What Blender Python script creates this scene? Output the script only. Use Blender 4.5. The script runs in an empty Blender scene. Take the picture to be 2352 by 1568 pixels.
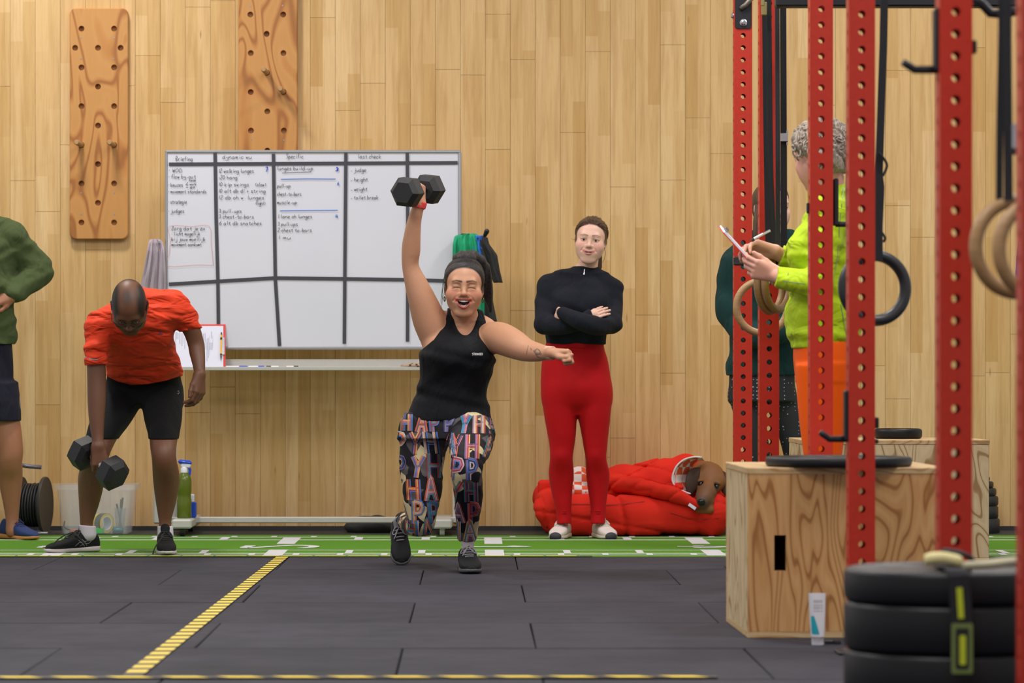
import bpy, math, random
import numpy as np
from mathutils import Vector, Matrix
random.seed(7)
rng = np.random.default_rng(7)
sc = bpy.context.scene
COL = sc.collection

# ---------------------------------------------------------------- camera
F, H, CX, CY = 7671.0, 0.79, 1090.0, 868.0      # focal length in px (2352 px wide frame), eye height, optical axis
cam_d = bpy.data.cameras.new('camera'); cam = bpy.data.objects.new('camera', cam_d); COL.objects.link(cam)
cam.location = (0, 0, H); cam.rotation_euler = (math.pi/2, 0, 0)
cam_d.sensor_width = 36; cam_d.lens = F*36/2352
cam_d.shift_x = (1176-CX)/2352; cam_d.shift_y = (CY-784)/2352
cam_d.clip_end = 100; cam_d.clip_start = 0.5
cam_d.dof.use_dof = True; cam_d.dof.focus_distance = 14.4; cam_d.dof.aperture_fstop = 5.0
sc.camera = cam
# ---------------------------------------------------------------- world, lamps, exposure
w = bpy.data.worlds.new('hall_ambient'); sc.world = w; w.use_nodes = True
w.node_tree.nodes['Background'].inputs[0].default_value = (1.0, 0.965, 0.95, 1)
w.node_tree.nodes['Background'].inputs[1].default_value = 0.54
def area(name, loc, rot, sx, sy, power, col=(1, .97, .93)):
    l = bpy.data.lights.new(name, 'AREA'); l.shape = 'RECTANGLE'; l.size = sx; l.size_y = sy; l.energy = power; l.color = col
    o = bpy.data.objects.new(name, l); COL.objects.link(o); o.location = loc; o.rotation_euler = rot
    return o
area('ceiling_lamp', (-2.2, 15.5, 4.3), (0, 0, 0), .5, .5, 92)
area('ceiling_lamp', (2.6, 15.0, 4.3), (0, 0, 0), .6, 1.2, 76)
area('ceiling_lamp', (0.2, 12.0, 4.4), (0, 0, 0), 1.2, 1.6, 115)
area('ceiling_lamp', (-3.0, 10.5, 4.4), (0, 0, 0), 1.2, 1.6, 110)
area('ceiling_lamp', (3.0, 9.0, 4.4), (0, 0, 0), 1.2, 1.6, 110)
area('ceiling_lamp', (0.0, 6.0, 4.4), (0, 0, 0), 1.2, 1.6, 110)
sc.view_settings.view_transform = 'Standard'; sc.view_settings.look = 'None'
sc.view_settings.gamma = 1.0; sc.view_settings.use_curve_mapping = False
sc.view_settings.exposure = 0.0

# ---------------------------------------------------------------- helpers
def P(px, py, d): return Vector(((px-CX)*d/F, d, H-(py-CY)*d/F))
def PX(px, d): return (px-CX)*d/F
def PZ(py, d): return H-(py-CY)*d/F
def lin(c):
    c = c/255.0
    return c/12.92 if c <= .04045 else ((c+.055)/1.055)**2.4
def rgb(r, g, b): return (lin(r), lin(g), lin(b), 1.0)

class NT:
    def __init__(s, name):
        s.m = bpy.data.materials.new(name); s.m.use_nodes = True
        s.t = s.m.node_tree; s.b = s.t.nodes['Principled BSDF']
    def n(s, typ, **kw):
        nd = s.t.nodes.new('ShaderNode'+typ)
        for k, v in kw.items():
            if k in nd.inputs.keys(): s.set(nd.inputs[k], v)
            else: setattr(nd, k, v)
        return nd
    def set(s, sock, v):
        if isinstance(v, bpy.types.NodeSocket): s.t.links.new(v, sock)
        else: sock.default_value = v
    def math(s, op, a, b=0.0, c=0.0):
        nd = s.t.nodes.new('ShaderNodeMath'); nd.operation = op
        s.set(nd.inputs[0], a); s.set(nd.inputs[1], b); s.set(nd.inputs[2], c); return nd.outputs[0]
    def mix(s, f, a, b, mode='MIX'):
        nd = s.t.nodes.new('ShaderNodeMix'); nd.data_type = 'RGBA'; nd.blend_type = mode
        s.set(nd.inputs[0], f); s.set(nd.inputs[6], a); s.set(nd.inputs[7], b); return nd.outputs[2]
    def ramp(s, f, stops, interp='LINEAR'):
        nd = s.t.nodes.new('ShaderNodeValToRGB'); nd.color_ramp.interpolation = interp
        el = nd.color_ramp.elements
        while len(el) < len(stops): el.new(0.5)
        for e, (p, c) in zip(el, stops): e.position = p; e.color = c if len(c) == 4 else (*c, 1)
        s.set(nd.inputs[0], f); return nd.outputs[0]
    def pos(s, kind='Object', scale=(1, 1, 1), loc=(0, 0, 0)):
        if kind == 'World': o = s.n('NewGeometry').outputs['Position']
        else: o = s.n('TexCoord').outputs[kind]
        mp = s.n('Mapping'); s.t.links.new(o, mp.inputs[0])
        mp.inputs['Scale'].default_value = scale; s.set(mp.inputs['Location'], loc)
        return mp.outputs[0]
    def noise(s, vec, scale=5, detail=3, rough=.5, dist=0.0):
        nd = s.n('TexNoise'); s.t.links.new(vec, nd.inputs['Vector'])
        nd.inputs['Scale'].default_value = scale; nd.inputs['Detail'].default_value = detail
        nd.inputs['Roughness'].default_value = rough; nd.inputs['Distortion'].default_value = dist
        return nd.outputs[0]
    def bump(s, h, strength=.3, dist=.01):
        nd = s.n('Bump'); nd.inputs['Strength'].default_value = strength; nd.inputs['Distance'].default_value = dist
        s.t.links.new(h, nd.inputs['Height']); s.t.links.new(nd.outputs[0], s.b.inputs['Normal']); return nd
    def fin(s, col=None, rough=None, metal=None, spec=None, **kw):
        if col is not None: s.set(s.b.inputs['Base Color'], col)
        if rough is not None: s.set(s.b.inputs['Roughness'], rough)
        if metal is not None: s.set(s.b.inputs['Metallic'], metal)
        if spec is not None: s.set(s.b.inputs['Specular IOR Level'], spec)
        for k, v in kw.items(): s.set(s.b.inputs[k.replace('_', ' ')], v)
        return s.m

def plain(name, c, rough=.6, metal=0.0, spec=.5, var=.08, nscale=30, bump=0.0, bscale=200, **kw):
    m = NT(name); v = m.pos('Object')
    n = m.noise(v, nscale, 3)
    f = m.math('MULTIPLY_ADD', n, 2*var, 1-var)
    col = m.mix(1.0, c, m.n('CombineColor', Red=f, Green=f, Blue=f).outputs[0], 'MULTIPLY')
    if bump: m.bump(m.noise(v, bscale, 2), bump, .003)
    return m.fin(col, rough, metal, spec, **kw)

class MB:
    """collects primitive shapes into one mesh"""
    def __init__(s): s.v = []; s.f = []; s.mi = []; s.cm = 0
    def add(s, vs, fs):
        o = len(s.v); s.v += [tuple(p) for p in vs]; s.f += [tuple(i+o for i in f) for f in fs]; s.mi += [s.cm]*len(fs); return s
    def box(s, c, size, R=None, bev=0.0):
        c = Vector(c); hx, hy, hz = (x/2 for x in size)
        if bev:
            b = min(bev, hx*.98, hy*.98, hz*.98); vs = []; 
            for sx in (-1, 1):
                for sy in (-1, 1):
                    for sz in (-1, 1):
                        vs += [Vector((sx*(hx-b), sy*(hy-b), sz*hz)), Vector((sx*(hx-b), sy*hy, sz*(hz-b))), Vector((sx*hx, sy*(hy-b), sz*(hz-b)))]
            k = lambda sx, sy, sz, a: ((sx*2+sy)*2+sz)*3+a
            fs = [(k(0,0,0,0),k(0,1,0,0),k(1,1,0,0),k(1,0,0,0)), (k(0,0,1,0),k(1,0,1,0),k(1,1,1,0),k(0,1,1,0)),
                  (k(0,0,0,1),k(1,0,0,1),k(1,0,1,1),k(0,0,1,1)), (k(0,1,0,1),k(0,1,1,1),k(1,1,1,1),k(1,1,0,1)),
                  (k(0,0,0,2),k(0,0,1,2),k(0,1,1,2),k(0,1,0,2)), (k(1,0,0,2),k(1,1,0,2),k(1,1,1,2),k(1,0,1,2))]
            for a in (0, 1):
                for c2 in (0, 1):
                    fs.append((k(0,a,c2,0),k(1,a,c2,0),k(1,a,c2,1),k(0,a,c2,1)))
                    fs.append((k(a,0,c2,0),k(a,1,c2,0),k(a,1,c2,2),k(a,0,c2,2)))
                    fs.append((k(a,c2,0,1),k(a,c2,1,1),k(a,c2,1,2),k(a,c2,0,2)))
            for sx in (0, 1):
                for sy in (0, 1):
                    for sz in (0, 1): fs.append((k(sx,sy,sz,0),k(sx,sy,sz,1),k(sx,sy,sz,2)))
        else:
            vs = [Vector((x, y, z)) for x in (-hx, hx) for y in (-hy, hy) for z in (-hz, hz)]
            fs = [(0,1,3,2),(4,6,7,5),(0,4,5,1),(2,3,7,6),(0,2,6,4),(1,5,7,3)]
        if R is not None: vs = [R @ p for p in vs]
        return s.add([p+c for p in vs], fs)
    def ring_loft(s, rings, cap=True, closed=False):
        n = len(rings[0]); o = []; fs = []
        for r in rings: o += list(r)
        m = len(rings)
        for i in range(m if closed else m-1):
            a, b = i*n, ((i+1) % m)*n
            for j in range(n): fs.append((a+j, a+(j+1) % n, b+(j+1) % n, b+j))
        if cap and not closed: fs.append(tuple(range(n))[::-1]); fs.append(tuple(range((m-1)*n, m*n)))
        return s.add(o, fs)
    def cyl(s, a, b, r0, r1=None, n=16, cap=True):
        r1 = r0 if r1 is None else r1; a, b = Vector(a), Vector(b); u, v = frame(b-a)
        return s.ring_loft([[p+(u*math.cos(t)+v*math.sin(t))*r for t in angs(n)] for p, r in ((a, r0), (b, r1))], cap)
    def lathe(s, prof, c, axis=(0, 0, 1), n=32, cap=True):
        c = Vector(c); ax = Vector(axis).normalized(); u, v = frame(ax)
        return s.ring_loft([[c+ax*h+(u*math.cos(t)+v*math.sin(t))*max(r, 1e-4) for t in angs(n)] for r, h in prof], cap)
    def tube(s, pts, r, n=8, closed=False, cap=True, flat=None):
        pts = [Vector(p) for p in pts]; m = len(pts); rings = []; u = None
        for i, p in enumerate(pts):
            t = (pts[(i+1) % m]-pts[i-1]) if closed else (pts[min(i+1, m-1)]-pts[max(i-1, 0)])
            t.normalize()
            if u is None: u, v = frame(t)
            u = (u-t*u.dot(t)).normalized(); v = t.cross(u)
            rr = r[i] if hasattr(r, '__len__') else r
            fl = flat or 1.0
            rings.append([p+(u*math.cos(a)+v*math.sin(a)*fl)*rr for a in angs(n)])
        return s.ring_loft(rings, cap, closed)
    def torus(s, c, axis, R, r, n=48, m=12, rz=None):
        u, v = frame(Vector(axis)); c = Vector(c)
        return s.tube([c+(u*math.cos(t)+v*math.sin(t))*R for t in angs(n)], r, m, closed=True)
    def ribbon(s, pts, wdt, nrm, thick=0.0):
        """flat strip along pts with half-width wdt/2, normal nrm (vector or list)"""
        pts = [Vector(p) for p in pts]; m = len(pts); L = []; N = []
        for i, p in enumerate(pts):
            t = pts[min(i+1, m-1)]-pts[max(i-1, 0)]
            if t.length < 1e-9: t = Vector((1, 0, 0))
            nn = Vector(nrm[i]) if isinstance(nrm, list) else Vector(nrm)
            sd = t.cross(nn).normalized()*(wdt/2); L.append((p-sd, p+sd)); N.append(nn)
        if not thick:
            vs = [q for ab in L for q in ab]
            return s.add(vs, [(2*i, 2*i+1, 2*i+3, 2*i+2) for i in range(m-1)])
        rings = [[a, b, b+n*thick, a+n*thick] for (a, b), n in zip(L, N)]
        return s.ring_loft(rings)
    def prism(s, poly, o, u, v, nrm, thick):
        o, u, v, nn = Vector(o), Vector(u), Vector(v), Vector(nrm)
        A = [o+u*x+v*y for x, y in poly]; B = [p+nn*thick for p in A]; n = len(poly)
        return s.add(A+B, [tuple(range(n))[::-1], tuple(range(n, 2*n))]+[(i, (i+1) % n, n+(i+1) % n, n+i) for i in range(n)])
    def mesh(s, name, smooth=False):
        me = bpy.data.meshes.new(name); me.from_pydata(s.v, [], s.f)
        me.polygons.foreach_set('material_index', s.mi)
        if smooth: me.polygons.foreach_set('use_smooth', [True]*len(s.f))
        me.update(); fix_normals(me); return me
    def build(s, name, mat, parent=None, smooth=False, auto=None):
        me = s.mesh(name, smooth or auto is not None)
        if auto is not None: me.set_sharp_from_angle(angle=math.radians(auto))
        return obj(name, me, mat, parent)
import bmesh
def fix_normals(me):
    bm = bmesh.new(); bm.from_mesh(me); bmesh.ops.recalc_face_normals(bm, faces=bm.faces); bm.to_mesh(me); bm.free()
def angs(n): return [2*math.pi*i/n for i in range(n)]
def frame(t):
    t = Vector(t).normalized(); a = Vector((0, 0, 1)) if abs(t.z) < .9 else Vector((1, 0, 0))
    u = a.cross(t).normalized(); return u, t.cross(u)
def obj(name, me, mat, parent=None):
    o = bpy.data.objects.new(name, me); COL.objects.link(o)
    for m in (mat if isinstance(mat, (list, tuple)) else [mat]): me.materials.append(m)
    if parent is not None:
        o.parent = parent
        if parent.type == 'EMPTY': o.matrix_parent_inverse = Matrix.Translation(-parent.location)
    return o
def tag(o, label, cat, group=None, kind=None):
    if label: o['label'] = label
    if cat: o['category'] = cat
    if group: o['group'] = group
    if kind: o['kind'] = kind
    return o
def thing(name, label, cat, loc, group=None):
    o = bpy.data.objects.new(name, None); COL.objects.link(o); o.location = loc; o.empty_display_size = .1
    return tag(o, label, cat, group)
def struct(o): o['kind'] = 'structure'; return o
def smoothline(pts, n=6):
    """Catmull-Rom through pts"""
    pts = [np.array(p, float) for p in pts]
    if len(pts) < 3: return [Vector(p) for p in pts]
    Q = [2*pts[0]-pts[1]]+pts+[2*pts[-1]-pts[-2]]; out = []
    for i in range(1, len(Q)-2):
        p0, p1, p2, p3 = Q[i-1:i+3]
        for k in range(n):
            t = k/n
            out.append(.5*((2*p1)+(p2-p0)*t+(2*p0-5*p1+4*p2-p3)*t*t+(3*p1-p0-3*p2+p3)*t**3))
    out.append(pts[-1]); return [Vector(p) for p in out]
# ---------------------------------------------------------------- the hall: plank wall, floor mats, turf
DW = 17.3
m = NT('light_wood_planks')
oi = m.n('ObjectInfo').outputs['Random']
wp = m.n('NewGeometry').outputs['Position']
sx = m.n('SeparateXYZ'); m.t.links.new(wp, sx.inputs[0])
cxyz = m.n('CombineXYZ'); m.t.links.new(sx.outputs[2], cxyz.inputs[0]); m.t.links.new(sx.outputs[0], cxyz.inputs[1])
bk = m.n('TexBrick'); m.t.links.new(cxyz.outputs[0], bk.inputs[0])
bk.inputs['Color1'].default_value = (0, 0, 0, 1); bk.inputs['Color2'].default_value = (1, 1, 1, 1); bk.inputs['Mortar'].default_value = (.3, .3, .3, 1)
bk.inputs['Scale'].default_value = 1; bk.inputs['Mortar Size'].default_value = 0.0; bk.inputs['Brick Width'].default_value = .83
bk.inputs['Row Height'].default_value = .0648; bk.offset = .37
gr = m.pos('World', (38, 38, 2.2)); gn = m.noise(gr, 1.0, 5, .6, .4)
fine = m.noise(m.pos('World', (160, 160, 6)), 1.0, 3, .6)
blotch = m.noise(m.pos('World', (1.6, 1.6, .7)), 1.0, 2)
base = m.ramp(oi, [(0, rgb(198, 159, 99)), (.35, rgb(206, 171, 115)), (.7, rgb(214, 181, 128)), (1, rgb(200, 161, 103))])
vs = m.n('TexVoronoi', voronoi_dimensions='2D'); cx2 = m.n('CombineXYZ')
strip = m.math('FLOOR', m.math('MULTIPLY', m.math('SUBTRACT', sx.outputs[0], PX(1229.5, DW)), 2.0/(57.43*DW/F)))
wn = m.n('TexWhiteNoise', noise_dimensions='1D'); m.t.links.new(strip, wn.inputs['W'])
seg = m.math('FLOOR', m.math('ADD', m.math('MULTIPLY', sx.outputs[2], 1.55), m.math('MULTIPLY', wn.outputs['Value'], 7.0)))
m.t.links.new(strip, cx2.inputs[0]); m.t.links.new(seg, cx2.inputs[1]); wn2 = m.n('TexWhiteNoise', noise_dimensions='2D'); m.t.links.new(cx2.outputs[0], wn2.inputs['Vector'])
tint = m.ramp(wn2.outputs['Value'], [(0, rgb(188, 146, 86)), (.25, rgb(206, 168, 112)), (.5, rgb(216, 180, 128)), (.75, rgb(208, 170, 118)), (1, rgb(226, 194, 146))])
c1 = m.mix(.62, base, tint)
c2 = m.mix(m.ramp(gn, [(.42, (0, 0, 0)), (.72, (.55, .55, .55))]), c1, rgb(172, 128, 70))
c3 = m.mix(m.ramp(fine, [(.5, (0, 0, 0)), (.9, (.4, .4, .4))]), c2, rgb(160, 122, 60))
vor = m.n('TexVoronoi'); m.t.links.new(m.pos('World', (9, 9, 1.6)), vor.inputs[0]); vor.inputs['Scale'].default_value = 1.0
c4 = m.mix(m.ramp(vor.outputs['Distance'], [(0.0, (.8, .8, .8)), (.05, (0, 0, 0))]), c3, rgb(120, 80, 38))
m.bump(gn, .06, .002)
M_WALL = m.fin(c4, m.math('MULTIPLY_ADD', blotch, .2, .38), spec=.35)
M_DARKGAP = plain('dark_joint', rgb(96, 68, 36), .9)
mb = MB(); mb.box((0.6, DW+.06, 2.2), (8.0, .08, 4.4)); wall = struct(mb.build('wall_back', M_DARKGAP))
unit = MB().box((0, 0, 0), (1, 1, 1)).mesh('plank'); unit.materials.append(M_WALL)
k0 = -26; wpl = 57.43*DW/F
for k in range(k0, 28):
    x0 = PX(1229.5+57.43*k, DW); z = -random.random()*1.4
    while z < 4.4:
        L = random.choice([.7, 1.0, 1.3, 1.7, 2.1]); z0, z1 = max(z, 0), min(z+L, 4.4); z += L
        if z1-z0 < .08: continue
        o = bpy.data.objects.new('plank', unit); COL.objects.link(o)
        o.scale = (wpl-.0014, .02, z1-z0-.0014); o.location = (x0+wpl/2, DW+.01+random.uniform(-.0004, .0004), (z0+z1)/2)
        o.parent = wall
# baseboard strip (black rubber) on the floor in front of the wall
M_BLKRUB = plain('black_rubber_strip', rgb(44, 44, 46), .75, var=.15)
mb = MB(); mb.box((.6, DW-.235, -.008), (8.0, .47, .02)); struct(mb.build('trim_1', M_BLKRUB))
mb = MB(); mb.box((.6, DW-.006, .012), (8.0, .012, .024)); struct(mb.build('baseboard_back', M_BLKRUB))
# floor
m = NT('black_rubber_mat'); oi = m.n('ObjectInfo').outputs['Random']
wv = m.pos('World'); n1 = m.noise(wv, 1.3, 4, .6); n2 = m.noise(wv, 420, 2, .7); n3 = m.noise(wv, 6, 4, .65)
b0 = m.mix(oi, rgb(38, 38, 45), rgb(52, 52, 61))
c = m.mix(m.ramp(n1, [(.3, (0, 0, 0)), (.75, (.7, .7, .7))]), b0, rgb(62, 61, 71))
c = m.mix(m.ramp(n3, [(.45, (0, 0, 0)), (.8, (.5, .5, .5))]), c, rgb(40, 40, 45))
c = m.mix(m.ramp(n2, [(.62, (0, 0, 0)), (.72, (.35, .35, .35))]), c, rgb(120, 120, 128))
m.bump(n2, .25, .002)
M_MAT = m.fin(c, m.math('MULTIPLY_ADD', n3, .2, .6), spec=.12)
M_SLAB = plain('dark_underlay', rgb(20, 20, 22), .9)
mb = MB(); mb.box((.6, 9.5, -.05), (9.0, 18, .05)); floor = struct(mb.build('floor', M_SLAB))
TE = 14.78
tile = MB().box((0, 0, -.0125), (.996, .995, .025), bev=.003).mesh('floor_mat'); tile.materials.append(M_MAT)
for r in range(10):
    yc = TE-.5-r; off = -1.82 if r % 2 == 0 else -1.21
    for k in range(-3, 6):
        o = bpy.data.objects.new('floor_mat', tile); COL.objects.link(o); o.parent = floor
        o.location = (off+.5+k, yc, random.uniform(-.0015, 0)); o.rotation_euler = (random.uniform(-.0012, .0012), random.uniform(-.0012, .0012), random.uniform(-.002, .002))
# turf with printed markings
m = NT('green_turf'); wv = m.pos('World'); n = m.noise(m.pos('World', (900, 260, 900)), 1, 2, .7); n2 = m.noise(wv, 8, 3)
c = m.mix(n, rgb(66, 128, 28), rgb(126, 184, 56)); c = m.mix(m.math('MULTIPLY', n2, .5), c, rgb(96, 154, 38))
m.bump(n, .8, .01); M_TURF = m.fin(c, .8, spec=.2)
m = NT('white_turf_fibre'); n = m.noise(m.pos('World', (900, 260, 900)), 1, 2, .7)
m.bump(n, .7, .008); M_TURFW = m.fin(m.mix(n, rgb(205, 205, 205), rgb(238, 236, 240)), .8, spec=.2)
mb = MB(); mb.box((.6, (TE+DW-.47)/2, -.012), (8.6, DW-.47-TE, .024)); turf = tag(mb.build('turf_strip', M_TURF), 'green artificial turf lane with white distance markings along the wall', 'turf')
def tmark(name, pieces):
    mb = MB()
    for (x0, x1, y0, y1) in pieces: mb.box(((x0+x1)/2, (y0+y1)/2, .0006+(.0005 if 'metre' in name else .0008 if 'short' in name else 0)), (x1-x0, y1-y0, .0014))
    return mb.build(name, M_TURFW, turf)
def dY(py): return F*H/(py-CY)
for py, wd in ((1233.5, .03), (1239.7, .035), (1263.2, .025), (1270.6, .04), (1274.5, .02)):
    tmark('lane_line', [(-3.5, 4.5, dY(py)-wd/2, dY(py)+wd/2)])
for k in range(-2, 5):
    x = -.9+k*.99-.99+.99
    tmark('metre_tick', [(x-.043, x+.043, dY(1249), dY(1235))]); tmark('metre_tick', [(x-.043, x+.043, dY(1276), dY(1262.5))])
    for q in (1, 2):
        xx = x+.33*q
        tmark('short_tick', [(xx-.016, xx+.016, dY(1270.5), dY(1263.5))]); tmark('short_tick', [(xx-.02, xx+.02, dY(1239), dY(1233.5))])
    for q in range(5):
        xx = x+.1+.198*q; tmark('short_tick', [(xx-.014, xx+.014, dY(1274.5), dY(1271.5))]); tmark('short_tick', [(xx-.014, xx+.014, dY(1233.5), dY(1231.5))])
def tdigit(strokes, x, y, s):
    mb = MB()
    for st in strokes: mb.ribbon(smoothline([(x+u*s, y+v*s*1.0, .0014) for u, v in st], 5), .05, (0, 0, 1), .001)
    return mb.build('lane_number', M_TURFW, turf)
# digits lie on their side: u runs along the lane, v across it
tdigit([[(-.5, .35), (-.5, -.35), (.1, .4), (.45, .25), (.45, -.15), (.3, -.35)]], -.9, 15.62, .31)
tdigit([[(-.5, 0), (.5, 0), (.25, .3)], [(-.5, -.3), (-.5, .3)]], .1, 15.62, .27)
tdigit([[(-.5, .1), (.5, .1), (-.1, -.3), (-.1, .4)]], 1.08, 15.62, .26)
tdigit([[(-.4, .3), (-.4, -.3), (0, .3), (.4, -.3), (.4, .3)]], -1.9, 15.62, .27)
# hazard tapes
M_YEL = plain('yellow_tape', rgb(226, 196, 60), .5, var=.12, nscale=60)
M_TBLK = plain('black_tape', rgb(36, 36, 38), .5)
def tape(label, a, b, wd, period, yl, slant):
    a, b = Vector(a), Vector(b); L = (b-a).length; t = (b-a)/L; s = Vector((t.y, -t.x, 0))
    root = thing('hazard_tape', label, 'tape', (a.x, a.y, 0))
    mb = MB(); mb.ribbon([a, b], wd, (0, 0, 1), .0012); mb.build('backing', M_TBLK, root)
    n = int(L/period)
    for i in range(n):
        mb = MB(); p = a+t*(i*period+.01); w2 = wd/2*.98
        q = [p-s*w2, p+t*yl-s*w2, p+t*(yl+slant)+s*w2, p+t*slant+s*w2]
        mb.add([v+Vector((0, 0, .0016)) for v in q], [(0, 1, 2, 3)]); mb.build('yellow_stripe', M_YEL, root)
tape('yellow and black striped tape running from the green turf towards the camera', (-.847, 14.72, .002), (-.907, 8.84, .002), .055, .146, .085, .004)
tape('striped tape line along the bottom edge of the photo', (-2.3, 8.775, .0025), (.64, 8.81, .0025), .05, .146, .095, .04)
tape('yellow tape line along the near edge of the turf', (-3.2, 14.765, .003), (.52, 14.765, .003), .035, .146, .135, .004)
# ---------------------------------------------------------------- handwriting
GL = {'a':"55 36 15 14 23 43 55;56 54 63",'b':"19 13 33 54 55 36 15",'c':"55 36 15 14 23 53",'d':"55 36 15 14 23 43 55;59 54 63",
'e':"14 55 46 26 14 23 53",'f':"58 49 38 33;16 56",'g':"55 36 15 14 23 43 55;56 51 30 11",'h':"19 13;15 36 55 53",'i':"36 34 43;38 37",
'j':"46 41 20 11;48 47",'k':"19 13;56 14 53",'l':"29 24 33",'m':"16 13;14 26 35 33;34 46 55 53",'n':"16 13;14 36 55 53",
'o':"36 15 14 23 43 54 55 36",'p':"16 10;15 36 55 54 33 14",'r':"26 23;24 36 56",'s':"56 26 25 54 43 13",'t':"38 34 43 53;16 56",
'u':"16 14 23 43 55;56 54 63",'v':"16 33 56",'w':"16 23 35 43 56",'x':"16 53;56 13",'y':"16 34 44;56 51 30 11",'z':"16 56 13 53",
'0':"39 17 15 33 55 57 39",'1':"39 33",'2':"18 39 58 13 53",'3':"18 39 57 36 54 33 14",'4':"29 15 55;48 43",'6':"49 15 14 33 54 55 36 15",
'7':"19 59 33",'B':"13 19 49 47 16 54 43 13",'S':"58 29 18 36 54 33 13",'Z':"19 59 13 53",'W':"18 23 36 43 58",'O':"38 16 14 33 54 56 38",'D':"13 18 47 55 43 13",
'(':"48 26 25 43",')':"28 46 45 23",'+':"15 55;37 33",'-':"24 54",'.':"33 34","'":"39 37",':':"35 36;33 34",'*':"35 36"}
M_INK = plain('black_marker_ink', rgb(66, 64, 72), .6); M_INKB = plain('blue_marker_ink', rgb(52, 112, 200), .6)
M_INKBD = plain('dark_blue_marker_ink', rgb(30, 70, 190), .6); M_INKR = plain('red_marker_ink', rgb(214, 150, 150), .6)
def strokes_of(text):
    x = 0; out = []
    for ch in text:
        if ch == ' ': x += 3.6; continue
        mx = 0
        for st in GL[ch].split(';'):
            pts = [(int(p[0]), int(p[1])-3) for p in st.split()]; mx = max([mx]+[p[0] for p in pts])
            out.append([(x+px-1, py) for px, py in pts])
        x += mx+.9
    return out, x
def write(mb, text, x0, x1, base, xh, d, wpx=.95, jit=.25, slope=0.0):
    st, wd = strokes_of(text); sx = (x1-x0)/wd; sy = xh/3.0
    for s in st:
        pts = [(x0+(px+.22*py*.5+random.uniform(-jit, jit))*sx, base-(py+random.uniform(-jit, jit))*sy+slope*(px*sx)) for px, py in s]
        mb.ribbon(smoothline([tuple(P(a, b, d)) for a, b in pts], 4), wpx*d/F, (0, -1, 0))
# ---------------------------------------------------------------- mobile whiteboard
DB = 16.86
M_ALU = plain('brushed_aluminium', rgb(172, 172, 176), .35, .7, var=.05)
M_GREYP = plain('pale_grey_paint', rgb(178, 176, 170), .5, var=.05)
m = NT('whiteboard_enamel'); n = m.noise(m.pos('World'), 2.2, 3); M_WB = m.fin(m.mix(n, rgb(205, 206, 218), rgb(216, 216, 226)), .28, spec=.4)
M_WTAPE = plain('dark_grid_tape', rgb(58, 58, 66), .55)
wb = thing('whiteboard', 'mobile whiteboard with a taped grid and handwritten training plan', 'whiteboard', (PX(718, DB), DB+.05, 0))
x0, x1, z0, z1 = PX(382, DB), PX(1056, DB), PZ(798, DB), PZ(349, DB)
mb = MB(); mb.box(((x0+x1)/2, DB+.012, (z0+z1)/2), (x1-x0, .02, z1-z0)); mb.build('panel', M_WB, wb)
fw = .016
for nm, c, s in (('top', ((x0+x1)/2, DB+.01, z1+.002), (x1-x0+.012, .03, fw)), ('bottom', ((x0+x1)/2, DB+.01, z0-.002), (x1-x0+.012, .03, fw)),
                 ('left', (x0, DB+.01, (z0+z1)/2), (fw*.9, .03, z1-z0)), ('right', (x1, DB+.01, (z0+z1)/2), (fw*1.1, .03, z1-z0))):
    mb = MB(); mb.box(c, s, bev=.005); mb.build('frame_bar', M_ALU, wb)
for px, pl_ in ((396, 372), (1050, 1072)):
    mb = MB(); X = PX(px, 16.95); zb = PZ(1203, 16.95); mb.box((X, 16.95, (zb+1.88)/2), (.045, .035, 1.88-zb), bev=.01); mb.build('post', M_GREYP, wb)
    mb = MB(); X = PX(pl_, 16.95); zt = PZ(1064, 16.95); mb.box((X, 16.955, (zb+zt)/2), (.088, .02, zt-zb), bev=.008); mb.build('post_plate', M_GREYP, wb)
dr = 16.93
mb = MB(); mb.box((PX(718, dr), dr, PZ(1193.5, dr)), (PX(1060, dr)-PX(376, dr), .05, .03), bev=.004); mb.build('cross_rail', M_GREYP, wb)
M_BLKPL = plain('black_plastic', rgb(34, 34, 36), .45); M_CHROME = plain('chrome', rgb(190, 190, 196), .18, 1.0)
for px in (422, 1016):
    X = PX(px, 16.75); ft = MB(); ft.box((X, 16.93, PZ(1197, 16.93)), (.1, .62, .045), bev=.008); fo = ft.build('foot', M_GREYP, wb)
    for yy in (16.68, 17.17):
        c = MB(); c.cyl((X-.012, yy, .03), (X+.012, yy, .03), .03, n=18); c.box((X, yy+.012, .055), (.035, .04, .012)); c.build('caster', M_GREYP if px > 500 else M_BLKPL, fo)
# tray
dt = 16.83
tr = MB(); tx0, tx1 = PX(392, dt), PX(1050, dt); tz = PZ(848, dt)
tr.box(((tx0+tx1)/2, dt, tz), (tx1-tx0, .1, .01), bev=.003); tr.box(((tx0+tx1)/2, dt-.048, tz+.004), (tx1-tx0, .008, .018), bev=.002)
tr.box(((tx0+tx1)/2, dt+.05, tz+.024), (tx1-tx0, .008, .054), bev=.002); tr.build('tray', M_GREYP, wb)
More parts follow.
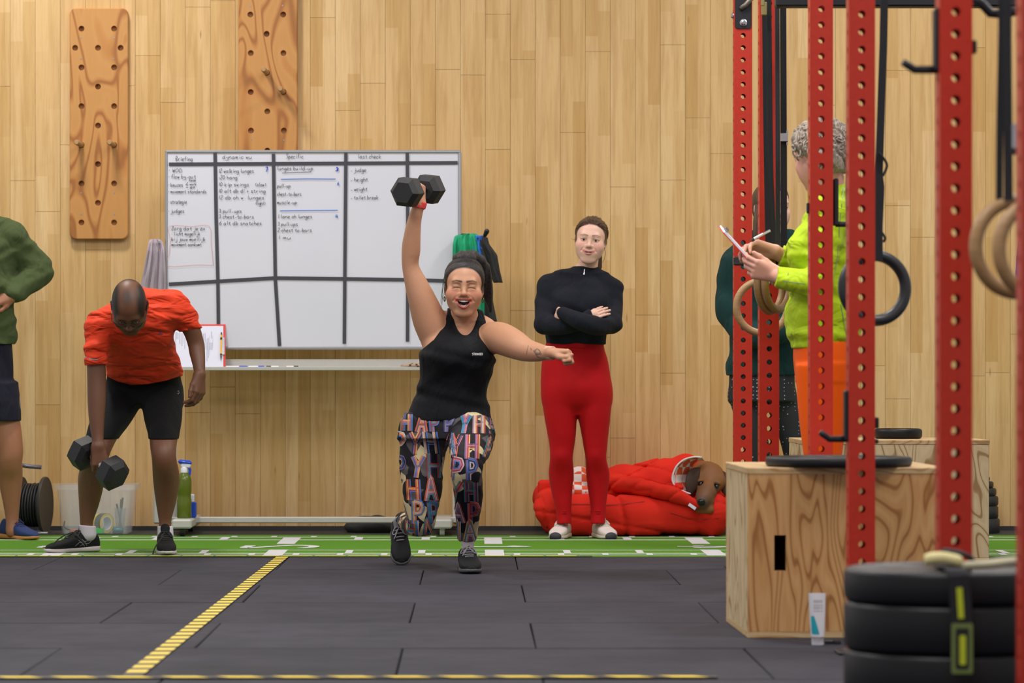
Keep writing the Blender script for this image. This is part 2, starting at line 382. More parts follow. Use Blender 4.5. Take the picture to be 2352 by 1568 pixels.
# tape grid
g = DB-.0012
def tp(pts, w=8):
    global g
    g -= .00025; mb = MB(); mb.ribbon([tuple(P(a, b, g)) for a, b in pts], w*g/F, (0, -1, 0), .0008); mb.build('grid_tape', M_WTAPE, wb)
tp([(388, 377), (1051, 373.5)]); tp([(388, 652.5), (495, 646), (632, 638), (790, 640), (936, 642), (1030, 645)])
tp([(494, 352), (496.5, 500), (500.5, 646), (502, 770)]); tp([(628, 353), (630, 500), (632.5, 642), (642, 794)])
tp([(794.5, 352), (792, 642), (791, 789)]); tp([(935.5, 352), (937, 560), (936, 784)])
ink, inkb, inkbd, inkr = MB(), MB(), MB(), MB(); gi = DB-.0032
for t, a, b, y, xh in (("Briefing",404,443,369,5),("dynamic wu",511,580,364,4.6),("Specific",658,698,363,5),("last check",823,876,363,4.6),
    ("* WOD",386,420,395,5),("* flow by-out",386,451,409,4.4),("* keuzes",386,421,428,4.2),("finish",434,450,416.5,2.8),("work",436,452,425,2.6),("skill",436,448,432.5,2.6),
    ("* movement standards",386,475,443,4),("* strategie",386,430,467,4.2),("* judges",386,424,488,4.2),
    ("Zorg dat je zo",394,472,528,4),("* licht mogelijk",393,461,540,4),("bij jouw moeilijk",394,473,552.5,4),("movement aankomt",394,464,564.5,3.8),
    ("12 walking lunges",502,584,396,4.4),(":20 hang",502,546,411,4.2),("10 kip swings",502,573,427,4.2),("(slow)",586,612,427,4.2),("10 alt db dl + string",502,611,442,4.2),
    ("12 db oh w. lunges",502,608,457,4.2),("(light)",587,610,470,4),("3 pull-ups",503,556,488,4.2),("3 chest-to-bars",503,584,501,4.2),("6 alt db snatches",504,602,516,4.2),
    ("lunges build-up",637,720,390,4.4),("pull-up",637,668,430,4.2),("chest-to-bars",637,693,449,4.2),("muscle-up",637,683,468,4.2),
    ("1 lane oh lunges",638,718,500.5,4.2),("3 pull ups",638,685,518,4.2),("2 chest to-bars",638,717,532,4.2),("1 mu",638,671,549,4.2),
    ("- judge",805,842,394,4.6),("- height",805,846,416,4.6),("- weight",805,845,438,4.6),("- toilet break",805,870,457,4.2)):
    write(ink, t, a, b, y, xh, gi)
for a, b in (((648, 397), (715, 394.5)), ((427, 424), (432, 418)), ((427, 425), (432, 424)), ((427, 430), (432, 430.5))): ink.ribbon([P(*a, gi), P(*b, gi)], 1.2*gi/F, (0, -1, 0))
write(inkbd, "7", 610, 616, 394, 5, gi, 2.2); write(inkbd, "3", 771, 779, 392.5, 4, gi, 2.4); write(inkb, "6", 775.5, 779, 425, 4, gi, 1.6); write(inkb, "4", 771, 777, 500, 4, gi, 1.8)
for a, b in (((645, 411.5), (771, 411)), ((643, 484), (776, 482.5))): inkb.ribbon([P(*a, gi), P((a[0]+b[0])/2, a[1]-1, gi), P(*b, gi)], 1.8*gi/F, (0, -1, 0))
inkr.ribbon(smoothline([tuple(P(a, b, gi)) for a, b in ((490, 609), (452, 608), (384, 611), (388, 585), (391, 550), (389, 519), (440, 520), (481, 519), (485, 560), (490, 609))], 3), 1.0*gi/F, (0, -1, 0))
for nm, q, mt in (('handwriting', ink, M_INK), ('handwriting', inkb, M_INKB), ('handwriting', inkbd, M_INKBD), ('drawn_outline', inkr, M_INKR)):
    o = q.build(nm, mt, wb); o['kind'] = 'stuff'
# things on the tray
M_REDPL = plain('red_plastic', rgb(206, 44, 36), .4); M_PAPER = plain('white_paper', rgb(216, 216, 232), .7, var=.02)
M_PRINT = plain('grey_print', rgb(150, 150, 168), .8); M_YELPEN = plain('yellow_pen', rgb(240, 180, 20), .4)
def leaning(px, py, d0=16.80, slope=.06, y0=845): return P(px, py, d0+(y0-py)/100.0*slope)
cb = thing('clipboard', 'red clipboard with printed forms leaning on the whiteboard tray', 'clipboard', P(456, 845, 16.8))
def lquad(mb, a, b, c, d, off=0.0, th=.003):
    pts = [leaning(a, b), leaning(c, b), leaning(c, d), leaning(a, d)]; nn = (pts[1]-pts[0]).cross(pts[2]-pts[0]).normalized()
    if nn.y > 0: nn = -nn
    A = [p+nn*off for p in pts]; mb.add(A+[p+nn*th for p in A], [(0,1,2,3),(4,5,6,7),(0,1,5,4),(1,2,6,5),(2,3,7,6),(3,0,4,7)])
mb = MB(); lquad(mb, 394, 745, 518, 844.5); mb.build('board', M_REDPL, cb)
mb = MB(); lquad(mb, 396, 749, 513, 843, .0032, .001); mb.build('paper', M_PAPER, cb)
mb = MB()
for i in range(26):
    x = 399+i*3.6+random.uniform(-.6, .6); y = 760+random.random()*20; lquad(mb, x, y, x+random.choice([.5, .9, 1.2]), y+random.uniform(8, 55), .0045, .0003)
for x in (470, 475, 482, 486): lquad(mb, x, 787, x+1.5, 804, .0045, .0003)
o = mb.build('printed_lines', M_PRINT, cb); o['kind'] = 'stuff'
mb = MB(); lquad(mb, 510, 776, 516, 815, .004, .006); mb.build('clip', M_CHROME, cb)
pn = thing('pen', 'yellow and black ballpoint pen clipped to the red clipboard on the tray', 'pen', P(508, 800, 16.8))
mb = MB(); nn = Vector((0, -.011, 0)); mb.cyl(leaning(509, 769)+nn, leaning(508, 817)+nn, .0045, .004, 10); mb.build('barrel', M_YELPEN, pn)
mb = MB(); mb.cyl(leaning(509, 763)+nn, leaning(509, 768)+nn, .003, .004, 10); mb.cyl(leaning(508.5, 775)+nn, leaning(508.5, 780)+nn, .0054, .0054, 10); mb.cyl(leaning(508, 812)+nn, leaning(508, 816)+nn, .005, .005, 10); mb.cyl(leaning(508, 817)+nn, leaning(507.5, 827)+nn, .004, .001, 10); mb.build('grip_and_tip', M_BLKPL, pn)
M_MWH = plain('white_marker_body', rgb(214, 214, 220), .4); M_BLU = plain('blue_plastic', rgb(28, 70, 190), .35)
M_RED2 = plain('red_cap', rgb(190, 40, 40), .4)
def marker(xa, xb, capm, label, z=843.6):
    t = thing('marker', label, 'marker', P((xa+xb)/2, z+2, 16.79), 'markers on the whiteboard tray')
    dd = 16.79; mid = xa+(xb-xa)*.62
    mb = MB(); mb.cyl(P(xa, z, dd), P(mid, z, dd), .0085, n=10); mb.build('barrel', M_MWH, t)
    mb = MB(); mb.cyl(P(mid, z, dd), P(xb, z, dd), .0092, n=10); mb.build('cap', capm, t)
marker(519, 568, M_BLU, 'white marker with a blue cap beside the red clipboard')
marker(571, 607, M_BLU, 'thin white marker with a blue cap in the middle of the tray')
marker(640, 612, M_BLKPL, 'white marker with a black cap right of the blue capped ones')
marker(658, 685, M_BLKPL, 'rightmost white marker on the whiteboard tray')
m = NT('leopard_print'); v = m.n('TexVoronoi'); m.t.links.new(m.pos('World'), v.inputs[0]); v.inputs['Scale'].default_value = 60
M_LEO = m.fin(m.ramp(v.outputs['Distance'], [(.3, rgb(70, 45, 35)), (.45, rgb(170, 140, 120))]), .8)
er = MB(); er.tube([P(920, 842, 16.79), P(935, 840, 16.79), P(952, 839, 16.79), P(972, 840, 16.79), P(985, 841, 16.79)], [.007, .011, .014, .014, .008], 10); tag(er.build('glasses_case', M_LEO, None, True), 'small brown leopard print pouch at the right end of the tray', 'pouch')

# ---------------------------------------------------------------- peg boards
m = NT('varnished_plywood'); v = m.pos('World', (5.0, 5.0, 1.5))
n = m.noise(v, 1.0, 1.5, .45, .5); rings = m.math('SINE', m.math('MULTIPLY', n, 52.0))
c = m.ramp(m.math('MULTIPLY_ADD', rings, .5, .5), [(0, rgb(190, 138, 76)), (.5, rgb(194, 142, 80)), (.85, rgb(182, 124, 62)), (1, rgb(150, 96, 46))])
fine = m.noise(m.pos('World', (90, 90, 8)), 1, 3, .6); c = m.mix(m.math('MULTIPLY', fine, .25), c, rgb(170, 105, 45))
M_PLYV = m.fin(c, .42, spec=.45); M_PEG = plain('beech_peg', rgb(168, 132, 88), .55, var=.12); M_HOLE = plain('dark_hole_wood', rgb(92, 62, 34), .8)
def rounded(w, h, r, n=6):
    pts = []
    for cx, cy, a0 in ((w/2-r, h/2-r, 0), (-w/2+r, h/2-r, 90), (-w/2+r, -h/2+r, 180), (w/2-r, -h/2+r, 270)):
        for i in range(n+1):
            a = math.radians(a0+90*i/n); pts.append((cx+r*math.cos(a), cy+r*math.sin(a)))
    return pts
from mathutils.geometry import tessellate_polygon
def holed_face(mb, outer, holes):
    """front face with holes; outer and holes are lists of Vectors"""
    loops = [outer]+holes; flat = [p for l in loops for p in l]
    mb.add(flat, [tuple(t) for t in tessellate_polygon(loops)])
def pegboard(label, xa, xb, ya, yb, holes, screws, pegs, r=.0125):
    d = DW-.042; cx, cz = PX((xa+xb)/2, d), (PZ(ya, d)+PZ(yb, d))/2; wdt, hgt = (xb-xa)*d/F, (yb-ya)*d/F
    t = thing('peg_board', label, 'peg board', (cx, DW, PZ(yb, d)), 'climbing peg boards')
    prof = []; mb = MB()
    for off, dep in ((.004, d), (0, d+.004), (0, DW-.004), (.003, DW-.001)):
        prof.append([Vector((cx+x, dep, cz+y)) for x, y in rounded(wdt-2*off, hgt-2*off, .03)])
    mb.ring_loft(prof, cap=False); hl = []
    for hx, hy in holes+pegs:
        q = P(hx, hy, d); rr = r*1.18; ri = lambda k, dep: [Vector((q.x+k*math.cos(t2), dep, q.z+k*math.sin(t2))) for t2 in angs(18)]
        hl.append(ri(rr+.0015, d)); mb.ring_loft([ri(rr+.0015, d), ri(rr, d+.0015), ri(rr, d+.03)], cap=False); mb.add(ri(rr, d+.03), [tuple(range(18))])
    holed_face(mb, prof[0], hl); me = bpy.data.meshes.new('panel'); me.from_pydata(mb.v, [], mb.f); me.update()
    bm = bmesh.new(); bm.from_mesh(me); bmesh.ops.remove_doubles(bm, verts=bm.verts, dist=1e-5); bmesh.ops.recalc_face_normals(bm, faces=bm.faces); bm.to_mesh(me); bm.free()
    obj('panel', me, M_PLYV, t)
    for hx, hy in screws:
        mb = MB(); mb.cyl(P(hx, hy, d)+Vector((0, -.001, 0)), P(hx, hy, d)+Vector((0, .002, 0)), .0042, n=10); mb.build('screw', M_CHROME, t)
    for hx, hy in pegs:
        a = P(hx, hy, d); tip = a+Vector((-.008, -.15, .004))
        mb = MB(); mb.ring_loft([[p+(Vector((1, 0, 0))*math.cos(q)+Vector((0, 0, 1))*math.sin(q))*rr for q in angs(16)] for p, rr in ((a+Vector((0, .03, 0)), r*1.08), (tip+Vector((0, .006, 0)), r*1.08), (tip, r*.8))])
        side = 'left' if hx in (187, 613) else 'right'
        nm = 'left peg board' if xa < 300 else 'upper peg board above the whiteboard'
        tag(mb.build('climbing_peg', M_PEG, None, auto=40), 'round wooden peg on the %s side of the %s' % (side, nm), 'peg', 'pegs in the peg boards')
lb = [(187,66),(262,66),(172.5,110),(225,110),(277,110),(187,155),(262,155),(225,199),(187,244),(262,244),(225,288.5),(225,377),(187,421.5),(262,421.5),(225,466),(187,511),(262,511)]
ls = [(186.5,87),(262,87),(186,135),(260.5,135.5),(186.5,443),(262.5,443),(186.5,492),(262,492)]
pegboard('tall rounded plywood peg board on the left of the wall', 160, 294, 19, 549, lb, ls, [(187,333),(262,333)])
rb = [(575,33.5),(650.5,33.5),(612.5,78),(576,122),(651,122),(576,211.5),(614,256),(576.5,300),(652,300),(614,346),(612.5,-10),(575,-55),(650,-55)]
pegboard('plywood peg board cut by the top of the frame above the whiteboard', 548, 683, -160, 370, rb, [(575,14),(649,13),(577,320),(652,322)], [(613,167),(651,211)])

# ---------------------------------------------------------------- things hung on the whiteboard
m = NT('grey_terry'); n = m.noise(m.pos('World'), 300, 2, .7); m.bump(n, .6, .004); M_TOWEL = m.fin(m.mix(n, rgb(168, 156, 166), rgb(190, 178, 188)), .95, spec=.1)
def drape(rows, mat, name, parent, folds=5, amp=.01, th=.006, nx=40, ph=0.0):
    """hanging cloth: rows = (py, xl, xr, d)"""
    R = []; ys = np.linspace(0, len(rows)-1, 28); A = np.array(rows, float)
    for t in ys:
        py, xl, xr, d = [np.interp(t, range(len(rows)), A[:, j]) for j in range(4)]
        row = []
        for i in range(nx):
            s = i/(nx-1); off = amp*math.sin(s*math.pi*2*folds+ph+.5*math.sin(t*2))+amp*.4*math.sin(s*math.pi*5.3*folds+1.3)
            row.append(P(xl+(xr-xl)*s, py, d)+Vector((0, off, 0)))
        R.append(row)
    vs = [p for r in R for p in r]; n = len(R); bk = [p+Vector((0, th, 0)) for p in vs]; N = len(vs); fs = []
    for i in range(n-1):
        for j in range(nx-1):
            a = i*nx+j; fs += [(a, a+1, a+nx+1, a+nx), (N+a, N+a+nx, N+a+nx+1, N+a+1)]
    for i in range(n-1):
        for j in (0, nx-1): a = i*nx+j; fs.append((a, a+nx, N+a+nx, N+a))
    for j in range(nx-1):
        for i in (0, n-1): a = i*nx+j; fs.append((a, a+1, N+a+1, N+a))
    mb = MB(); mb.add(vs+bk, fs); return mb.build(name, mat, parent, True)
tw = thing('towel', 'pale grey towel hanging from the left end of the whiteboard', 'towel', P(352, 760, 16.86))
drape([(549, 345, 366, 16.85), (556, 341, 374, 16.83), (575, 338, 378, 16.82), (620, 330, 380, 16.82), (660, 322, 380, 16.83), (760, 312, 380, 16.85)], M_TOWEL, 'cloth', tw, 3.4, .012)
mb = MB(); mb.cyl(P(366, 556, 16.93), P(366, 556, 16.80), .006, n=10); mb.build('hook', M_ALU, tw)
M_GRN = plain('green_fleece', rgb(22, 150, 104), .9, bump=.3, var=.2, nscale=14); M_BLUF = plain('blue_fleece', rgb(44, 108, 200), .9, var=.2, nscale=14); M_BLKF = plain('black_fabric', rgb(38, 38, 38), .85, bump=.3, var=.2)
jk = thing('jacket', 'green, blue and black jacket hanging from the right end of the whiteboard', 'jacket', P(1085, 740, 16.8))
drape([(536, 1062, 1094, 16.83), (542, 1044, 1101, 16.80), (560, 1040, 1106, 16.78), (610, 1039, 1112, 16.78), (680, 1042, 1118, 16.79), (730, 1060, 1116, 16.8)], M_GRN, 'body_cloth', jk, 2.2, .016)
drape([(541, 1092, 1110, 16.78), (570, 1088, 1112, 16.765), (610, 1094, 1124, 16.765), (637, 1112, 1134, 16.77)], M_BLUF, 'lining', jk, 1.2, .008)
drape([(545, 1096, 1120, 16.765), (560, 1100, 1124, 16.755), (585, 1108, 1142, 16.75), (620, 1120, 1148, 16.75), (649, 1134, 1155, 16.755)], M_BLKF, 'sleeve', jk, 1.1, .012, .02)
drape([(660, 1108, 1128, 16.79), (700, 1110, 1134, 16.79), (738, 1110, 1142, 16.79)], M_BLKF, 'sleeve', jk, 1.1, .01, .02)
drape([(536, 1060, 1071, 16.822), (552, 1061, 1071, 16.80), (566, 1062, 1066, 16.775)], M_BLKF, 'collar', jk, .6, .004)
mb = MB(); mb.tube([P(1100, 575, 16.9), P(1108, 555, 16.86), P(1114, 540, 16.80), P(1118, 531, 16.74)], [.007, .009, .010, .013], 10); mb.cyl(P(1118, 531, 16.75), P(1118.5, 529, 16.72), .013, .009, 12); mb.build('coat_hook', M_BLKPL, wb, True)
# ---------------------------------------------------------------- red rack uprights, rings, straps
m = NT('red_powder_coat'); n = m.noise(m.pos('World'), 60, 3, .6); n2 = m.noise(m.pos('World'), 500, 2, .5)
c = m.mix(m.ramp(n, [(.35, (0, 0, 0)), (.75, (.6, .6, .6))]), rgb(182, 41, 20), rgb(166, 34, 17)); m.bump(n2, .12, .001)
M_RED = m.fin(c, .42, spec=.4); M_BLKM = plain('black_steel', rgb(26, 26, 32), .45, spec=.35, var=.12); M_BLKS = plain('black_webbing', rgb(24, 24, 30), .8, bump=.3, bscale=900, var=.15)
def upright_mesh(height, pitch, phase, wd=.075, r=.0105):
    """square tube with through holes on all four faces"""
    h = wd/2; th = .004; mb = MB(); cor = math.atan2(pitch/2, h)
    A = sorted(set([round(a, 6) for a in [0, cor/2, cor, (cor+math.pi/2)/2, math.pi/2]]))
    A = A+[math.pi-a for a in A[-2::-1]]; A = A+[math.pi+a for a in A[1:-1]]
    def edge(a):
        c, s = math.cos(a), math.sin(a); t = min(h/abs(c) if abs(c) > 1e-9 else 9, (pitch/2)/abs(s) if abs(s) > 1e-9 else 9); return c*t, s*t
    n = len(A); zs = []; z = phase
    while z-pitch/2 >= 0: z -= pitch
    z += pitch
    while z+pitch/2 <= height: zs.append(z); z += pitch
    for u, nn in (((1, 0, 0), (0, -1, 0)), ((-1, 0, 0), (0, 1, 0)), ((0, 1, 0), (1, 0, 0)), ((0, -1, 0), (-1, 0, 0))):
        u, nn = Vector(u), Vector(nn); Z = Vector((0, 0, 1))
        for zc in zs:
            o = nn*h+Z*zc; vs = []
            for a in A: ex, ey = edge(a); vs.append(o+u*ex+Z*ey)
            for a in A: vs.append(o+u*r*math.cos(a)+Z*r*math.sin(a))
            for a in A: vs.append(o-nn*th+u*r*math.cos(a)+Z*r*math.sin(a))
            mb.add(vs, [(i, (i+1) % n, n+(i+1) % n, n+i) for i in range(n)]+[(n+i, n+(i+1) % n, 2*n+(i+1) % n, 2*n+i) for i in range(n)])
        for a, b in ((0, zs[0]-pitch/2), (zs[-1]+pitch/2, height)):
            if b-a > 1e-4: mb.add([nn*h-u*h+Z*a, nn*h+u*h+Z*a, nn*h+u*h+Z*b, nn*h-u*h+Z*b], [(0, 1, 2, 3)])
    mb.add([(-h, -h, height), (h, -h, height), (h, h, height), (-h, h, height)], [(0, 1, 2, 3)])
    me = bpy.data.meshes.new('tube'); me.from_pydata(mb.v, [], mb.f); me.update(); return me
def upright(px, d, hole_py, pitch_px, label):
    pitch = pitch_px*(d-.037)/F; zc = PZ(hole_py, d-.037); X = PX(px, d-.037)
    t = thing('rack_upright', label, 'rack post', (X, d, 0), 'red perforated rack uprights')
    o = obj('tube', upright_mesh(2.75, pitch, zc % pitch), M_RED, t); o.matrix_parent_inverse = Matrix.Identity(4)
    mb = MB(); mb.box((X, d, .004), (.14, .14, .008), bev=.003); mb.build('base_plate', M_BLKM, t)
    for a in (-1, 1):
        mb = MB(); mb.cyl((X+a*.052, d-.05, .006), (X+a*.052, d-.05, .016), .009, n=6); mb.build('bolt', M_CHROME, t)
    return t
U1 = upright(1707, 13.9, 81.4, 27.97, 'red perforated rack post furthest back, topped by a black bracket')
U2 = upright(1767, 12.78, 739.8, 30.5, 'red perforated rack post behind the hanging black straps and wooden rings')
U3 = upright(1887, 10.95, 20.0, 36.1, 'red perforated rack post in front of the lime green jacket')
U4 = upright(1980, 9.6, 32.1, 40.6, 'red perforated rack post standing before the wooden box and black ring')
U5 = upright(2196, 7.69, 26.0, 50.7, 'red perforated rack post with a hook near its top, left of the large wooden rings')
U6 = upright(2391, 6.7, 20.0, 57.5, 'red rack post cut off by the right edge of the photo')
# bracket with bolts on U1
db = 13.9-.0375
mb = MB(); mb.prism([(x, y) for x, y in rounded(.068, .20, .012)], P(1707, 10, db-.006), (1, 0, 0), (0, 0, 1), (0, 1, 0), .006); br = mb.build('bracket', M_BLKM, U1)
mb = MB(); q = P(1707.5, 52.5, db-.006); mb.lathe([(.0155, 0), (.0155, -.004), (.011, -.005), (.011, -.009), (.006, -.011)], q, (0, 1, 0), 16); mb.build('bolt', M_CHROME, br)
mb = MB(); q = P(1686, 36, 13.9); mb.lathe([(.014, 0), (.014, -.006), (.008, -.012)], q, (1, 0, 0), 12); mb.build('bolt', M_CHROME, br)
M_STEEL = plain('worn_grey_steel', rgb(120, 112, 100), .4, .6)
mb = MB(); mb.tube([P(1702, 20, db-.012), P(1712, 12, db-.02), P(1724, -2, db-.02), P(1740, -30, db)], .011, 10); mb.build('bar_end', M_STEEL, br, True)
# black cross beam
dbm = 12.3; mb = MB(); zb = PZ(17, dbm); mb.box(((PX(1780, dbm)+2.3)/2, dbm, zb+.0375), (2.3-PX(1780, dbm), .075, .075), bev=.006)
beam = tag(mb.build('cross_beam', M_BLKM), 'black square steel beam along the top right of the photo', 'beam')
mb = MB(); mb.tube([P(2225, -12, 8.2), P(2255, 8, 8.2), P(2275, 30, 8.2), P(2300, 32, 8.2), P(2352, 22, 8.2), P(2420, 18, 8.2)], .012, 10); tag(mb.build('pull_up_bar', M_BLKM, None, True), 'bent black pull-up bar in the top right corner', 'bar')
def jcup(label, root, px, d, ya, yb, dirx, tipx, tipy, armpy, wd=.05):
    """hook plate on the side of an upright, arm pointing to dirx"""
    zA, zB = PZ(ya, d), PZ(yb, d); X = PX(px, d); t = thing('rack_hook', label, 'hook', (X, d, zB), 'black hooks on the red posts')
    mb = MB(); mb.box((X, d, (zA+zB)/2), (.016, wd, zA-zB), bev=.004); mb.build('plate', M_BLKM, t)
    ap = P(tipx, tipy, d); za = PZ(armpy, d); bend = Vector((ap.x-dirx*.028, d, za))
    mb = MB(); mb.tube([Vector((X, d, za)), Vector(((X+bend.x)/2, d, za)), bend, ap.lerp(bend, .35), ap], [.0095, .0095, .0095, .009, .008], 10); mb.build('arm', M_BLKM, t, True)
    return t
jcup('black hook on the nearest tall red post near the top', U5, 2152, 7.69, 20, 165, -1, 2073, 142, 160)
jcup('black hook low on the red post in front of the wooden box', U4, 1945, 9.6, 896, 1012, -1, 1883, 992, 1008)
jcup('black hook on the red post before the lime jacket, arm pointing right', U3, 1919, 10.95, 410, 518, 1, 1962, 508, 515)
def knob(root, px, d, ya, yb, w=.012):
    mb = MB(); mb.box((PX(px, d), d, (PZ(ya, d)+PZ(yb, d))/2), (w, .03, PZ(ya, d)-PZ(yb, d)), bev=.003); mb.build('pin_end', M_BLKM, root)
knob(U5, 2236, 7.69, 93, 124); knob(U4, 2013, 9.6, 958, 984); knob(U3, 1857, 10.95, 465, 490)
knob(U4, 2012, 9.6, 1008, 1018)
mb = MB(); mb.box((PX(1707, 13.9), 13.9, PZ(599, 13.85)), (.084, .084, .036), bev=.004); mb.build('clamp_band', M_BLKPL, U1)
# rings
m = NT('laminated_birch'); n = m.noise(m.pos('Object', (3, 3, 160)), 1, 3, .5); M_RINGW = m.fin(m.mix(n, rgb(176, 140, 96), rgb(140, 104, 66)), .45)
M_RINGB = plain('black_ring_plastic', rgb(34, 34, 38), .38, spec=.5)
def ring(label, px, py, d, yaw, pitch, mat, straps, r=.0145, R=.103, grp='gymnastic rings'):
    c = P(px, py, d); t = thing('gym_ring', label, 'ring', c+Vector((0, 0, -R-r)), grp)
    ax = Vector((math.sin(yaw), -math.cos(yaw), math.sin(pitch))).normalized()
    mb = MB(); mb.torus(c, ax, R, r, 56, 14); mb.build('hoop', mat, t, True)
    for pts, wd, nrm in straps:
        mb = MB(); mb.ribbon([tuple(P(*p)) for p in pts], wd, nrm, .003); mb.build('strap', M_BLKS, t)
    return t
ring('pale wooden ring hanging in front of the dark green hoodie', 1750, 705, 13.3, .12, 0, M_RINGW, [([(1745, 640, 13.3), (1742, 300, 13.3), (1741, -60, 13.3)], .038, (1, -.1, 0))])
rb_ = ring('wooden ring seen at an angle just below the hands holding the clipboard', 1769, 652, 12.60, 1.0, 0, M_RINGW, [([(1769, 590, 12.66), (1764, 300, 12.66), (1760, -60, 12.66)], .036, (0, -1, 0)), ([(1780, 590, 12.64), (1768, 300, 12.63), (1765, -60, 12.63)], .014, (0, -1, 0))])
ring('second wooden ring nested beside the angled one below the clipboard hands', 1786, 648, 12.583, 1.0, 0, M_RINGW, [])
mb = MB(); mb.box(P(1755, 20, 12.6), (.022, .01, .05), bev=.003); mb.box(P(1752, 5, 12.6), (.014, .014, .03), bev=.003); mb.build('buckle', plain('brass_buckle', rgb(160, 150, 100), .35, .8), rb_)
for a, b, lb_ in ((1781.5, 1792, 'narrow black band hanging beside the red post'), (1793, 1807.5, 'wide black band hanging nearest the grey-haired woman')):
    t = thing('resistance_band', lb_, 'band', P((a+b)/2, 640, 12.9), 'black bands hanging from the beam')
    dd = 12.55 if a < 1790 else 12.9
    mb = MB(); wd = (b-a)*dd/F; c = (a+b)/2
    mb.ribbon([P(c-2, -40, dd), P(c-1, 200, dd), P(c, 420, dd), P(c, 640, dd)], wd, (0, -1, 0), .006); mb.build('loop_front', M_BLKS, t)
    mb = MB(); mb.ribbon([P(c-2, -40, dd+.03), P(c-1, 200, dd+.03), P(c, 640, dd+.03)], wd, (0, -1, 0), .006); mb.build('loop_back', M_BLKS, t)
    if a > 1790:
        mb = MB(); mb.box(P(1801, 316, dd-.012), (.03, .02, .034), bev=.003); mb.box(P(1808, 305, dd-.012), (.006, .006, .02)); mb.box(P(1808, 327, dd-.012), (.006, .006, .02)); mb.build('steel_pin', M_CHROME, t)
rd = ring('black ring hanging behind the red post that stands before the box', 2009, 661, 10.25, .22, .05, M_RINGB, [([(2017, 600, 10.25), (2018, 420, 10.25), (2022, 300, 10.25), (2029, 100, 10.25), (2032, -60, 10.25)], .024, (0, -1, 0))], .018, .1)
mb = MB(); mb.ribbon([tuple(P(*p)) for p in ((2016, 600, 10.24), (2016, 520, 10.24), (2020, 430, 10.24), (2016, 400, 10.24))], .03, (0, -1, 0), .006); mb.build('strap_pad', M_BLKS, rd)
for pts in (((2018, 350), (2028, 361), (2037, 377), (2035, 389), (2028, 404)), ((2022, 530), (2030, 540), (2033, 548), (2029, 556))):
    mb = MB(); mb.tube(smoothline([tuple(P(a, b, 10.24)) for a, b in pts], 4), .004, 8); mb.build('strap_tail', M_BLKS, rd)
mb = MB(); mb.ribbon([tuple(P(*p)) for p in ((1947, 640, 10.2), (1948, 560, 10.2), (1946, 440, 10.2), (1948, 300, 10.2), (1950, -60, 10.2))], .012, (0, -1, 0), .004); mb.build('strap', M_BLKS, rd)
rc_ = ring('large wooden ring overlapping the nearest red post at the right', 2335, 567, 7.5, .35, 0, M_RINGW, [([(2295, 460, 7.48), (2296, 300, 7.48), (2300, 100, 7.48), (2302, -60, 7.48)], .016, (0, -1, 0)), ([(2316, 460, 7.47), (2315, 300, 7.47), (2313, 100, 7.47), (2313, -60, 7.47)], .02, (0, -1, 0))], .0155)
ring('large wooden ring cut by the right edge of the photo', 2388, 572, 7.36, .38, 0, M_RINGW, [([(2346, 350, 7.36), (2347, 200, 7.36), (2348, -60, 7.36)], .014, (0, -1, 0))], .0155)
mb = MB(); mb.box(P(2333, 320, 7.44), (.016, .008, .07), bev=.003); mb.build('buckle', M_CHROME, rc_); mb = MB(); mb.box(P(2334, 347, 7.43), (.022, .01, .014)); mb.build('strap_end', M_BLKS, rc_)

# ---------------------------------------------------------------- wooden boxes
def ply_mat(name, c1, c2, c3, scale):
    m = NT(name); n = m.noise(m.pos('World', scale), 1.0, 2.0, .5, .6); s = m.math('MULTIPLY_ADD', m.math('SINE', m.math('MULTIPLY', n, 105.0)), .5, .5)
    c = m.ramp(s, [(0, c1), (.45, c2), (.8, c2), (1, c3)]); f = m.noise(m.pos('World', (120, 120, 10)), 1, 3, .6); c = m.mix(m.math('MULTIPLY', f, .35), c, c3)
    m.bump(s, .05, .002); return m.fin(c, .55, spec=.3)
M_PLYF = ply_mat('plywood_face', rgb(208, 164, 110), rgb(200, 152, 98), rgb(152, 102, 56), (5.5, 5.5, 1.0))
M_PLYS = ply_mat('plywood_pale_side', rgb(214, 194, 156), rgb(206, 184, 144), rgb(150, 118, 78), (4, 4, 1.4))
M_PLYT = ply_mat('plywood_top', rgb(204, 178, 138), rgb(196, 166, 122), rgb(160, 124, 80), (2, 8, 8))
M_DARK = plain('dark_inside', rgb(14, 12, 10), .95)
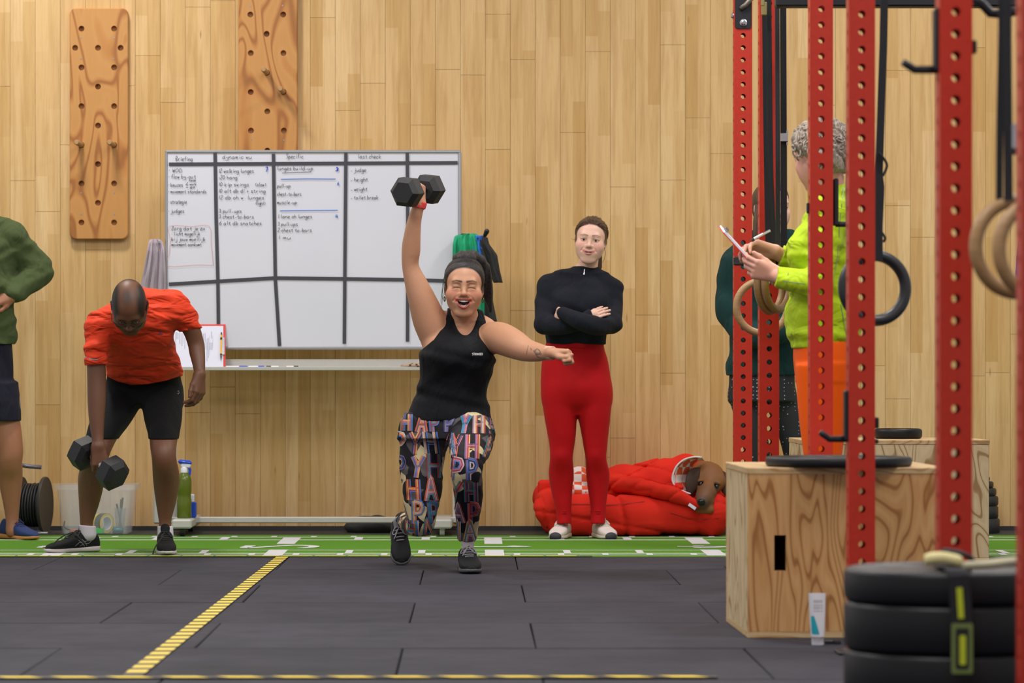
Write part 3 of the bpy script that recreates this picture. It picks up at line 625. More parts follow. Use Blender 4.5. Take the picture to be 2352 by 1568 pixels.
def plyo(label, x, y, w_, dep, h_, rot, hole=True, M_PLYF=M_PLYF):
    t = thing('plyo_box', label, 'box', (x, y, 0), 'plywood jump boxes'); R = Matrix.Rotation(rot, 4, 'Z'); th = .018
    def panel(nm, c, s, mt, cut=None):
        mb = MB()
        if cut:
            hx, hw, hh = cut; W, D, Hh = s; x0, x1 = hx-hw/2, hx+hw/2
            for a, b, lo, hi in ((-W/2, x0, -Hh/2, Hh/2), (x1, W/2, -Hh/2, Hh/2), (x0, x1, -Hh/2, -hh/2), (x0, x1, hh/2, Hh/2)): mb.box(((a+b)/2, 0, (lo+hi)/2), (b-a, D, hi-lo))
        else: mb.box((0, 0, 0), s, bev=.002)
        o = mb.build(nm, mt, t); o.matrix_parent_inverse = Matrix.Identity(4)
        o.location = R @ Vector(c); o.rotation_euler = (0, 0, rot); return o
    cu = None
    if hole: cu = (-w_/2+.098, .036, .108)
    panel('front_panel', (0, -dep/2+th/2, h_/2), (w_-.001, th, h_-.04), M_PLYF, cu); panel('back_panel', (0, dep/2-th/2, h_/2), (w_, th, h_-.04), M_PLYF)
    for s in (-1, 1): panel('side_panel', (s*(w_/2-th/2), 0, h_/2-.001), (th, dep-2*th-.001, h_-.038), M_PLYS)
    panel('top_panel', (0, 0, h_-.01), (w_+.004, dep+.004, .02), M_PLYT); panel('bottom_panel', (0, 0, .01), (w_, dep, .02), M_PLYT)
    return t
bx, by = .823+.305, 10.15+.345
plyo('large plywood jump box with a slot handle in the right foreground', bx, by, .61, .69, .518, math.radians(1.2))
plyo('plywood jump box further back, behind the standing woman in lime', PX(2040, 14.4)+.02, 14.3+.3, .80, .6, .525, 0, False, M_PLYS)
# ---------------------------------------------------------------- weight plates
M_PLATE = plain('black_bumper_rubber', rgb(17, 17, 22), .45, var=.12, spec=.3)
def plate(label, c, R, th, hub=.025, grp='black weight plates'):
    t = thing('weight_plate', label, 'weight plate', c, grp); x, y, z = c
    mb = MB(); e = min(.012, th*.3)
    mb.lathe([(hub, .002), (R*.55, .003), (R*.6, .006), (R*.86, .006), (R*.9, .001), (R-e, 0), (R-e*.3, e*.3), (R, e), (R, th-e), (R-e*.3, th-e*.3), (R-e, th), (R*.9, th-.001), (R*.86, th-.006), (R*.6, th-.006), (R*.55, th-.003), (hub, th-.002), (hub, .002)], (x, y, z), (0, 0, 1), 64, cap=False); mb.build('rubber_disc', M_PLATE, t, auto=50)
    mb = MB(); mb.lathe([(hub, 0.001), (hub+.012, .001), (hub+.012, th-.001), (hub, th-.001), (hub, .001)], (x, y, z), (0, 0, 1), 24, cap=False); mb.build('steel_hub', M_STEEL, t, auto=40)
    return t
plate('thin black plate lying on the near jump box', (PX(1930, 10.25), 10.30, .5185), .225, .03)
plate('black plate lying on the far jump box', (PX(2064, 14.6), 14.62, .5255), .105, .044)
sx_, sy_ = PX(2176, 7.25), 7.24; zz = 0.0
for th, lb_ in ((.105, 'bottom bumper plate of the stack in the right corner'), (.100, 'second bumper plate from the floor in the right corner stack'), (.104, 'thick bumper plate under the top one in the right corner stack'), (.072, 'topmost bumper plate of the right corner stack with straps on it')):
    plate(lb_, (sx_, sy_, zz), .225, th-.0005, grp='stacked bumper plates'); zz += th
# straps on the stack
M_CREAM = plain('cream_fabric', rgb(216, 206, 150), .8, bump=.4, var=.12); M_LIMEP = plain('lime_print', rgb(190, 205, 40), .7); M_OLV = plain('olive_print', rgb(112, 130, 70), .8)
def rp(px, py, d): return tuple(P(px, py, d))
st = thing('lifting_strap', 'black strap with a lime stitched tag hanging over the plate stack', 'strap', (sx_, sy_-.2, zz))
fd = sy_-.2255-.004
mb = MB(); mb.ribbon([(sx_-.012, sy_+.02, zz+.004), (sx_-.012, sy_-.18, zz+.004), (sx_-.012, fd+.006, zz+.003), (sx_-.010, fd-.002, zz-.006), (sx_-.006, fd-.003, zz-.08), (sx_-.004, fd-.004, zz-.19)], .045, [(0, 0, 1), (0, 0, 1), (0, -.5, 1), (0, -1, .2), (0, -1, 0), (0, -1, 0)], .003); sb = mb.build('webbing', M_BLKS, st)
mb = MB(); mb.ribbon([(sx_-.010, fd-.0075, zz-.03), (sx_-.006, fd-.0075, zz-.095)], .012, (0, -1, 0), .001); mb.build('lime_line', M_LIMEP, sb)
mb = MB(); mb.prism(rounded(.044, .105, .003, 2), (sx_-.004, fd-.0052, zz-.158), (1, 0, 0), (0, 0, 1), (0, -1, 0), .003); tg = mb.build('tag_border', M_OLV, st)
mb = MB(); mb.prism(rounded(.028, .086, .003, 2), (sx_-.004, fd-.0084, zz-.158), (1, 0, 0), (0, 0, 1), (0, -1, 0), .0008); mb.build('tag_field', M_BLKS, tg)
mb = MB(); mb.prism(rounded(.013, .062, .003, 2), (sx_-.003, fd-.0094, zz-.161), (1, 0, 0), (0, 0, 1), (0, -1, 0), .0008); mb.build('lime_line', M_LIMEP, tg)
def softpad(name, label, pts, wd, th, mt, cat='strap'):
    mb = MB(); rings = []; pts = [Vector(p) for p in pts]
    for i, p in enumerate(pts):
        t = (pts[min(i+1, len(pts)-1)]-pts[max(i-1, 0)]).normalized(); s = t.cross(Vector((0, 0, 1))).normalized(); k = .75 if i in (0, len(pts)-1) else 1
        rings.append([p+s*(wd/2*k*math.copysign(abs(math.cos(a))**.6, math.cos(a)))+Vector((0, 0, th/2*k*math.copysign(abs(math.sin(a))**.7, math.sin(a)))) for a in angs(16)])
    mb.ring_loft(rings); return tag(mb.build(name, mt, None, True), label, cat)
z = zz+.014
softpad('wrist_wrap', 'cream folded wrist wrap on top of the plate stack, left one', smoothline([(sx_-.068, sy_-.12, z+.008), (sx_-.03, sy_-.125, z+.012), (sx_+.012, sy_-.13, z+.004)]), .05, .026, M_CREAM, 'wrist wrap')
softpad('belt_end', 'dark strap end lying between the cream wraps on the plate stack', smoothline([(sx_-.02, sy_-.05, z+.024), (sx_+.02, sy_-.06, z+.018), (sx_+.045, sy_-.06, z+.006)]), .05, .012, M_BLKS)
softpad('wrist_wrap', 'flat beige wrist wrap on the plate stack, right one', smoothline([(sx_+.006, sy_-.14, z-.004), (sx_+.06, sy_-.12, z-.003), (sx_+.115, sy_-.08, z+.001), (sx_+.165, sy_-.06, z+.003)]), .045, .018, plain('beige_fabric', rgb(170, 164, 138), .85, bump=.4), 'wrist wrap')
# far stack of rubber blocks at the wall
M_BLKG = plain('dark_green_black_rubber', rgb(34, 38, 38), .45)
fx = PX(2262, 17.0); zz2 = 0; wds = (.150, .142, .142, .132, .118, .1)
for i, (h_, nm) in enumerate(((.076, 'bottom'), (.064, 'second'), (.05, 'third'), (.04, 'fourth'), (.034, 'fifth'), (.026, 'top'))):
    mb = MB(); mb.lathe([(.03, 0), (wds[i]-.006, 0), (wds[i], .008), (wds[i], h_-.008), (wds[i]-.006, h_), (.03, h_)], (fx-.07, 17.03, zz2), (0, 0, 1), 40)
    t_ = tag(mb.build('rubber_weight', M_BLKG, None, auto=40), '%s round black weight of the small stack by the wall at far right' % nm, 'weight plate', 'small stack by the wall'); zz2 += h_
# white tube standing on the floor
M_TUBEW = plain('white_tube_plastic', rgb(206, 206, 212), .4, var=.02); M_TEAL = plain('teal_print', rgb(0, 150, 170), .5); M_GREYT = plain('grey_print_text', rgb(160, 160, 172), .6)
dt2 = 9.9; c = P(1878, 1480, dt2); c.z = 0
tt = thing('lotion_tube', 'white squeeze tube with a teal triangle standing before the wooden box', 'tube', c)
mb = MB(); rings = []
for zq, rx, ry in ((0, .0175, .0175), (.022, .0175, .0175), (.024, .020, .0195), (.05, .0215, .017), (.1, .0235, .010), (.14, .0245, .004), (.153, .0248, .0015)):
    rings.append([c+Vector((rx*math.cos(a)*1.02-zq*.012, ry*math.sin(a), zq)) for a in angs(24)])
mb.ring_loft(rings[2:]); mb.build('body', M_TUBEW, tt, auto=50)
mb = MB(); mb.ring_loft(rings[:3]); mb.build('cap', M_TUBEW, tt, auto=50)
def tubept(u, zq):
    zz_ = [.024, .05, .1, .14]; rx = np.interp(zq, zz_, [.020, .0215, .0235, .0245]); ry = np.interp(zq, zz_, [.0195, .017, .010, .004]); s = min(.98, abs(u)/rx)
    return c+Vector((u-zq*.012, -ry*math.sqrt(1-s*s)-.0006, zq))
mb = MB(); G = []
for zq in np.linspace(.032, .086, 9):
    xr_ = float(np.interp(zq, [.032, .06, .086], [.004, -.003, -.011])); xl_ = float(np.interp(zq, [.032, .086], [-.0185, -.0195])); G.append([tubept(xl_+(xr_-xl_)*i/6, zq) for i in range(7)])
mb.add([q for r in G for q in r], [(i*7+j, i*7+j+1, i*7+j+8, i*7+j+7) for i in range(8) for j in range(6)]); mb.build('teal_print', M_TEAL, tt)
for zq in (.1, .107, .112, .118, .126, .131):
    mb = MB(); mb.ribbon([tubept(-.012, zq), tubept(.002, zq), tubept(.016, zq)], .0025, (0, -1, 0)); mb.build('text_line', M_GREYT, tt)
mb = MB(); mb.lathe([(.001, 0), (.012, 0), (.014, .004), (.012, .012), (.001, .014)], (PX(1922, 9.92), 9.92, 0), (0, 0, 1), 12); mb.box((PX(1916, 9.92)-.012, 9.93, .006), (.03, .02, .012), bev=.003); tag(mb.build('bottle_cap', M_BLKPL, None, auto=40), 'small dark cap on the floor right of the white tube', 'cap')
# ---------------------------------------------------------------- smooth implicit surfaces for bodies, clothes and animals
from mathutils.bvhtree import BVHTree
V3 = lambda p: np.array(p, np.float32)
def smin(a, b, k):
    if k <= 0: return np.minimum(a, b)
    h = np.maximum(k-np.abs(a-b), 0)/k
    return np.minimum(a, b)-h*h*k*.25
def pix(n): return P(n[0], n[1], n[2])
class Prim:
    sub = False; k = .02
    def __call__(s, X, Y, Z): raise NotImplementedError
class Cone(Prim):
    """tapered capsule, optionally flattened along a direction"""
    def __init__(s, a, b, ra, rb, k=.02, flat=None, sub=False):
        s.a, s.b, s.ra, s.rb, s.k, s.sub = V3(a), V3(b), ra, rb, k, sub; s.flat = flat
        m = max(ra, rb)+k+.012; s.lo = np.minimum(s.a, s.b)-m; s.hi = np.maximum(s.a, s.b)+m
    def __call__(s, X, Y, Z):
        d = s.b-s.a; L2 = max(float(d@d), 1e-12); x, y, z = X-s.a[0], Y-s.a[1], Z-s.a[2]
        t = np.clip((x*d[0]+y*d[1]+z*d[2])/L2, 0, 1); x = x-t*d[0]; y = y-t*d[1]; z = z-t*d[2]
        q = x*x+y*y+z*z
        if s.flat is not None:
            v, f = s.flat; v = V3(v)/np.linalg.norm(v); qv = x*v[0]+y*v[1]+z*v[2]; q = q+qv*qv*(1/f**2-1)
        return np.sqrt(q)-(s.ra+(s.rb-s.ra)*t)
class Chain(Prim):
    """smooth tapered limb through nodes (x, y, z, r)"""
    def __init__(s, nodes, k=.02, flat=None, sub=False, n=7):
        A = np.array([list(v) for v in nodes], float); Q = np.vstack([2*A[0]-A[1], A, 2*A[-1]-A[-2]]); out = []
        for i in range(1, len(Q)-2):
            p0, p1, p2, p3 = Q[i-1:i+3]
            for j in range(n):
                t = j/n; out.append(.5*((2*p1)+(p2-p0)*t+(2*p0-5*p1+4*p2-p3)*t*t+(3*p1-p0-3*p2+p3)*t**3))
        out.append(A[-1]); s.c = [Cone(a[:3], b[:3], float(a[3]), float(b[3]), k, flat) for a, b in zip(out[:-1], out[1:])]
        s.k, s.sub = k, sub; s.lo = np.min([c.lo for c in s.c], 0); s.hi = np.max([c.hi for c in s.c], 0)
    def __call__(s, X, Y, Z):
        shp = np.broadcast_shapes(np.shape(X), np.shape(Y), np.shape(Z)); f = np.full(shp, .3, np.float32)
        if len(shp) == 3:
            xs, ys, zs = X.ravel(), Y.ravel(), Z.ravel()
            for c in s.c:
                sl = tuple(slice(int(np.searchsorted(g, c.lo[a]-.02)), int(np.searchsorted(g, c.hi[a]+.02))) for a, g in enumerate((xs, ys, zs)))
                if any(a.stop <= a.start for a in sl): continue
                f[sl] = np.minimum(f[sl], c(X[sl[0]], Y[:, sl[1]], Z[:, :, sl[2]]))
        else:
            for c in s.c: f = np.minimum(f, c(X, Y, Z))
        return f
class Shr(Prim):
    """a primitive shrunk by m (skin hidden under clothes)"""
    def __init__(s, p, m): s.p, s.m, s.k, s.sub, s.lo, s.hi = p, m, p.k, p.sub, p.lo, p.hi
    def __call__(s, X, Y, Z): return s.p(X, Y, Z)+s.m
class Ell(Prim):
    def __init__(s, c, r, R=None, k=.02, sub=False):
        s.c, s.r, s.k, s.sub = V3(c), V3(r), k, sub; s.R = np.eye(3, dtype=np.float32) if R is None else np.array(R, np.float32)
        m = float(max(r))+k+.012; s.lo = s.c-m; s.hi = s.c+m
    def __call__(s, X, Y, Z):
        x, y, z = X-s.c[0], Y-s.c[1], Z-s.c[2]; R = s.R
        u = x*R[0, 0]+y*R[1, 0]+z*R[2, 0]; v = x*R[0, 1]+y*R[1, 1]+z*R[2, 1]; w = x*R[0, 2]+y*R[1, 2]+z*R[2, 2]
        k0 = np.sqrt((u/s.r[0])**2+(v/s.r[1])**2+(w/s.r[2])**2)+1e-9
        k1 = np.sqrt((u/s.r[0]**2)**2+(v/s.r[1]**2)**2+(w/s.r[2]**2)**2)+1e-9
        return k0*(k0-1)/k1
class Box3(Prim):
    def __init__(s, c, h, R=None, r=.005, k=.005, sub=False):
        s.c, s.h, s.k, s.sub, s.r = V3(c), V3(h), k, sub, r; s.R = np.eye(3, dtype=np.float32) if R is None else np.array(R, np.float32)
        m = float(np.linalg.norm(s.h))+k+.012; s.lo = s.c-m; s.hi = s.c+m
    def __call__(s, X, Y, Z):
        x, y, z = X-s.c[0], Y-s.c[1], Z-s.c[2]; R = s.R
        q = [np.abs(x*R[0, i]+y*R[1, i]+z*R[2, i])-(s.h[i]-s.r) for i in range(3)]
        return np.sqrt(sum(np.maximum(a, 0)**2 for a in q))+np.minimum(np.maximum(np.maximum(q[0], q[1]), q[2]), 0)-s.r
class ZLoft(Prim):
    """stack of horizontal superellipses: rows (z, xc, yc, rx, ry)"""
    def __init__(s, rows, k=.02, n=2.3, inflate=0.0, yaw=0.0):
        rows = sorted(rows); A = np.array(smoothrows(rows), np.float32); s.A = A; s.k, s.n, s.yaw = k, n, yaw
        m = max(float(A[:, 3].max()), float(A[:, 4].max()))+k+.012
        s.lo = np.array([A[:, 1].min()-m, A[:, 2].min()-m, A[0, 0]-k-.012], np.float32); s.hi = np.array([A[:, 1].max()+m, A[:, 2].max()+m, A[-1, 0]+k+.012], np.float32); s.inf = inflate
    def __call__(s, X, Y, Z):
        A = s.A; z = np.clip(Z, A[0, 0], A[-1, 0]); xc, yc, rx, ry = (np.interp(z, A[:, 0], A[:, j]).astype(np.float32) for j in (1, 2, 3, 4))
        u, v = X-xc, Y-yc
        if s.yaw: c, sn = math.cos(s.yaw), math.sin(s.yaw); u, v = u*c+v*sn, -u*sn+v*c
        q = (np.abs(u/rx)**s.n+np.abs(v/ry)**s.n+1e-12)**(1/s.n)
        rad = (q-1)*np.minimum(rx, ry)*np.clip(.5+.5*q, .5, 1.0)
        dz = np.maximum(A[0, 0]-Z, Z-A[-1, 0])
        return np.maximum(rad, dz)-s.inf
def smoothrows(rows, n=5):
    pts = [np.array(r, float) for r in rows]; out = []
    for i in range(len(pts)-1):
        p0, p1, p2, p3 = pts[max(i-1, 0)], pts[i], pts[i+1], pts[min(i+2, len(pts)-1)]
        for k in range(n):
            t = k/n; r = .5*((2*p1)+(p2-p0)*t+(2*p0-5*p1+4*p2-p3)*t*t+(3*p1-p0-3*p2+p3)*t**3); r[0] = p1[0]+(p2[0]-p1[0])*t; out.append(r)
    out.append(pts[-1]); return out
class Sdf:
    def __init__(s): s.ops = []; s.inter = []; s.off = 0.0; s.paints = []; s.disp = []
    def add(s, p): s.ops.append(p); return s
    def cone(s, a, b, ra, rb, **k): return s.add(Cone(a, b, ra, rb, **k))
    def ell(s, c, r, R=None, **k): return s.add(Ell(c, r, R, **k))
    def limb(s, nodes, k=.02, flat=None):
        """nodes (px, py, d, radius_px)"""
        return s.add(Chain([(*P(*a[:3]), a[3]*a[2]/F) for a in nodes], k, flat))
    def under(s, other, m=.010): s.ops += [Shr(p, m) for p in other.ops]; return s
    def loft(s, rows, k=.02, n=2.3):
        """rows (py, xl, xr, d, half_depth_m)"""
        return s.add(ZLoft([(PZ(py, d), PX((xl+xr)/2, d), d, (xr-xl)/2*d/F, hd) for py, xl, xr, d, hd in rows], k, n))
    def copy(s): c = Sdf(); c.ops = list(s.ops); c.off = s.off; c.inter = list(s.inter); c.disp = list(s.disp); return c
    def bounds(s):
        P_ = [p for p in s.ops if not p.sub]; return np.min([p.lo for p in P_], 0)-s.off, np.max([p.hi for p in P_], 0)+s.off
    def field(s, xs, ys, zs):
        f = np.full((len(xs), len(ys), len(zs)), .2, np.float32)
        for p in s.ops:
            m = s.off
            sl = []
            for ax, g in enumerate((xs, ys, zs)):
                sl.append(slice(int(np.searchsorted(g, p.lo[ax]-m)), int(np.searchsorted(g, p.hi[ax]+m))))
            if any(a.stop <= a.start for a in sl): continue
            d = p(xs[sl[0]][:, None, None], ys[sl[1]][None, :, None], zs[sl[2]][None, None, :]); q = f[tuple(sl)]
            f[tuple(sl)] = -smin(-q, d, p.k) if p.sub else smin(q, d, p.k)
        f -= s.off
        X, Y, Z = xs[:, None, None], ys[None, :, None], zs[None, None, :]
        for g in s.disp: f += g(X, Y, Z)
        for g in s.inter: f = np.maximum(f, g(X, Y, Z))
        return f
    def mesh_np(s, res, lo=None, hi=None):
        a, b = s.bounds(); lo = a if lo is None else np.maximum(a, lo); hi = b if hi is None else np.minimum(b, hi)
        xs, ys, zs = (np.arange(lo[i], hi[i]+res, res, dtype=np.float32) for i in range(3))
        if min(len(xs), len(ys), len(zs)) < 3: return np.zeros((0, 3), np.float32), np.zeros((0, 4), np.int32)
        return surface_nets(s.field(xs, ys, zs), np.array([xs[0], ys[0], zs[0]], np.float32), res)
def surface_nets(f, org, h):
    s = f < 0; nx, ny, nz = f.shape
    cnt = np.zeros((nx-1, ny-1, nz-1), np.int8)
    for i in (0, 1):
        for j in (0, 1):
            for k in (0, 1): cnt += s[i:nx-1+i, j:ny-1+j, k:nz-1+k]
    act = (cnt > 0) & (cnt < 8); I, J, K = np.nonzero(act); n = len(I)
    idx = np.full(act.shape, -1, np.int32); idx[I, J, K] = np.arange(n)
    c = [(i, j, k) for i in (0, 1) for j in (0, 1) for k in (0, 1)]; fv = {q: f[I+q[0], J+q[1], K+q[2]] for q in c}
    pos = np.zeros((n, 3), np.float32); w = np.zeros(n, np.float32)
    for q in c:
        for ax in range(3):
            if q[ax]: continue
            r = list(q); r[ax] = 1; r = tuple(r); a, b = fv[q], fv[r]; m = (a < 0) != (b < 0)
            t = np.where(m, a/np.where(m, a-b, 1), 0)
            for d in range(3): pos[:, d] += np.where(m, q[d]+(t if d == ax else 0), 0)
            w += m
    pos = pos/np.maximum(w, 1)[:, None]+np.stack([I, J, K], 1); pos = pos*h+org
    Q = []
    for ax in range(3):
        sl0 = [slice(None)]*3; sl1 = [slice(None)]*3; sl0[ax] = slice(0, -1); sl1[ax] = slice(1, None)
        a, b = s[tuple(sl0)], s[tuple(sl1)]; ch = a != b; o1, o2 = [(1, 2), (2, 0), (0, 1)][ax]
        ii = np.array(np.nonzero(ch)); 
        dims = (nx, ny, nz); ok = (ii[o1] > 0) & (ii[o2] > 0) & (ii[o1] < dims[o1]-1) & (ii[o2] < dims[o2]-1); ii = ii[:, ok]
        def cell(d1, d2):
            jj = ii.copy(); jj[o1] += d1; jj[o2] += d2; return idx[jj[0], jj[1], jj[2]]
        q = np.stack([cell(-1, -1), cell(0, -1), cell(0, 0), cell(-1, 0)], 1); inside = a[tuple(ii)]
        q[~inside] = q[~inside][:, ::-1]; Q.append(q)
    return pos, np.concatenate(Q)
def np_mesh(name, v, q, col=None):
    me = bpy.data.meshes.new(name); me.vertices.add(len(v)); me.vertices.foreach_set('co', np.ascontiguousarray(v, np.float32).ravel())
    me.loops.add(len(q)*4); me.loops.foreach_set('vertex_index', np.ascontiguousarray(q, np.int32).ravel())
    me.polygons.add(len(q)); me.polygons.foreach_set('loop_start', np.arange(0, len(q)*4, 4, dtype=np.int32))
    me.update(calc_edges=True); me.polygons.foreach_set('use_smooth', np.ones(len(q), bool))
    if col is not None:
        at = me.color_attributes.new('Col', 'FLOAT_COLOR', 'POINT'); at.data.foreach_set('color', np.ascontiguousarray(col, np.float32).ravel())
    me.validate(); return me
def paint_cols(v, base, paints):
    """paints: (prim or callable, colour, softness)"""
    c = np.tile(np.array(base[:3], np.float32), (len(v), 1)); X, Y, Z = v[:, 0], v[:, 1], v[:, 2]
    for p, col, soft, *amt in paints:
        d = p(X, Y, Z); w = np.clip(.5-d/soft, 0, 1); w = w*w*(3-2*w)*(amt[0] if amt else 1.0); c = c*(1-w[:, None])+np.array(col[:3], np.float32)*w[:, None]
    return np.concatenate([c, np.ones((len(v), 1), np.float32)], 1)
def skin_mesh(name, S, res, mat, parent, fine=(), base=(1, 1, 1), paints=()):
    """one body surface; fine = [(lo, hi, res)] regions meshed more finely"""
    v, q = S.mesh_np(res); VV, QQ = [], []
    cen = v[q].mean(1)
    keep = np.ones(len(q), bool)
    for lo, hi, r in fine:
        lo, hi = V3(lo), V3(hi); keep &= ~np.all((cen > lo+res*.8) & (cen < hi-res*.8), axis=1)
    q = q[keep]; VV.append(v); QQ.append(q); n = len(v)
    for lo, hi, r in fine:
        a, b = S.mesh_np(r, V3(lo), V3(hi)); VV.append(a); QQ.append(b+n); n += len(a)
    v = np.concatenate(VV); q = np.concatenate(QQ)
    used = np.zeros(len(v), bool); used[q.ravel()] = True; mp = np.cumsum(used)-1; v = v[used]; q = mp[q]
    return obj(name, np_mesh(name, v, q, paint_cols(v, base, paints)), mat, parent)
def cloth(name, S, res, mat, parent, base=(1, 1, 1), paints=()):
    return skin_mesh(name, S, res, mat, parent, (), base, paints)
def zabove(z): return lambda X, Y, Z: z-Z+0*X+0*Y      # keeps z > value
def zbelow(z): return lambda X, Y, Z: Z-z+0*X+0*Y
def halfspace(p, n):
    """keeps the side the normal n points away from"""
    p, n = V3(p), V3(n)/np.linalg.norm(n); return lambda X, Y, Z: (X-p[0])*n[0]+(Y-p[1])*n[1]+(Z-p[2])*n[2]
def crease(amp, fx, fy, fz, ph=0.0): return lambda X, Y, Z: amp*(1-np.abs(np.sin(fx*X+fy*Y+fz*Z+ph+.8*np.sin(2.1*fz*Z+1.7*fx*X))))**4
def wob(amp, fx, fy, fz, ph=0.0): return lambda X, Y, Z: amp*np.sin(fx*X+fy*Y+fz*Z+ph+1.3*np.sin(.6*fz*Z+.4*fx*X+ph))
def attr_mat(name, rough=.55, bump=.15, bscale=250, sss=0.0, spec=.4, var=.06):
    m = NT(name); a = m.n('Attribute', attribute_name='Col').outputs['Color']; v = m.pos('Object'); n = m.noise(v, 90, 3)
    f = m.math('MULTIPLY_ADD', n, 2*var, 1-var); c = m.mix(1.0, a, m.n('CombineColor', Red=f, Green=f, Blue=f).outputs[0], 'MULTIPLY')
    if bump: m.bump(m.noise(v, bscale, 2), bump, .002)
    if sss: m.b.inputs['Subsurface Weight'].default_value = sss; m.b.inputs['Subsurface Radius'].default_value = (.01, .004, .002); m.b.inputs['Subsurface Scale'].default_value = 1.0
    return m.fin(c, rough, spec=spec)
M_SKIN = attr_mat('skin', .48, .08, 600, .0, .4); M_HAIR = None
def fabric(name, c, rough=.8, fine=.25, folds=0.0, fscale=(14, 14, 5), var=.08, sheen=.03):
    m = NT(name); v = m.pos('Object'); n = m.noise(v, 12, 3); f = m.math('MULTIPLY_ADD', n, 2*var, 1-var)
    col = m.mix(1.0, c, m.n('CombineColor', Red=f, Green=f, Blue=f).outputs[0], 'MULTIPLY'); h = m.noise(v, 700, 2, .6)
    if folds:
        fo = m.noise(m.pos('Object', fscale), 1.0, 2, .5, .6); h = m.math('ADD', m.math('MULTIPLY', h, fine*.06), m.math('MULTIPLY', fo, folds)); m.bump(h, 1.0, .05)
    else: m.bump(h, fine, .002)
    m.b.inputs['Sheen Weight'].default_value = sheen; m.b.inputs['Sheen Roughness'].default_value = .5
    return m.fin(col, rough, spec=.12)
def hair_mat(name, c1, c2, rough=.4):
    m = NT(name); v = m.pos('Object', (220, 220, 14)); n = m.noise(v, 1.0, 4, .7, .8); m.bump(n, .9, .006); return m.fin(m.mix(m.ramp(n, [(.35, (0, 0, 0)), (.7, (1, 1, 1))]), c1, c2), rough, spec=.5)

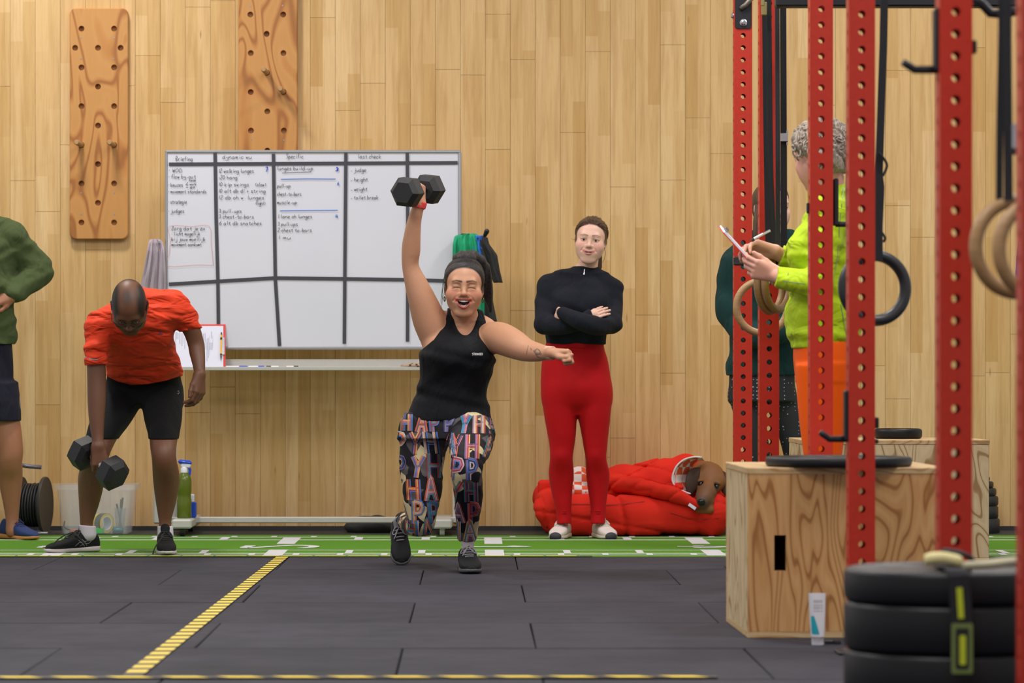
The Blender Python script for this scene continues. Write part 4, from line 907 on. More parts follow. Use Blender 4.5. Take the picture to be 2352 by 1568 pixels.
def basis(fwd, up):
    f = np.array(fwd, float); f /= np.linalg.norm(f); u = np.array(up, float); u = u-f*(u@f); u /= np.linalg.norm(u); s = np.cross(f, u)
    return np.stack([s, f, u], 1)     # columns: side (person's right), forward, up
class Head:
    """face built in head space: x to the person's right, y forward, z up; s = scale, origin between the ears"""
    def __init__(s, c, fwd, up, sc_=1.0): s.c = np.array(c, float); s.B = basis(fwd, up); s.s = sc_
    def w(s, x, y, z): return s.c+s.B @ (np.array([x, y, z])*s.s)
    def build(s, S, mouth='closed', jaw=1.0, eyes='open', fem=True, nose=1.0, wide=1.0, lid=.0042):
        w, k, B = s.w, s.s, s.B
        def E(c, r, **kw):
            kw['k'] = kw.get('k', .02)*k; R = kw.pop('R', None); RB = B if R is None else B @ R; S.ell(w(*c), [a*k for a in r], RB, **kw)
        def C(a, b, ra, rb, **kw):
            kw['k'] = kw.get('k', .012)*k; fl = kw.pop('flat', None)
            if fl is not None: kw['flat'] = (B @ np.array(fl[0], float), fl[1])
            S.cone(w(*a), w(*b), ra*k, rb*k, **kw)
        wd = wide
        E((0, -.015, .032), (.074*wd, .094, .080)); E((0, .025, .028), (.066*wd, .062, .066), k=.03)
        E((0, .030, -.035), (.058*wd, .058, .070), k=.025)
        jw = .052*wd*(1 if fem else 1.08)
        for sg in (-1, 1):
            C((sg*jw, .0, -.042), (sg*.020, .064, -.094*jaw), .021, .018, k=.03)
            E((sg*.040*wd, .058, -.020), (.025, .024, .022), k=.03)
            E((sg*.039*wd, .044, -.048), (.024, .030, .030), k=.03)
            E((sg*.076*wd, -.008, -.006), (.007, .019, .030), k=.006, R=np.array(Matrix.Rotation(sg*.25, 3, 'Z')))
            E((sg*.083*wd, -.004, -.004), (.005, .010, .018), k=.004, sub=True)
        E((0, .068, -.100*jaw), (.024, .018, .017), k=.015)
        C((-.034, .079, .026), (.034, .079, .026), .012, .012, k=.02)
        # eyes
        def CH(pts, r, **kw): S.add(Chain([(*w(*p), r*k) for p in pts], kw.get('k', .004)*k, sub=kw.get('sub', False), n=2))
        for sg in (-1, 1):
            E((sg*.031, .096, .007), (.0165, .012, .010), k=.014, sub=True)
            if eyes == 'open':
                E((sg*.031, .0780, .006), (.0150, .0132, .0118), k=.004)
                E((sg*.0315, .0930, .0050), (.0125, .010, lid), k=.0025, sub=True, R=np.array(Matrix.Rotation(sg*.08, 3, 'Y')))
                CH([(sg*.017, .086, .0145), (sg*.031, .0905, .0165), (sg*.046, .081, .0125)], .0020, k=.006)
            else:
                E((sg*.031, .0790, .0085), (.0160, .011, .0105), k=.006); E((sg*.032, .0800, -.0045), (.0165, .009, .0075), k=.006)
                CH([(sg*.017, .0915, .003), (sg*.031, .0935, .0035), (sg*.047, .083, -.001)], .0014, sub=True, k=.003)
        # nose
        CH([(0, .084, .022), (0, .090, .006), (0, .1035, -.020)], .0085*nose, k=.014)
        E((0, .1035, -.0235), (.0118*nose, .0115, .0098), k=.008)
        for sg in (-1, 1):
            E((sg*.0130*nose, .0935, -.0265), (.0085*nose, .010, .0075), k=.006); E((sg*.006*nose, .104, -.0345), (.0035, .006, .003), k=.003, sub=True)
        # mouth
        E((0, .076, -.056), (.036, .018, .028), k=.022)
        arc = lambda z0, dz, wx, y0=.0965: [(wx*t, y0-.018*t*t, z0+dz*t*t) for t in np.linspace(-1, 1, 7)]
        if mouth == 'laugh':
            E((0, .100, -.0605), (.0265, .024, .0165), k=.005, sub=True)
            for sg in (-1, 1): E((sg*.022, .093, -.0525), (.010, .016, .0065), k=.006, sub=True)
            CH(arc(-.0455, .001, .034), .0038, k=.004); CH(arc(-.0785, .029, .031), .0050, k=.004)
            for sg in (-1, 1):
                E((sg*.047, .062, -.030), (.022, .020, .021), k=.022)
                CH([(sg*.020, .099, -.026), (sg*.033, .094, -.036), (sg*.042, .086, -.052)], .0016, k=.007, sub=True)
        elif mouth == 'smile':
            E((0, .100, -.0575), (.0260, .016, .0052), k=.003, sub=True)
            CH(arc(-.0512, .003, .030), .0032, k=.005); CH(arc(-.0655, .016, .028), .0044, k=.005)
            for sg in (-1, 1):
                E((sg*.044, .062, -.028), (.018, .017, .017), k=.022); CH([(sg*.020, .099, -.028), (sg*.032, .092, -.040), (sg*.037, .086, -.052)], .0012, k=.007, sub=True)
        else:
            CH(arc(-.0555, .003, .024), .0040, k=.005); CH(arc(-.0645, .003, .022), .0048, k=.005)
            CH([(-.023, .0915, -.0595), (0, .0985, -.0602), (.023, .0915, -.0595)], .0012, k=.003, sub=True)
    def paints(s, lip, brow, mouth='closed', blush=None, browdz=0.0, inner=(.06, .012, .012), closed=False, browt=1.0):
        w, k, B = s.w, s.s, s.B; out = []; c0 = s.c
        def pe(c, r, col, soft, amt=1.0): out.append((Ell(w(*c), [a*k for a in r], B), col, soft*k, amt))
        def line(pts, r0, r1, col, soft, amt=1.0, ymin=.04):
            """painted line in the face plane (x, z)"""
            def f(X, Y, Z):
                x, y, z = ((X-c0[0])*B[0, i]+(Y-c0[1])*B[1, i]+(Z-c0[2])*B[2, i] for i in range(3)); x, y, z = x/k, y/k, z/k; best = np.full(np.shape(x), 9.0)
                n = len(pts)-1
                for i, ((ax, az), (bx, bz)) in enumerate(zip(pts[:-1], pts[1:])):
                    dx, dz = bx-ax, bz-az; t = np.clip(((x-ax)*dx+(z-az)*dz)/(dx*dx+dz*dz), 0, 1); r = r0+(r1-r0)*(i+t)/n
                    best = np.minimum(best, np.hypot(x-ax-t*dx, z-az-t*dz)-r)
                return np.where(y > ymin, best, 9.0)*k
            out.append((f, col, soft*k, amt))
        if blush:
            for sg in (-1, 1): pe((sg*.042, .07, -.022), (.026, .03, .022), blush, .03, .6)
            pe((0, .106, -.024), (.014, .012, .012), blush, .012, .5)
        arc = lambda z0, dz, wx: [(wx*t, z0+dz*t*t) for t in np.linspace(-1, 1, 9)]
        if mouth == 'laugh': line(arc(-.0455, .001, .034), .0040, .0040, lip, .003); line(arc(-.0785, .029, .031), .0052, .0052, lip, .003); pe((0, .085, -.060), (.026, .018, .015), inner, .006)
        elif mouth == 'smile': line(arc(-.0512, .003, .029), .0032, .0032, lip, .003); line(arc(-.0655, .016, .027), .0046, .0046, lip, .003); pe((0, .088, -.058), (.022, .012, .0045), inner, .004)
        else: line(arc(-.0555, .003, .023), .0036, .0036, lip, .003); line(arc(-.0645, .004, .021), .0044, .0044, lip, .003)
        for sg in (-1, 1):
            line([(sg*.012, .0275+browdz), (sg*.022, .0300+browdz), (sg*.034, .0320+browdz), (sg*.050, .0265+browdz)], .0032*browt, .0012*browt, brow, .004, .92, .03)
            if closed:
                line([(sg*.016, .0015), (sg*.024, .0040), (sg*.033, .0035), (sg*.048, -.0015)], .0016, .0016, (.012, .008, .007), .0025, 1, .03)
                line([(sg*.046, -.002), (sg*.056, .0)], .0004, .0004, brow, .002, .4, .02)
            else: line([(sg*.0185, .0055), (sg*.025, .0096), (sg*.033, .0102), (sg*.047, .0062)], .0011, .0014, brow, .0025, .9, .03)
        return out
    def eyes(s, parent, mat_w, mat_i):
        for sg in (-1, 1):
            mb = MB(); c = Vector(s.w(sg*.031, .0785, .0055)); r = .0118*s.s; u = Vector(s.B[:, 1])
            mb.lathe([(r*math.sin(a), -r*math.cos(a)) for a in np.linspace(.01, math.pi-.01, 12)], c, u, 20); e = mb.build('eyeball', mat_w, parent, True)
            mb = MB(); mb.lathe([(r*math.sin(a), r*math.cos(a)+.0004) for a in np.linspace(.55, .01, 5)], c, u, 16, cap=False); mb.build('iris', mat_i, e, True)
def hand(S, wrist, fdir, back, right_side, curl, scale=1.0, thumb=((40, 20), 25, 25), spread=4, r=1.0):
    """fdir: wrist to knuckles, back: out of the back of the hand; thumb lies on side cross(fdir, back)*right_side; curl: per finger (a, b, c) in degrees"""
    f = np.array(fdir, float); f /= np.linalg.norm(f); b = np.array(back, float); b -= f*(b@f); b /= np.linalg.norm(b); t = np.cross(f, b)*right_side
    W = np.array(wrist, float); s = scale; L = lambda x, y, z: W+(t*x+f*y+b*z)*s
    k = .008*s
    for x0, x1 in ((-.012, -.028), (-.002, -.010), (.008, .008), (.014, .026)): S.cone(L(x0, .005, 0), L(x1, .082, .0), .017*s, .0125*s, k=.014*s)
    lens = [(.040, .024, .020), (.044, .028, .021), (.040, .026, .020), (.031, .019, .018)]; xs = [.026, .008, -.010, -.027]; ys = [.086, .090, .086, .078]
    for i in range(4):
        a = 0.0; p = L(xs[i], ys[i], .002); cu = curl[i] if isinstance(curl[0], (tuple, list)) else curl
        sp = math.radians(spread)*(1.5-i)/1.5; rr = [.0098, .0088, .0080, .0068] if i < 3 else [.0086, .0077, .0070, .006]
        for j in range(3):
            a += math.radians(cu[j]); d = (f*math.cos(a)-b*math.sin(a))*math.cos(sp)+t*math.sin(sp)*max(math.cos(a), 0); q = p+d*lens[i][j]*s; S.cone(p, q, rr[j]*s*r, rr[j+1]*s*r, k=.004*s); p = q
    (sw, op), c1, c2 = thumb; sw, op = math.radians(sw), math.radians(op)
    p = L(.016, .018, -.006); d = f*math.cos(sw)+(t*math.cos(op)-b*math.sin(op))*math.sin(sw); d /= np.linalg.norm(d)
    S.cone(p, p+d*.040*s, .0150*s, .0120*s, k=.014*s); p = p+d*.040*s
    ax = np.cross(d, f); ax = ax/np.linalg.norm(ax) if np.linalg.norm(ax) > 1e-6 else t
    for ln, ang, r0, r1 in ((.032, c1, .0115, .0098), (.026, c2, .0098, .0075)):
        R = np.array(Matrix.Rotation(math.radians(ang), 3, Vector(ax))); d = R @ d; q = p+d*ln*s; S.cone(p, q, r0*s*r, r1*s*r, k=.005*s); p = q
M_SOLE = plain('shoe_sole_white', rgb(200, 196, 190), .7, var=.08)
class FLoft(Prim):
    """loft along a local y axis: rows (y, half_width, z_low, z_top)"""
    def __init__(s, org, B, rows, k=.01, n=2.6):
        A = np.array(smoothrows([tuple(r) for r in rows], 4), np.float32); s.A, s.o, s.B, s.k, s.n = A, V3(org), np.array(B, np.float32), k, n
        c = [s.o+s.B @ np.array([x, y, z], np.float32) for x in (-A[:, 1].max(), A[:, 1].max()) for y in (A[0, 0], A[-1, 0]) for z in (A[:, 2].min(), A[:, 3].max())]; m = k+.015
        s.lo = np.min(c, 0)-m; s.hi = np.max(c, 0)+m
    def __call__(s, X, Y, Z):
        x, y, z = X-s.o[0], Y-s.o[1], Z-s.o[2]; B, A = s.B, s.A
        u, v, w = (x*B[0, i]+y*B[1, i]+z*B[2, i] for i in range(3)); t = np.clip(v, A[0, 0], A[-1, 0])
        hw, zl, zt = (np.interp(t, A[:, 0], A[:, j]).astype(np.float32) for j in (1, 2, 3)); hh = (zt-zl)/2; zc = (zt+zl)/2
        q = (np.abs(u/hw)**s.n+np.abs((w-zc)/hh)**s.n+1e-12)**(1/s.n)
        return np.maximum((q-1)*np.minimum(hw, hh)*.9, np.maximum(A[0, 0]-v, v-A[-1, 0]))
def shoe(parent, heel, toe, up, ln, mats, ankle_r=.036, ankle=None, wd=1.0, tongue=True, name='shoe', res=.003, tall=.085, tsc=1.0):
    """mats: (upper, sole, lace, tongue); heel/toe: ground points of the sole"""
    hp = np.array(heel, float); f = np.array(toe, float)-hp; L = np.linalg.norm(f) if ln is None else ln; B = basis(f, up); W = lambda x, y, z: hp+B @ np.array([x*wd, y*L, z]); h = tall/.085
    S = Sdf(); S.add(FLoft(hp, B, [(y*L, w_*wd, .010, z*(1+(h-1)*max(0, 1-y*1.4))) for y, w_, z in ((0, .016, .050), (.03, .026, .066), (.10, .032, .084), (.2, .034, .090), (.32, .034, .090), (.42, .035, .082), (.52, .037, .071), (.64, .041, .060), (.76, .042, .051), (.87, .037, .044), (.95, .026, .036), (1.0, .010, .026))], .01))
    S.ell(W(0, .20, tall+.022), (.024, .046, .034), B, k=.008, sub=True); up_o = cloth(name, S, res, mats[0], parent)
    S2 = Sdf(); S2.add(FLoft(hp, B, [(y*L, w_*wd, z0, z1) for y, w_, z0, z1 in ((-.02, .012, .006, .026), (.03, .029, .0, .028), (.12, .0355, .0, .027), (.3, .035, .0, .024), (.45, .035, .0, .022), (.6, .041, .0, .022), (.75, .0445, .0, .021), (.88, .038, .002, .021), (.97, .026, .005, .021), (1.02, .010, .009, .019))], .005, 4.0)); so = cloth('sole', S2, res, mats[1], up_o)
    me = up_o.data; bv_ = BVHTree.FromPolygons([v.co.copy() for v in me.vertices], [tuple(p.vertices) for p in me.polygons]); dn = Vector(-B[:, 2])
    def top(x, y, lift=.002):
        o = Vector(W(x, y, .2)); h_ = bv_.ray_cast(o, dn, .4); return (h_[0]-dn*lift) if h_[0] is not None else Vector(W(x, y, .06))
    for i, y in enumerate((.40, .465, .53, .595)):
        mb = MB(); w_ = .021-.0015*i; mb.tube([top(x_*w_, y+.014*(x_+1)*.5, .0012) for x_ in np.linspace(-1, 1, 7)], .0030, 6); mb.build('lace', mats[2], up_o, True)
    mb = MB(); a0 = top(0, .375, .006)
    for sg in (-1, 1): mb.tube(smoothline([a0, top(sg*.018, .39, .010), top(sg*.030, .45, .006), top(sg*.022, .50, .006), top(sg*.006, .42, .008), a0], 4), .0026, 6)
    mb.tube(smoothline([a0, top(.012, .47, .006), top(.026, .58, .004)], 4), .0024, 6); mb.build('lace_bow', mats[2], up_o, True)
    if tongue:
        St = Sdf(); St.cone(W(0, .36, tall*.85), W(0, .315, tall+.018*tsc), .018*tsc, .022*tsc, k=.01, flat=(B[:, 1]*.9+B[:, 2]*.4, .32)); cloth('tongue', St, res, mats[3], up_o)
    return up_o, W
# ---------------------------------------------------------------- people
M_EYEW = plain('eye_white', rgb(225, 220, 215), .25, var=.02); M_IRIS = plain('dark_iris', rgb(40, 28, 22), .2); M_TEETH = plain('teeth', rgb(236, 230, 222), .3, var=.03)
M_BLKTOP = fabric('black_sports_fabric', rgb(18, 19, 23), .7, .25, .25, (22, 22, 9)); M_NAVYTOP = fabric('charcoal_knit', rgb(28, 30, 38), .85, .4, .25, (18, 18, 8))
M_REDLEG = fabric('red_legging_knit', rgb(172, 10, 18), .6, .2, .05, (9, 9, 5), .05); M_ORSHIRT = fabric('orange_red_jersey', rgb(222, 66, 36), .6, .2, .9, (7, 7, 22), .06)
M_BLKSHORT = fabric('black_lycra', rgb(13, 14, 16), .7, .25, .1, (14, 14, 6)); M_OLIVE = fabric('olive_sweat', rgb(72, 84, 52), .9, .4, .6, (14, 14, 9)); M_NAVYS = fabric('navy_shorts', rgb(30, 30, 42), .8, .3, .5, (16, 16, 5))
M_LIME = fabric('lime_jersey', rgb(178, 206, 34), .55, .2, .5, (10, 10, 16), .05); M_ORPANT = fabric('orange_legging', rgb(240, 92, 8), .55, .15, .05, (9, 9, 5), .04)
M_HOOD = fabric('dark_green_hoodie', rgb(24, 54, 52), .9, .4, .6, (12, 12, 6)); M_PURP = fabric('purple_print', rgb(120, 60, 110), .8, .3, .4)
M_HDARK = hair_mat('black_hair', rgb(13, 11, 12), rgb(38, 30, 29)); M_HBROWN = hair_mat('brown_hair', rgb(58, 38, 26), rgb(104, 76, 54)); M_HGREY = hair_mat('grey_blonde_hair', rgb(120, 104, 92), rgb(214, 200, 184), .5)
SK = dict(p3=rgb(188, 138, 108), p4=rgb(222, 178, 158), p2=rgb(104, 68, 48), p5=rgb(206, 150, 132), p1=rgb(150, 100, 72))
def head_local(Hd):
    B, c, s = Hd.B.astype(np.float32), Hd.c.astype(np.float32), Hd.s
    def f(X, Y, Z):
        x, y, z = X-c[0], Y-c[1], Z-c[2]; return tuple((x*B[0, i]+y*B[1, i]+z*B[2, i])/s for i in range(3))
    return f
def hair_cap(Hd, infl=.009, line=((-.09, -.03), (-.06, -.015), (-.03, .0), (0, .014), (.03, .034), (.06, .050), (.085, .068), (.12, .09)), low=-.075, xtra=None, center=0.0):
    S = Sdf(); w = Hd.w; k = Hd.s
    S.ell(w(0, -.017, .034), np.array((.075, .095, .081))*k, Hd.B, k=.02); S.ell(w(0, .02, .030), np.array((.067, .064, .067))*k, Hd.B, k=.03)
    S.ell(w(0, -.05, -.02), np.array((.058, .05, .06))*k, Hd.B, k=.03); S.off = infl*k; loc = head_local(Hd)
    zz = [a for a, b in line]; yy = [b for a, b in line]
    def cut(X, Y, Z):
        x, y, z = loc(X, Y, Z); return ((y-np.interp(z, zz, yy)+center*np.maximum(0, 1-np.abs(x)/.03))*.75*k).astype(np.float32)
    S.disp.append(lambda X, Y, Z: (infl*1.25*k*np.exp(np.minimum(cut(X, Y, Z), 0)/.016)).astype(np.float32))
    S.inter.append(cut); S.inter.append(lambda X, Y, Z: ((low-loc(X, Y, Z)[2])*k).astype(np.float32))
    if xtra: xtra(S, w, k)
    return S
HLINE = ((-.09, -.03), (-.06, -.015), (-.03, .0), (0, .014), (.03, .034), (.06, .050), (.085, .068), (.12, .09))
def hairline(Hd, col, dy=.003, soft=.014, amt=.85):
    loc = head_local(Hd); zz = [a for a, b in HLINE]; yy = [b for a, b in HLINE]
    return ((lambda X, Y, Z: (lambda x, y, z: np.where((x/.088)**2+(y/.13)**2+(z/.14)**2 < 1.0, np.maximum(y-np.interp(z, zz, yy)-dy, -.02-z), 9.0))(*loc(X, Y, Z))), col, soft, amt)
def comb(Hd, parent, mat, tgt, n=170, lift=.010, r=.0011, seed=1, spread=.004, line=None):
    """strands combed over the scalp from the hairline to a gathering point tgt (head space)"""
    rg = np.random.default_rng(seed); mb = MB(); T_ = np.array(tgt)
    for i in range(n):
        a = rg.uniform(-1.75, 1.75); z0 = .088-.030*abs(a)-.028*max(0, abs(a)-.9); st = np.array([.074*math.sin(a), .072*math.cos(a)-.008, z0+rg.uniform(-.006, .010)]); pts = []
        for t in np.linspace(0, 1, 9):
            q = st*(1-t)+T_*t+rg.normal(0, spread*.25, 3); c0 = np.array([0, -.015, .032]); e = (q-c0)/np.array([.0755, .0955, .0815]); L = np.linalg.norm(e)
            q = c0+e/L*np.array([.0755, .0955, .0815])*(1+(lift*(.12+1.0*min(1, t*2.2)))/.08) if t < .93 else q
            pts.append(Hd.w(*q))
        mb.tube(smoothline(pts, 2), list(np.linspace(r, r*.8, (len(pts)-1)*2+1)*Hd.s), 4, cap=False)
    o = mb.build('hair_strands', mat, parent, True); o['kind'] = 'stuff'; return o
def strand(mb, pts, r0, r1, n=5):
    q = smoothline(pts, 5); mb.tube(q, list(np.linspace(r0, r1, len(q))), n)
def box_of(Hd, m=.03): c = Hd.c; return (c-np.array([.12, .16, .17])*Hd.s, c+np.array([.12, .16, .17])*Hd.s)
def hbox(p, r=.12): p = np.array(p); return p-r, p+r
def teeth(Hd, parent, z0, z1, wx, y0, dz, n=8):
    t = MB()
    for i in range(n):
        a = (i+.5)/n*2-1; x = wx*a; y = y0-.017*a*a; zc = (z0+z1)/2+dz*a*a; R = Matrix(Hd.B) @ Matrix.Rotation(.5*a, 3, 'Z')
        t.box(Vector(Hd.w(x, y, zc)), (wx*1.9/n*Hd.s, .006*Hd.s, abs(z1-z0)*Hd.s*(1-.2*abs(a))), R, bev=.0012)
    return t.build('teeth', M_TEETH, parent)

# ======================= woman lunging with a dumbbell overhead
p3 = thing('person', 'woman in black tank top and colourful letter-print leggings lunging with a dumbbell overhead', 'person', (PX(1030, 13.8), 13.8, 0))
H3 = Head(P(1066, 661, 13.77), (.0, -1, -.05), (.03, 0, 1), 1.0)
S = Sdf()
H3.build(S, 'laugh', 1.04, 'closed', wide=.98, nose=1.12)
S.cone(H3.w(0, -.03, -.05), P(1070, 765, 13.86), .050, .054, k=.025)
tors3 = Sdf(); tors3.loft([(985, 922, 1134, 13.84, .115), (960, 934, 1126, 13.84, .115), (925, 950, 1118, 13.84, .105), (890, 963, 1116, 13.83, .10), (850, 966, 1128, 13.82, .112), (815, 968, 1136, 13.81, .118), (785, 975, 1130, 13.82, .105), (760, 1000, 1128, 13.84, .085), (742, 1020, 1118, 13.86, .06)], k=.03)
tors3.cone(P(1058, 735, 13.88), P(1030, 738, 13.87), .045, .042, k=.03); tors3.cone(P(1078, 735, 13.88), P(1106, 746, 13.87), .045, .042, k=.03); tors3.cone(P(1072, 745, 13.87), P(1012, 745, 13.86), .05, .055, k=.04); tors3.cone(P(1072, 745, 13.87), P(1124, 766, 13.85), .05, .056, k=.04)
for x in (1028, 1088): tors3.ell(P(x, 818, 13.73), (.062, .05, .058), k=.04)
S.under(tors3, .006)
armR = [(1002, 778, 13.84, 36), (986, 735, 13.83, 38), (970, 690, 13.81, 32), (957, 655, 13.8, 26.5), (943, 612, 13.79, 19.5), (944, 575, 13.78, 21.5), (946, 548, 13.77, 20), (951, 512, 13.76, 16.5), (958, 484, 13.75, 14), (964, 468, 13.75, 13.5)]
S.limb(armR, k=.02)
armL = [(1116, 778, 13.84, 34), (1146, 776, 13.74, 37), (1178, 789, 13.62, 34), (1207, 803, 13.53, 27), (1236, 809, 13.47, 21), (1263, 811, 13.42, 14)]
S.limb(armL, k=.02)
legF = [(1080, 1000, 13.80, 50), (1081, 1020, 13.62, 48), (1074, 1052, 13.44, 37), (1072, 1088, 13.42, 34), (1076, 1135, 13.52, 31), (1074, 1185, 13.62, 26), (1073, 1240, 13.70, 19)]
legB = [(978, 985, 13.85, 56), (968, 1060, 13.84, 49), (970, 1115, 13.82, 44), (968, 1160, 13.81, 37), (966, 1208, 13.83, 27), (944, 1207, 14.05, 26), (928, 1196, 14.26, 20)]
pants3 = Sdf(); pants3.loft([(1005, 918, 1132, 13.83, .115), (975, 926, 1130, 13.84, .116), (945, 940, 1120, 13.84, .11), (920, 950, 1118, 13.84, .10)], k=.03); pants3.limb(legF, k=.025); pants3.limb(legB, k=.025)
S.under(pants3)
wr = P(966, 472, 13.75); hand(S, wr, (.0, .02, 1), (.94, -.35, 0), -1, (62, 88, 55), .92, ((38, 62), 30, 35), 2)
wl = P(1262, 811, 13.42); hand(S, wl, (1, -.28, -.02), (.05, .28, .95), 1, (72, 96, 62), .95, ((34, 55), 34, 40), 2)
lo3, hi3 = box_of(H3)
b3 = skin_mesh('body', S, .007, M_SKIN, p3, [(lo3, hi3, .0023), (*hbox(P(966, 445, 13.75), .1), .0026), (*hbox(P(1285, 810, 13.4), .095), .0026)], SK['p3'],
    [hairline(H3, rgb(26, 20, 20))]+H3.paints(rgb(170, 84, 76), rgb(60, 38, 30), 'laugh', rgb(192, 116, 96), closed=True, browt=1.35))
teeth(H3, b3, -.0485, -.0565, .0235, .094, .004); teeth(H3, b3, -.0745, -.070, .018, .090, .010, 6)
# tank top
T = tors3.copy(); T.off = .005
T.disp += [wob(.0022, 18, 0, 60, .4), wob(.0018, -30, 10, 45, 2.)]
def tank_cut(X, Y, Z):
    zpx = lambda y: PZ(y, 13.78); xpx = lambda x: PX(x, 13.78)
    zs = [zpx(y) for y in (1000, 844, 808, 780, 758, 738, 716, 690)]
    xl = np.interp(Z, zs, [xpx(v) for v in (880, 930, 962, 997, 1012, 1022, 1027, 1027)]); xr = np.interp(Z, zs, [xpx(v) for v in (1200, 1150, 1130, 1118, 1117, 1116, 1110, 1100)])
    q = np.clip(1-((X-xpx(1068.5))/(xpx(1097)-xpx(1068.5)))**2, 0, 1); zn = zpx(705)+(zpx(770)-zpx(705))*np.sqrt(q)*np.ones_like(Z); zb = zpx(700)+(zpx(726)-zpx(700))*np.sqrt(q)*np.ones_like(Z)
    zn = np.where(q > 0, zn, 9.0); zb = np.where(q > 0, zb, 9.0)
    zz = np.where(Y < 13.86, zn, zb)
    return np.maximum(np.maximum(xl-X, X-xr), (Z-zz)*.8).astype(np.float32)
T.inter += [tank_cut, zabove(PZ(966, 13.8))]
tk = cloth('tank_top', T, .0042, M_BLKTOP, p3)
pants3.off = .004; pants3.inter += [zbelow(PZ(945, 13.8)), halfspace(P(1073, 1241, 13.7), (0, .12, -1)), ]
pants3.disp += [wob(.0012, 40, 40, 90, .5)]
m = NT('letter_print_legging'); v = m.pos('Object'); vo = m.n('TexVoronoi'); m.t.links.new(v, vo.inputs[0]); vo.inputs['Scale'].default_value = 16
r_ = m.n('SeparateColor'); m.t.links.new(vo.outputs['Color'], r_.inputs[0])
m.bump(m.noise(v, 700, 2), .2, .002); M_PRINTL = m.fin(m.ramp(r_.outputs[0], [(0, rgb(22, 20, 26)), (.55, rgb(24, 22, 30)), (.56, rgb(198, 184, 144)), (.8, rgb(176, 168, 140)), (.81, rgb(84, 78, 80)), (1, rgb(60, 56, 62))], 'CONSTANT'), .7, spec=.25)
lg3 = cloth('leggings', pants3, .0056, M_PRINTL, p3)
def bvh_of(*obs):
    V_, F_ = [], []
    for o in obs:
        n0 = len(V_); V_ += [v.co.copy() for v in o.data.vertices]; F_ += [tuple(i+n0 for i in p.vertices) for p in o.data.polygons]
    return BVHTree.FromPolygons(V_, F_)
bv = bvh_of(lg3); LET = {'H': [[(0, 0), (0, 1)], [(.75, 0), (.75, 1)], [(0, .52), (.75, .5)]], 'A': [[(0, 0), (.4, 1), (.8, 0)], [(.16, .36), (.64, .36)]], 'P': [[(0, 0), (0, 1)], [(0, 1), (.55, .93), (.68, .72), (.5, .5), (0, .45)]], 'Y': [[(0, 1), (.38, .5), (.8, 1)], [(.38, .5), (.3, 0)]]}
PAL = [rgb(176, 104, 124), rgb(64, 104, 168), rgb(190, 84, 44), rgb(196, 148, 92), rgb(44, 122, 130), rgb(104, 78, 116), rgb(178, 160, 168), rgb(26, 38, 92), rgb(150, 44, 54), rgb(132, 104, 112)]
pm = [plain('letter_ink', c, .7) for c in PAL]; pmb = [MB() for _ in PAL]
def letters(x_of, rows, lh, d0, back=False, seed=3):
    """letters printed on the cloth, laid out row by row; x_of(py) = (left, right) in px at depth d0"""
    rg = random.Random(seed)
    for py in rows:
        xa, xb = x_of(py); x = xa+rg.uniform(-14, 4); i = rg.randrange(5); sl = rg.uniform(-.05, .05)
        while x < xb:
            ch = 'HAPPY'[i % 5]; i += 1; wl_ = lh*.58*rg.uniform(.9, 1.1); cols = rg.sample(range(len(PAL)), 4); ls = rg.uniform(-.12, .12); hh = lh*rg.uniform(.95, 1.12)
            for st in LET[ch]:
                pts = []
                for (a, b), (c, d) in zip(st[:-1], st[1:]):
                    n = max(2, int(math.hypot((c-a)*.6, d-b)*14)); pts += [(a+(c-a)*t/n, b+(d-b)*t/n) for t in range(n)]
                pts.append(st[-1])
                for q, ci in enumerate(cols):
                    off = (q-1.5)*2.9; run = []; 
                    def flush():
                        if len(run) > 1: pmb[ci].ribbon([a for a, _ in run], 3.1*d0/F, [b for _, b in run])
                        run.clear()
                    for k_, (u_, v_) in enumerate(pts):
                        n1 = pts[min(k_+1, len(pts)-1)]; n0 = pts[max(k_-1, 0)]; tx, ty = (n1[0]-n0[0])*wl_, (n1[1]-n0[1])*hh; l_ = math.hypot(tx, ty) or 1
                        X_ = x+u_*wl_+ls*v_*hh-ty/l_*off; Y_ = py-(v_-.5)*hh-tx/l_*off+sl*(x-xa); pt = P(X_, Y_, d0); o = Vector((pt.x, d0+(1.2 if back else -1.2), pt.z)); h = bv.ray_cast(o, Vector((0, -1 if back else 1, 0)), 2.4)
                        if h[0] is None or abs(h[1].y) < .12: flush(); continue
                        c_ = h[0]+h[1]*(.0012+.0003*q)
                        if run and (c_-run[-1][0]).length > .035: flush()
                        run.append((c_, h[1]))
                    flush()
            x += wl_*.8+15
xB = lambda py: (914, float(np.interp(py, [980, 1040, 1115, 1210], [1030, 1026, 1016, 990]))); xF = lambda py: (float(np.interp(py, [990, 1040, 1240], [1052, 1038, 1046])), float(np.interp(py, [985, 1010, 1060, 1240], [1130, 1136, 1112, 1096])))
for bk_ in (False, True):
    letters(lambda py: (936, 1130), (970,), 38, 13.8, bk_, 4); letters(xB, (1018, 1072, 1124, 1174, 1218), 50, 13.83, bk_, 8); letters(xF, (1024, 1076, 1128, 1178, 1222), 48, 13.5, bk_, 12)
for q, mt in zip(pmb, pm):
    if q.f: o = q.build('printed_letters', mt, lg3); o['kind'] = 'stuff'
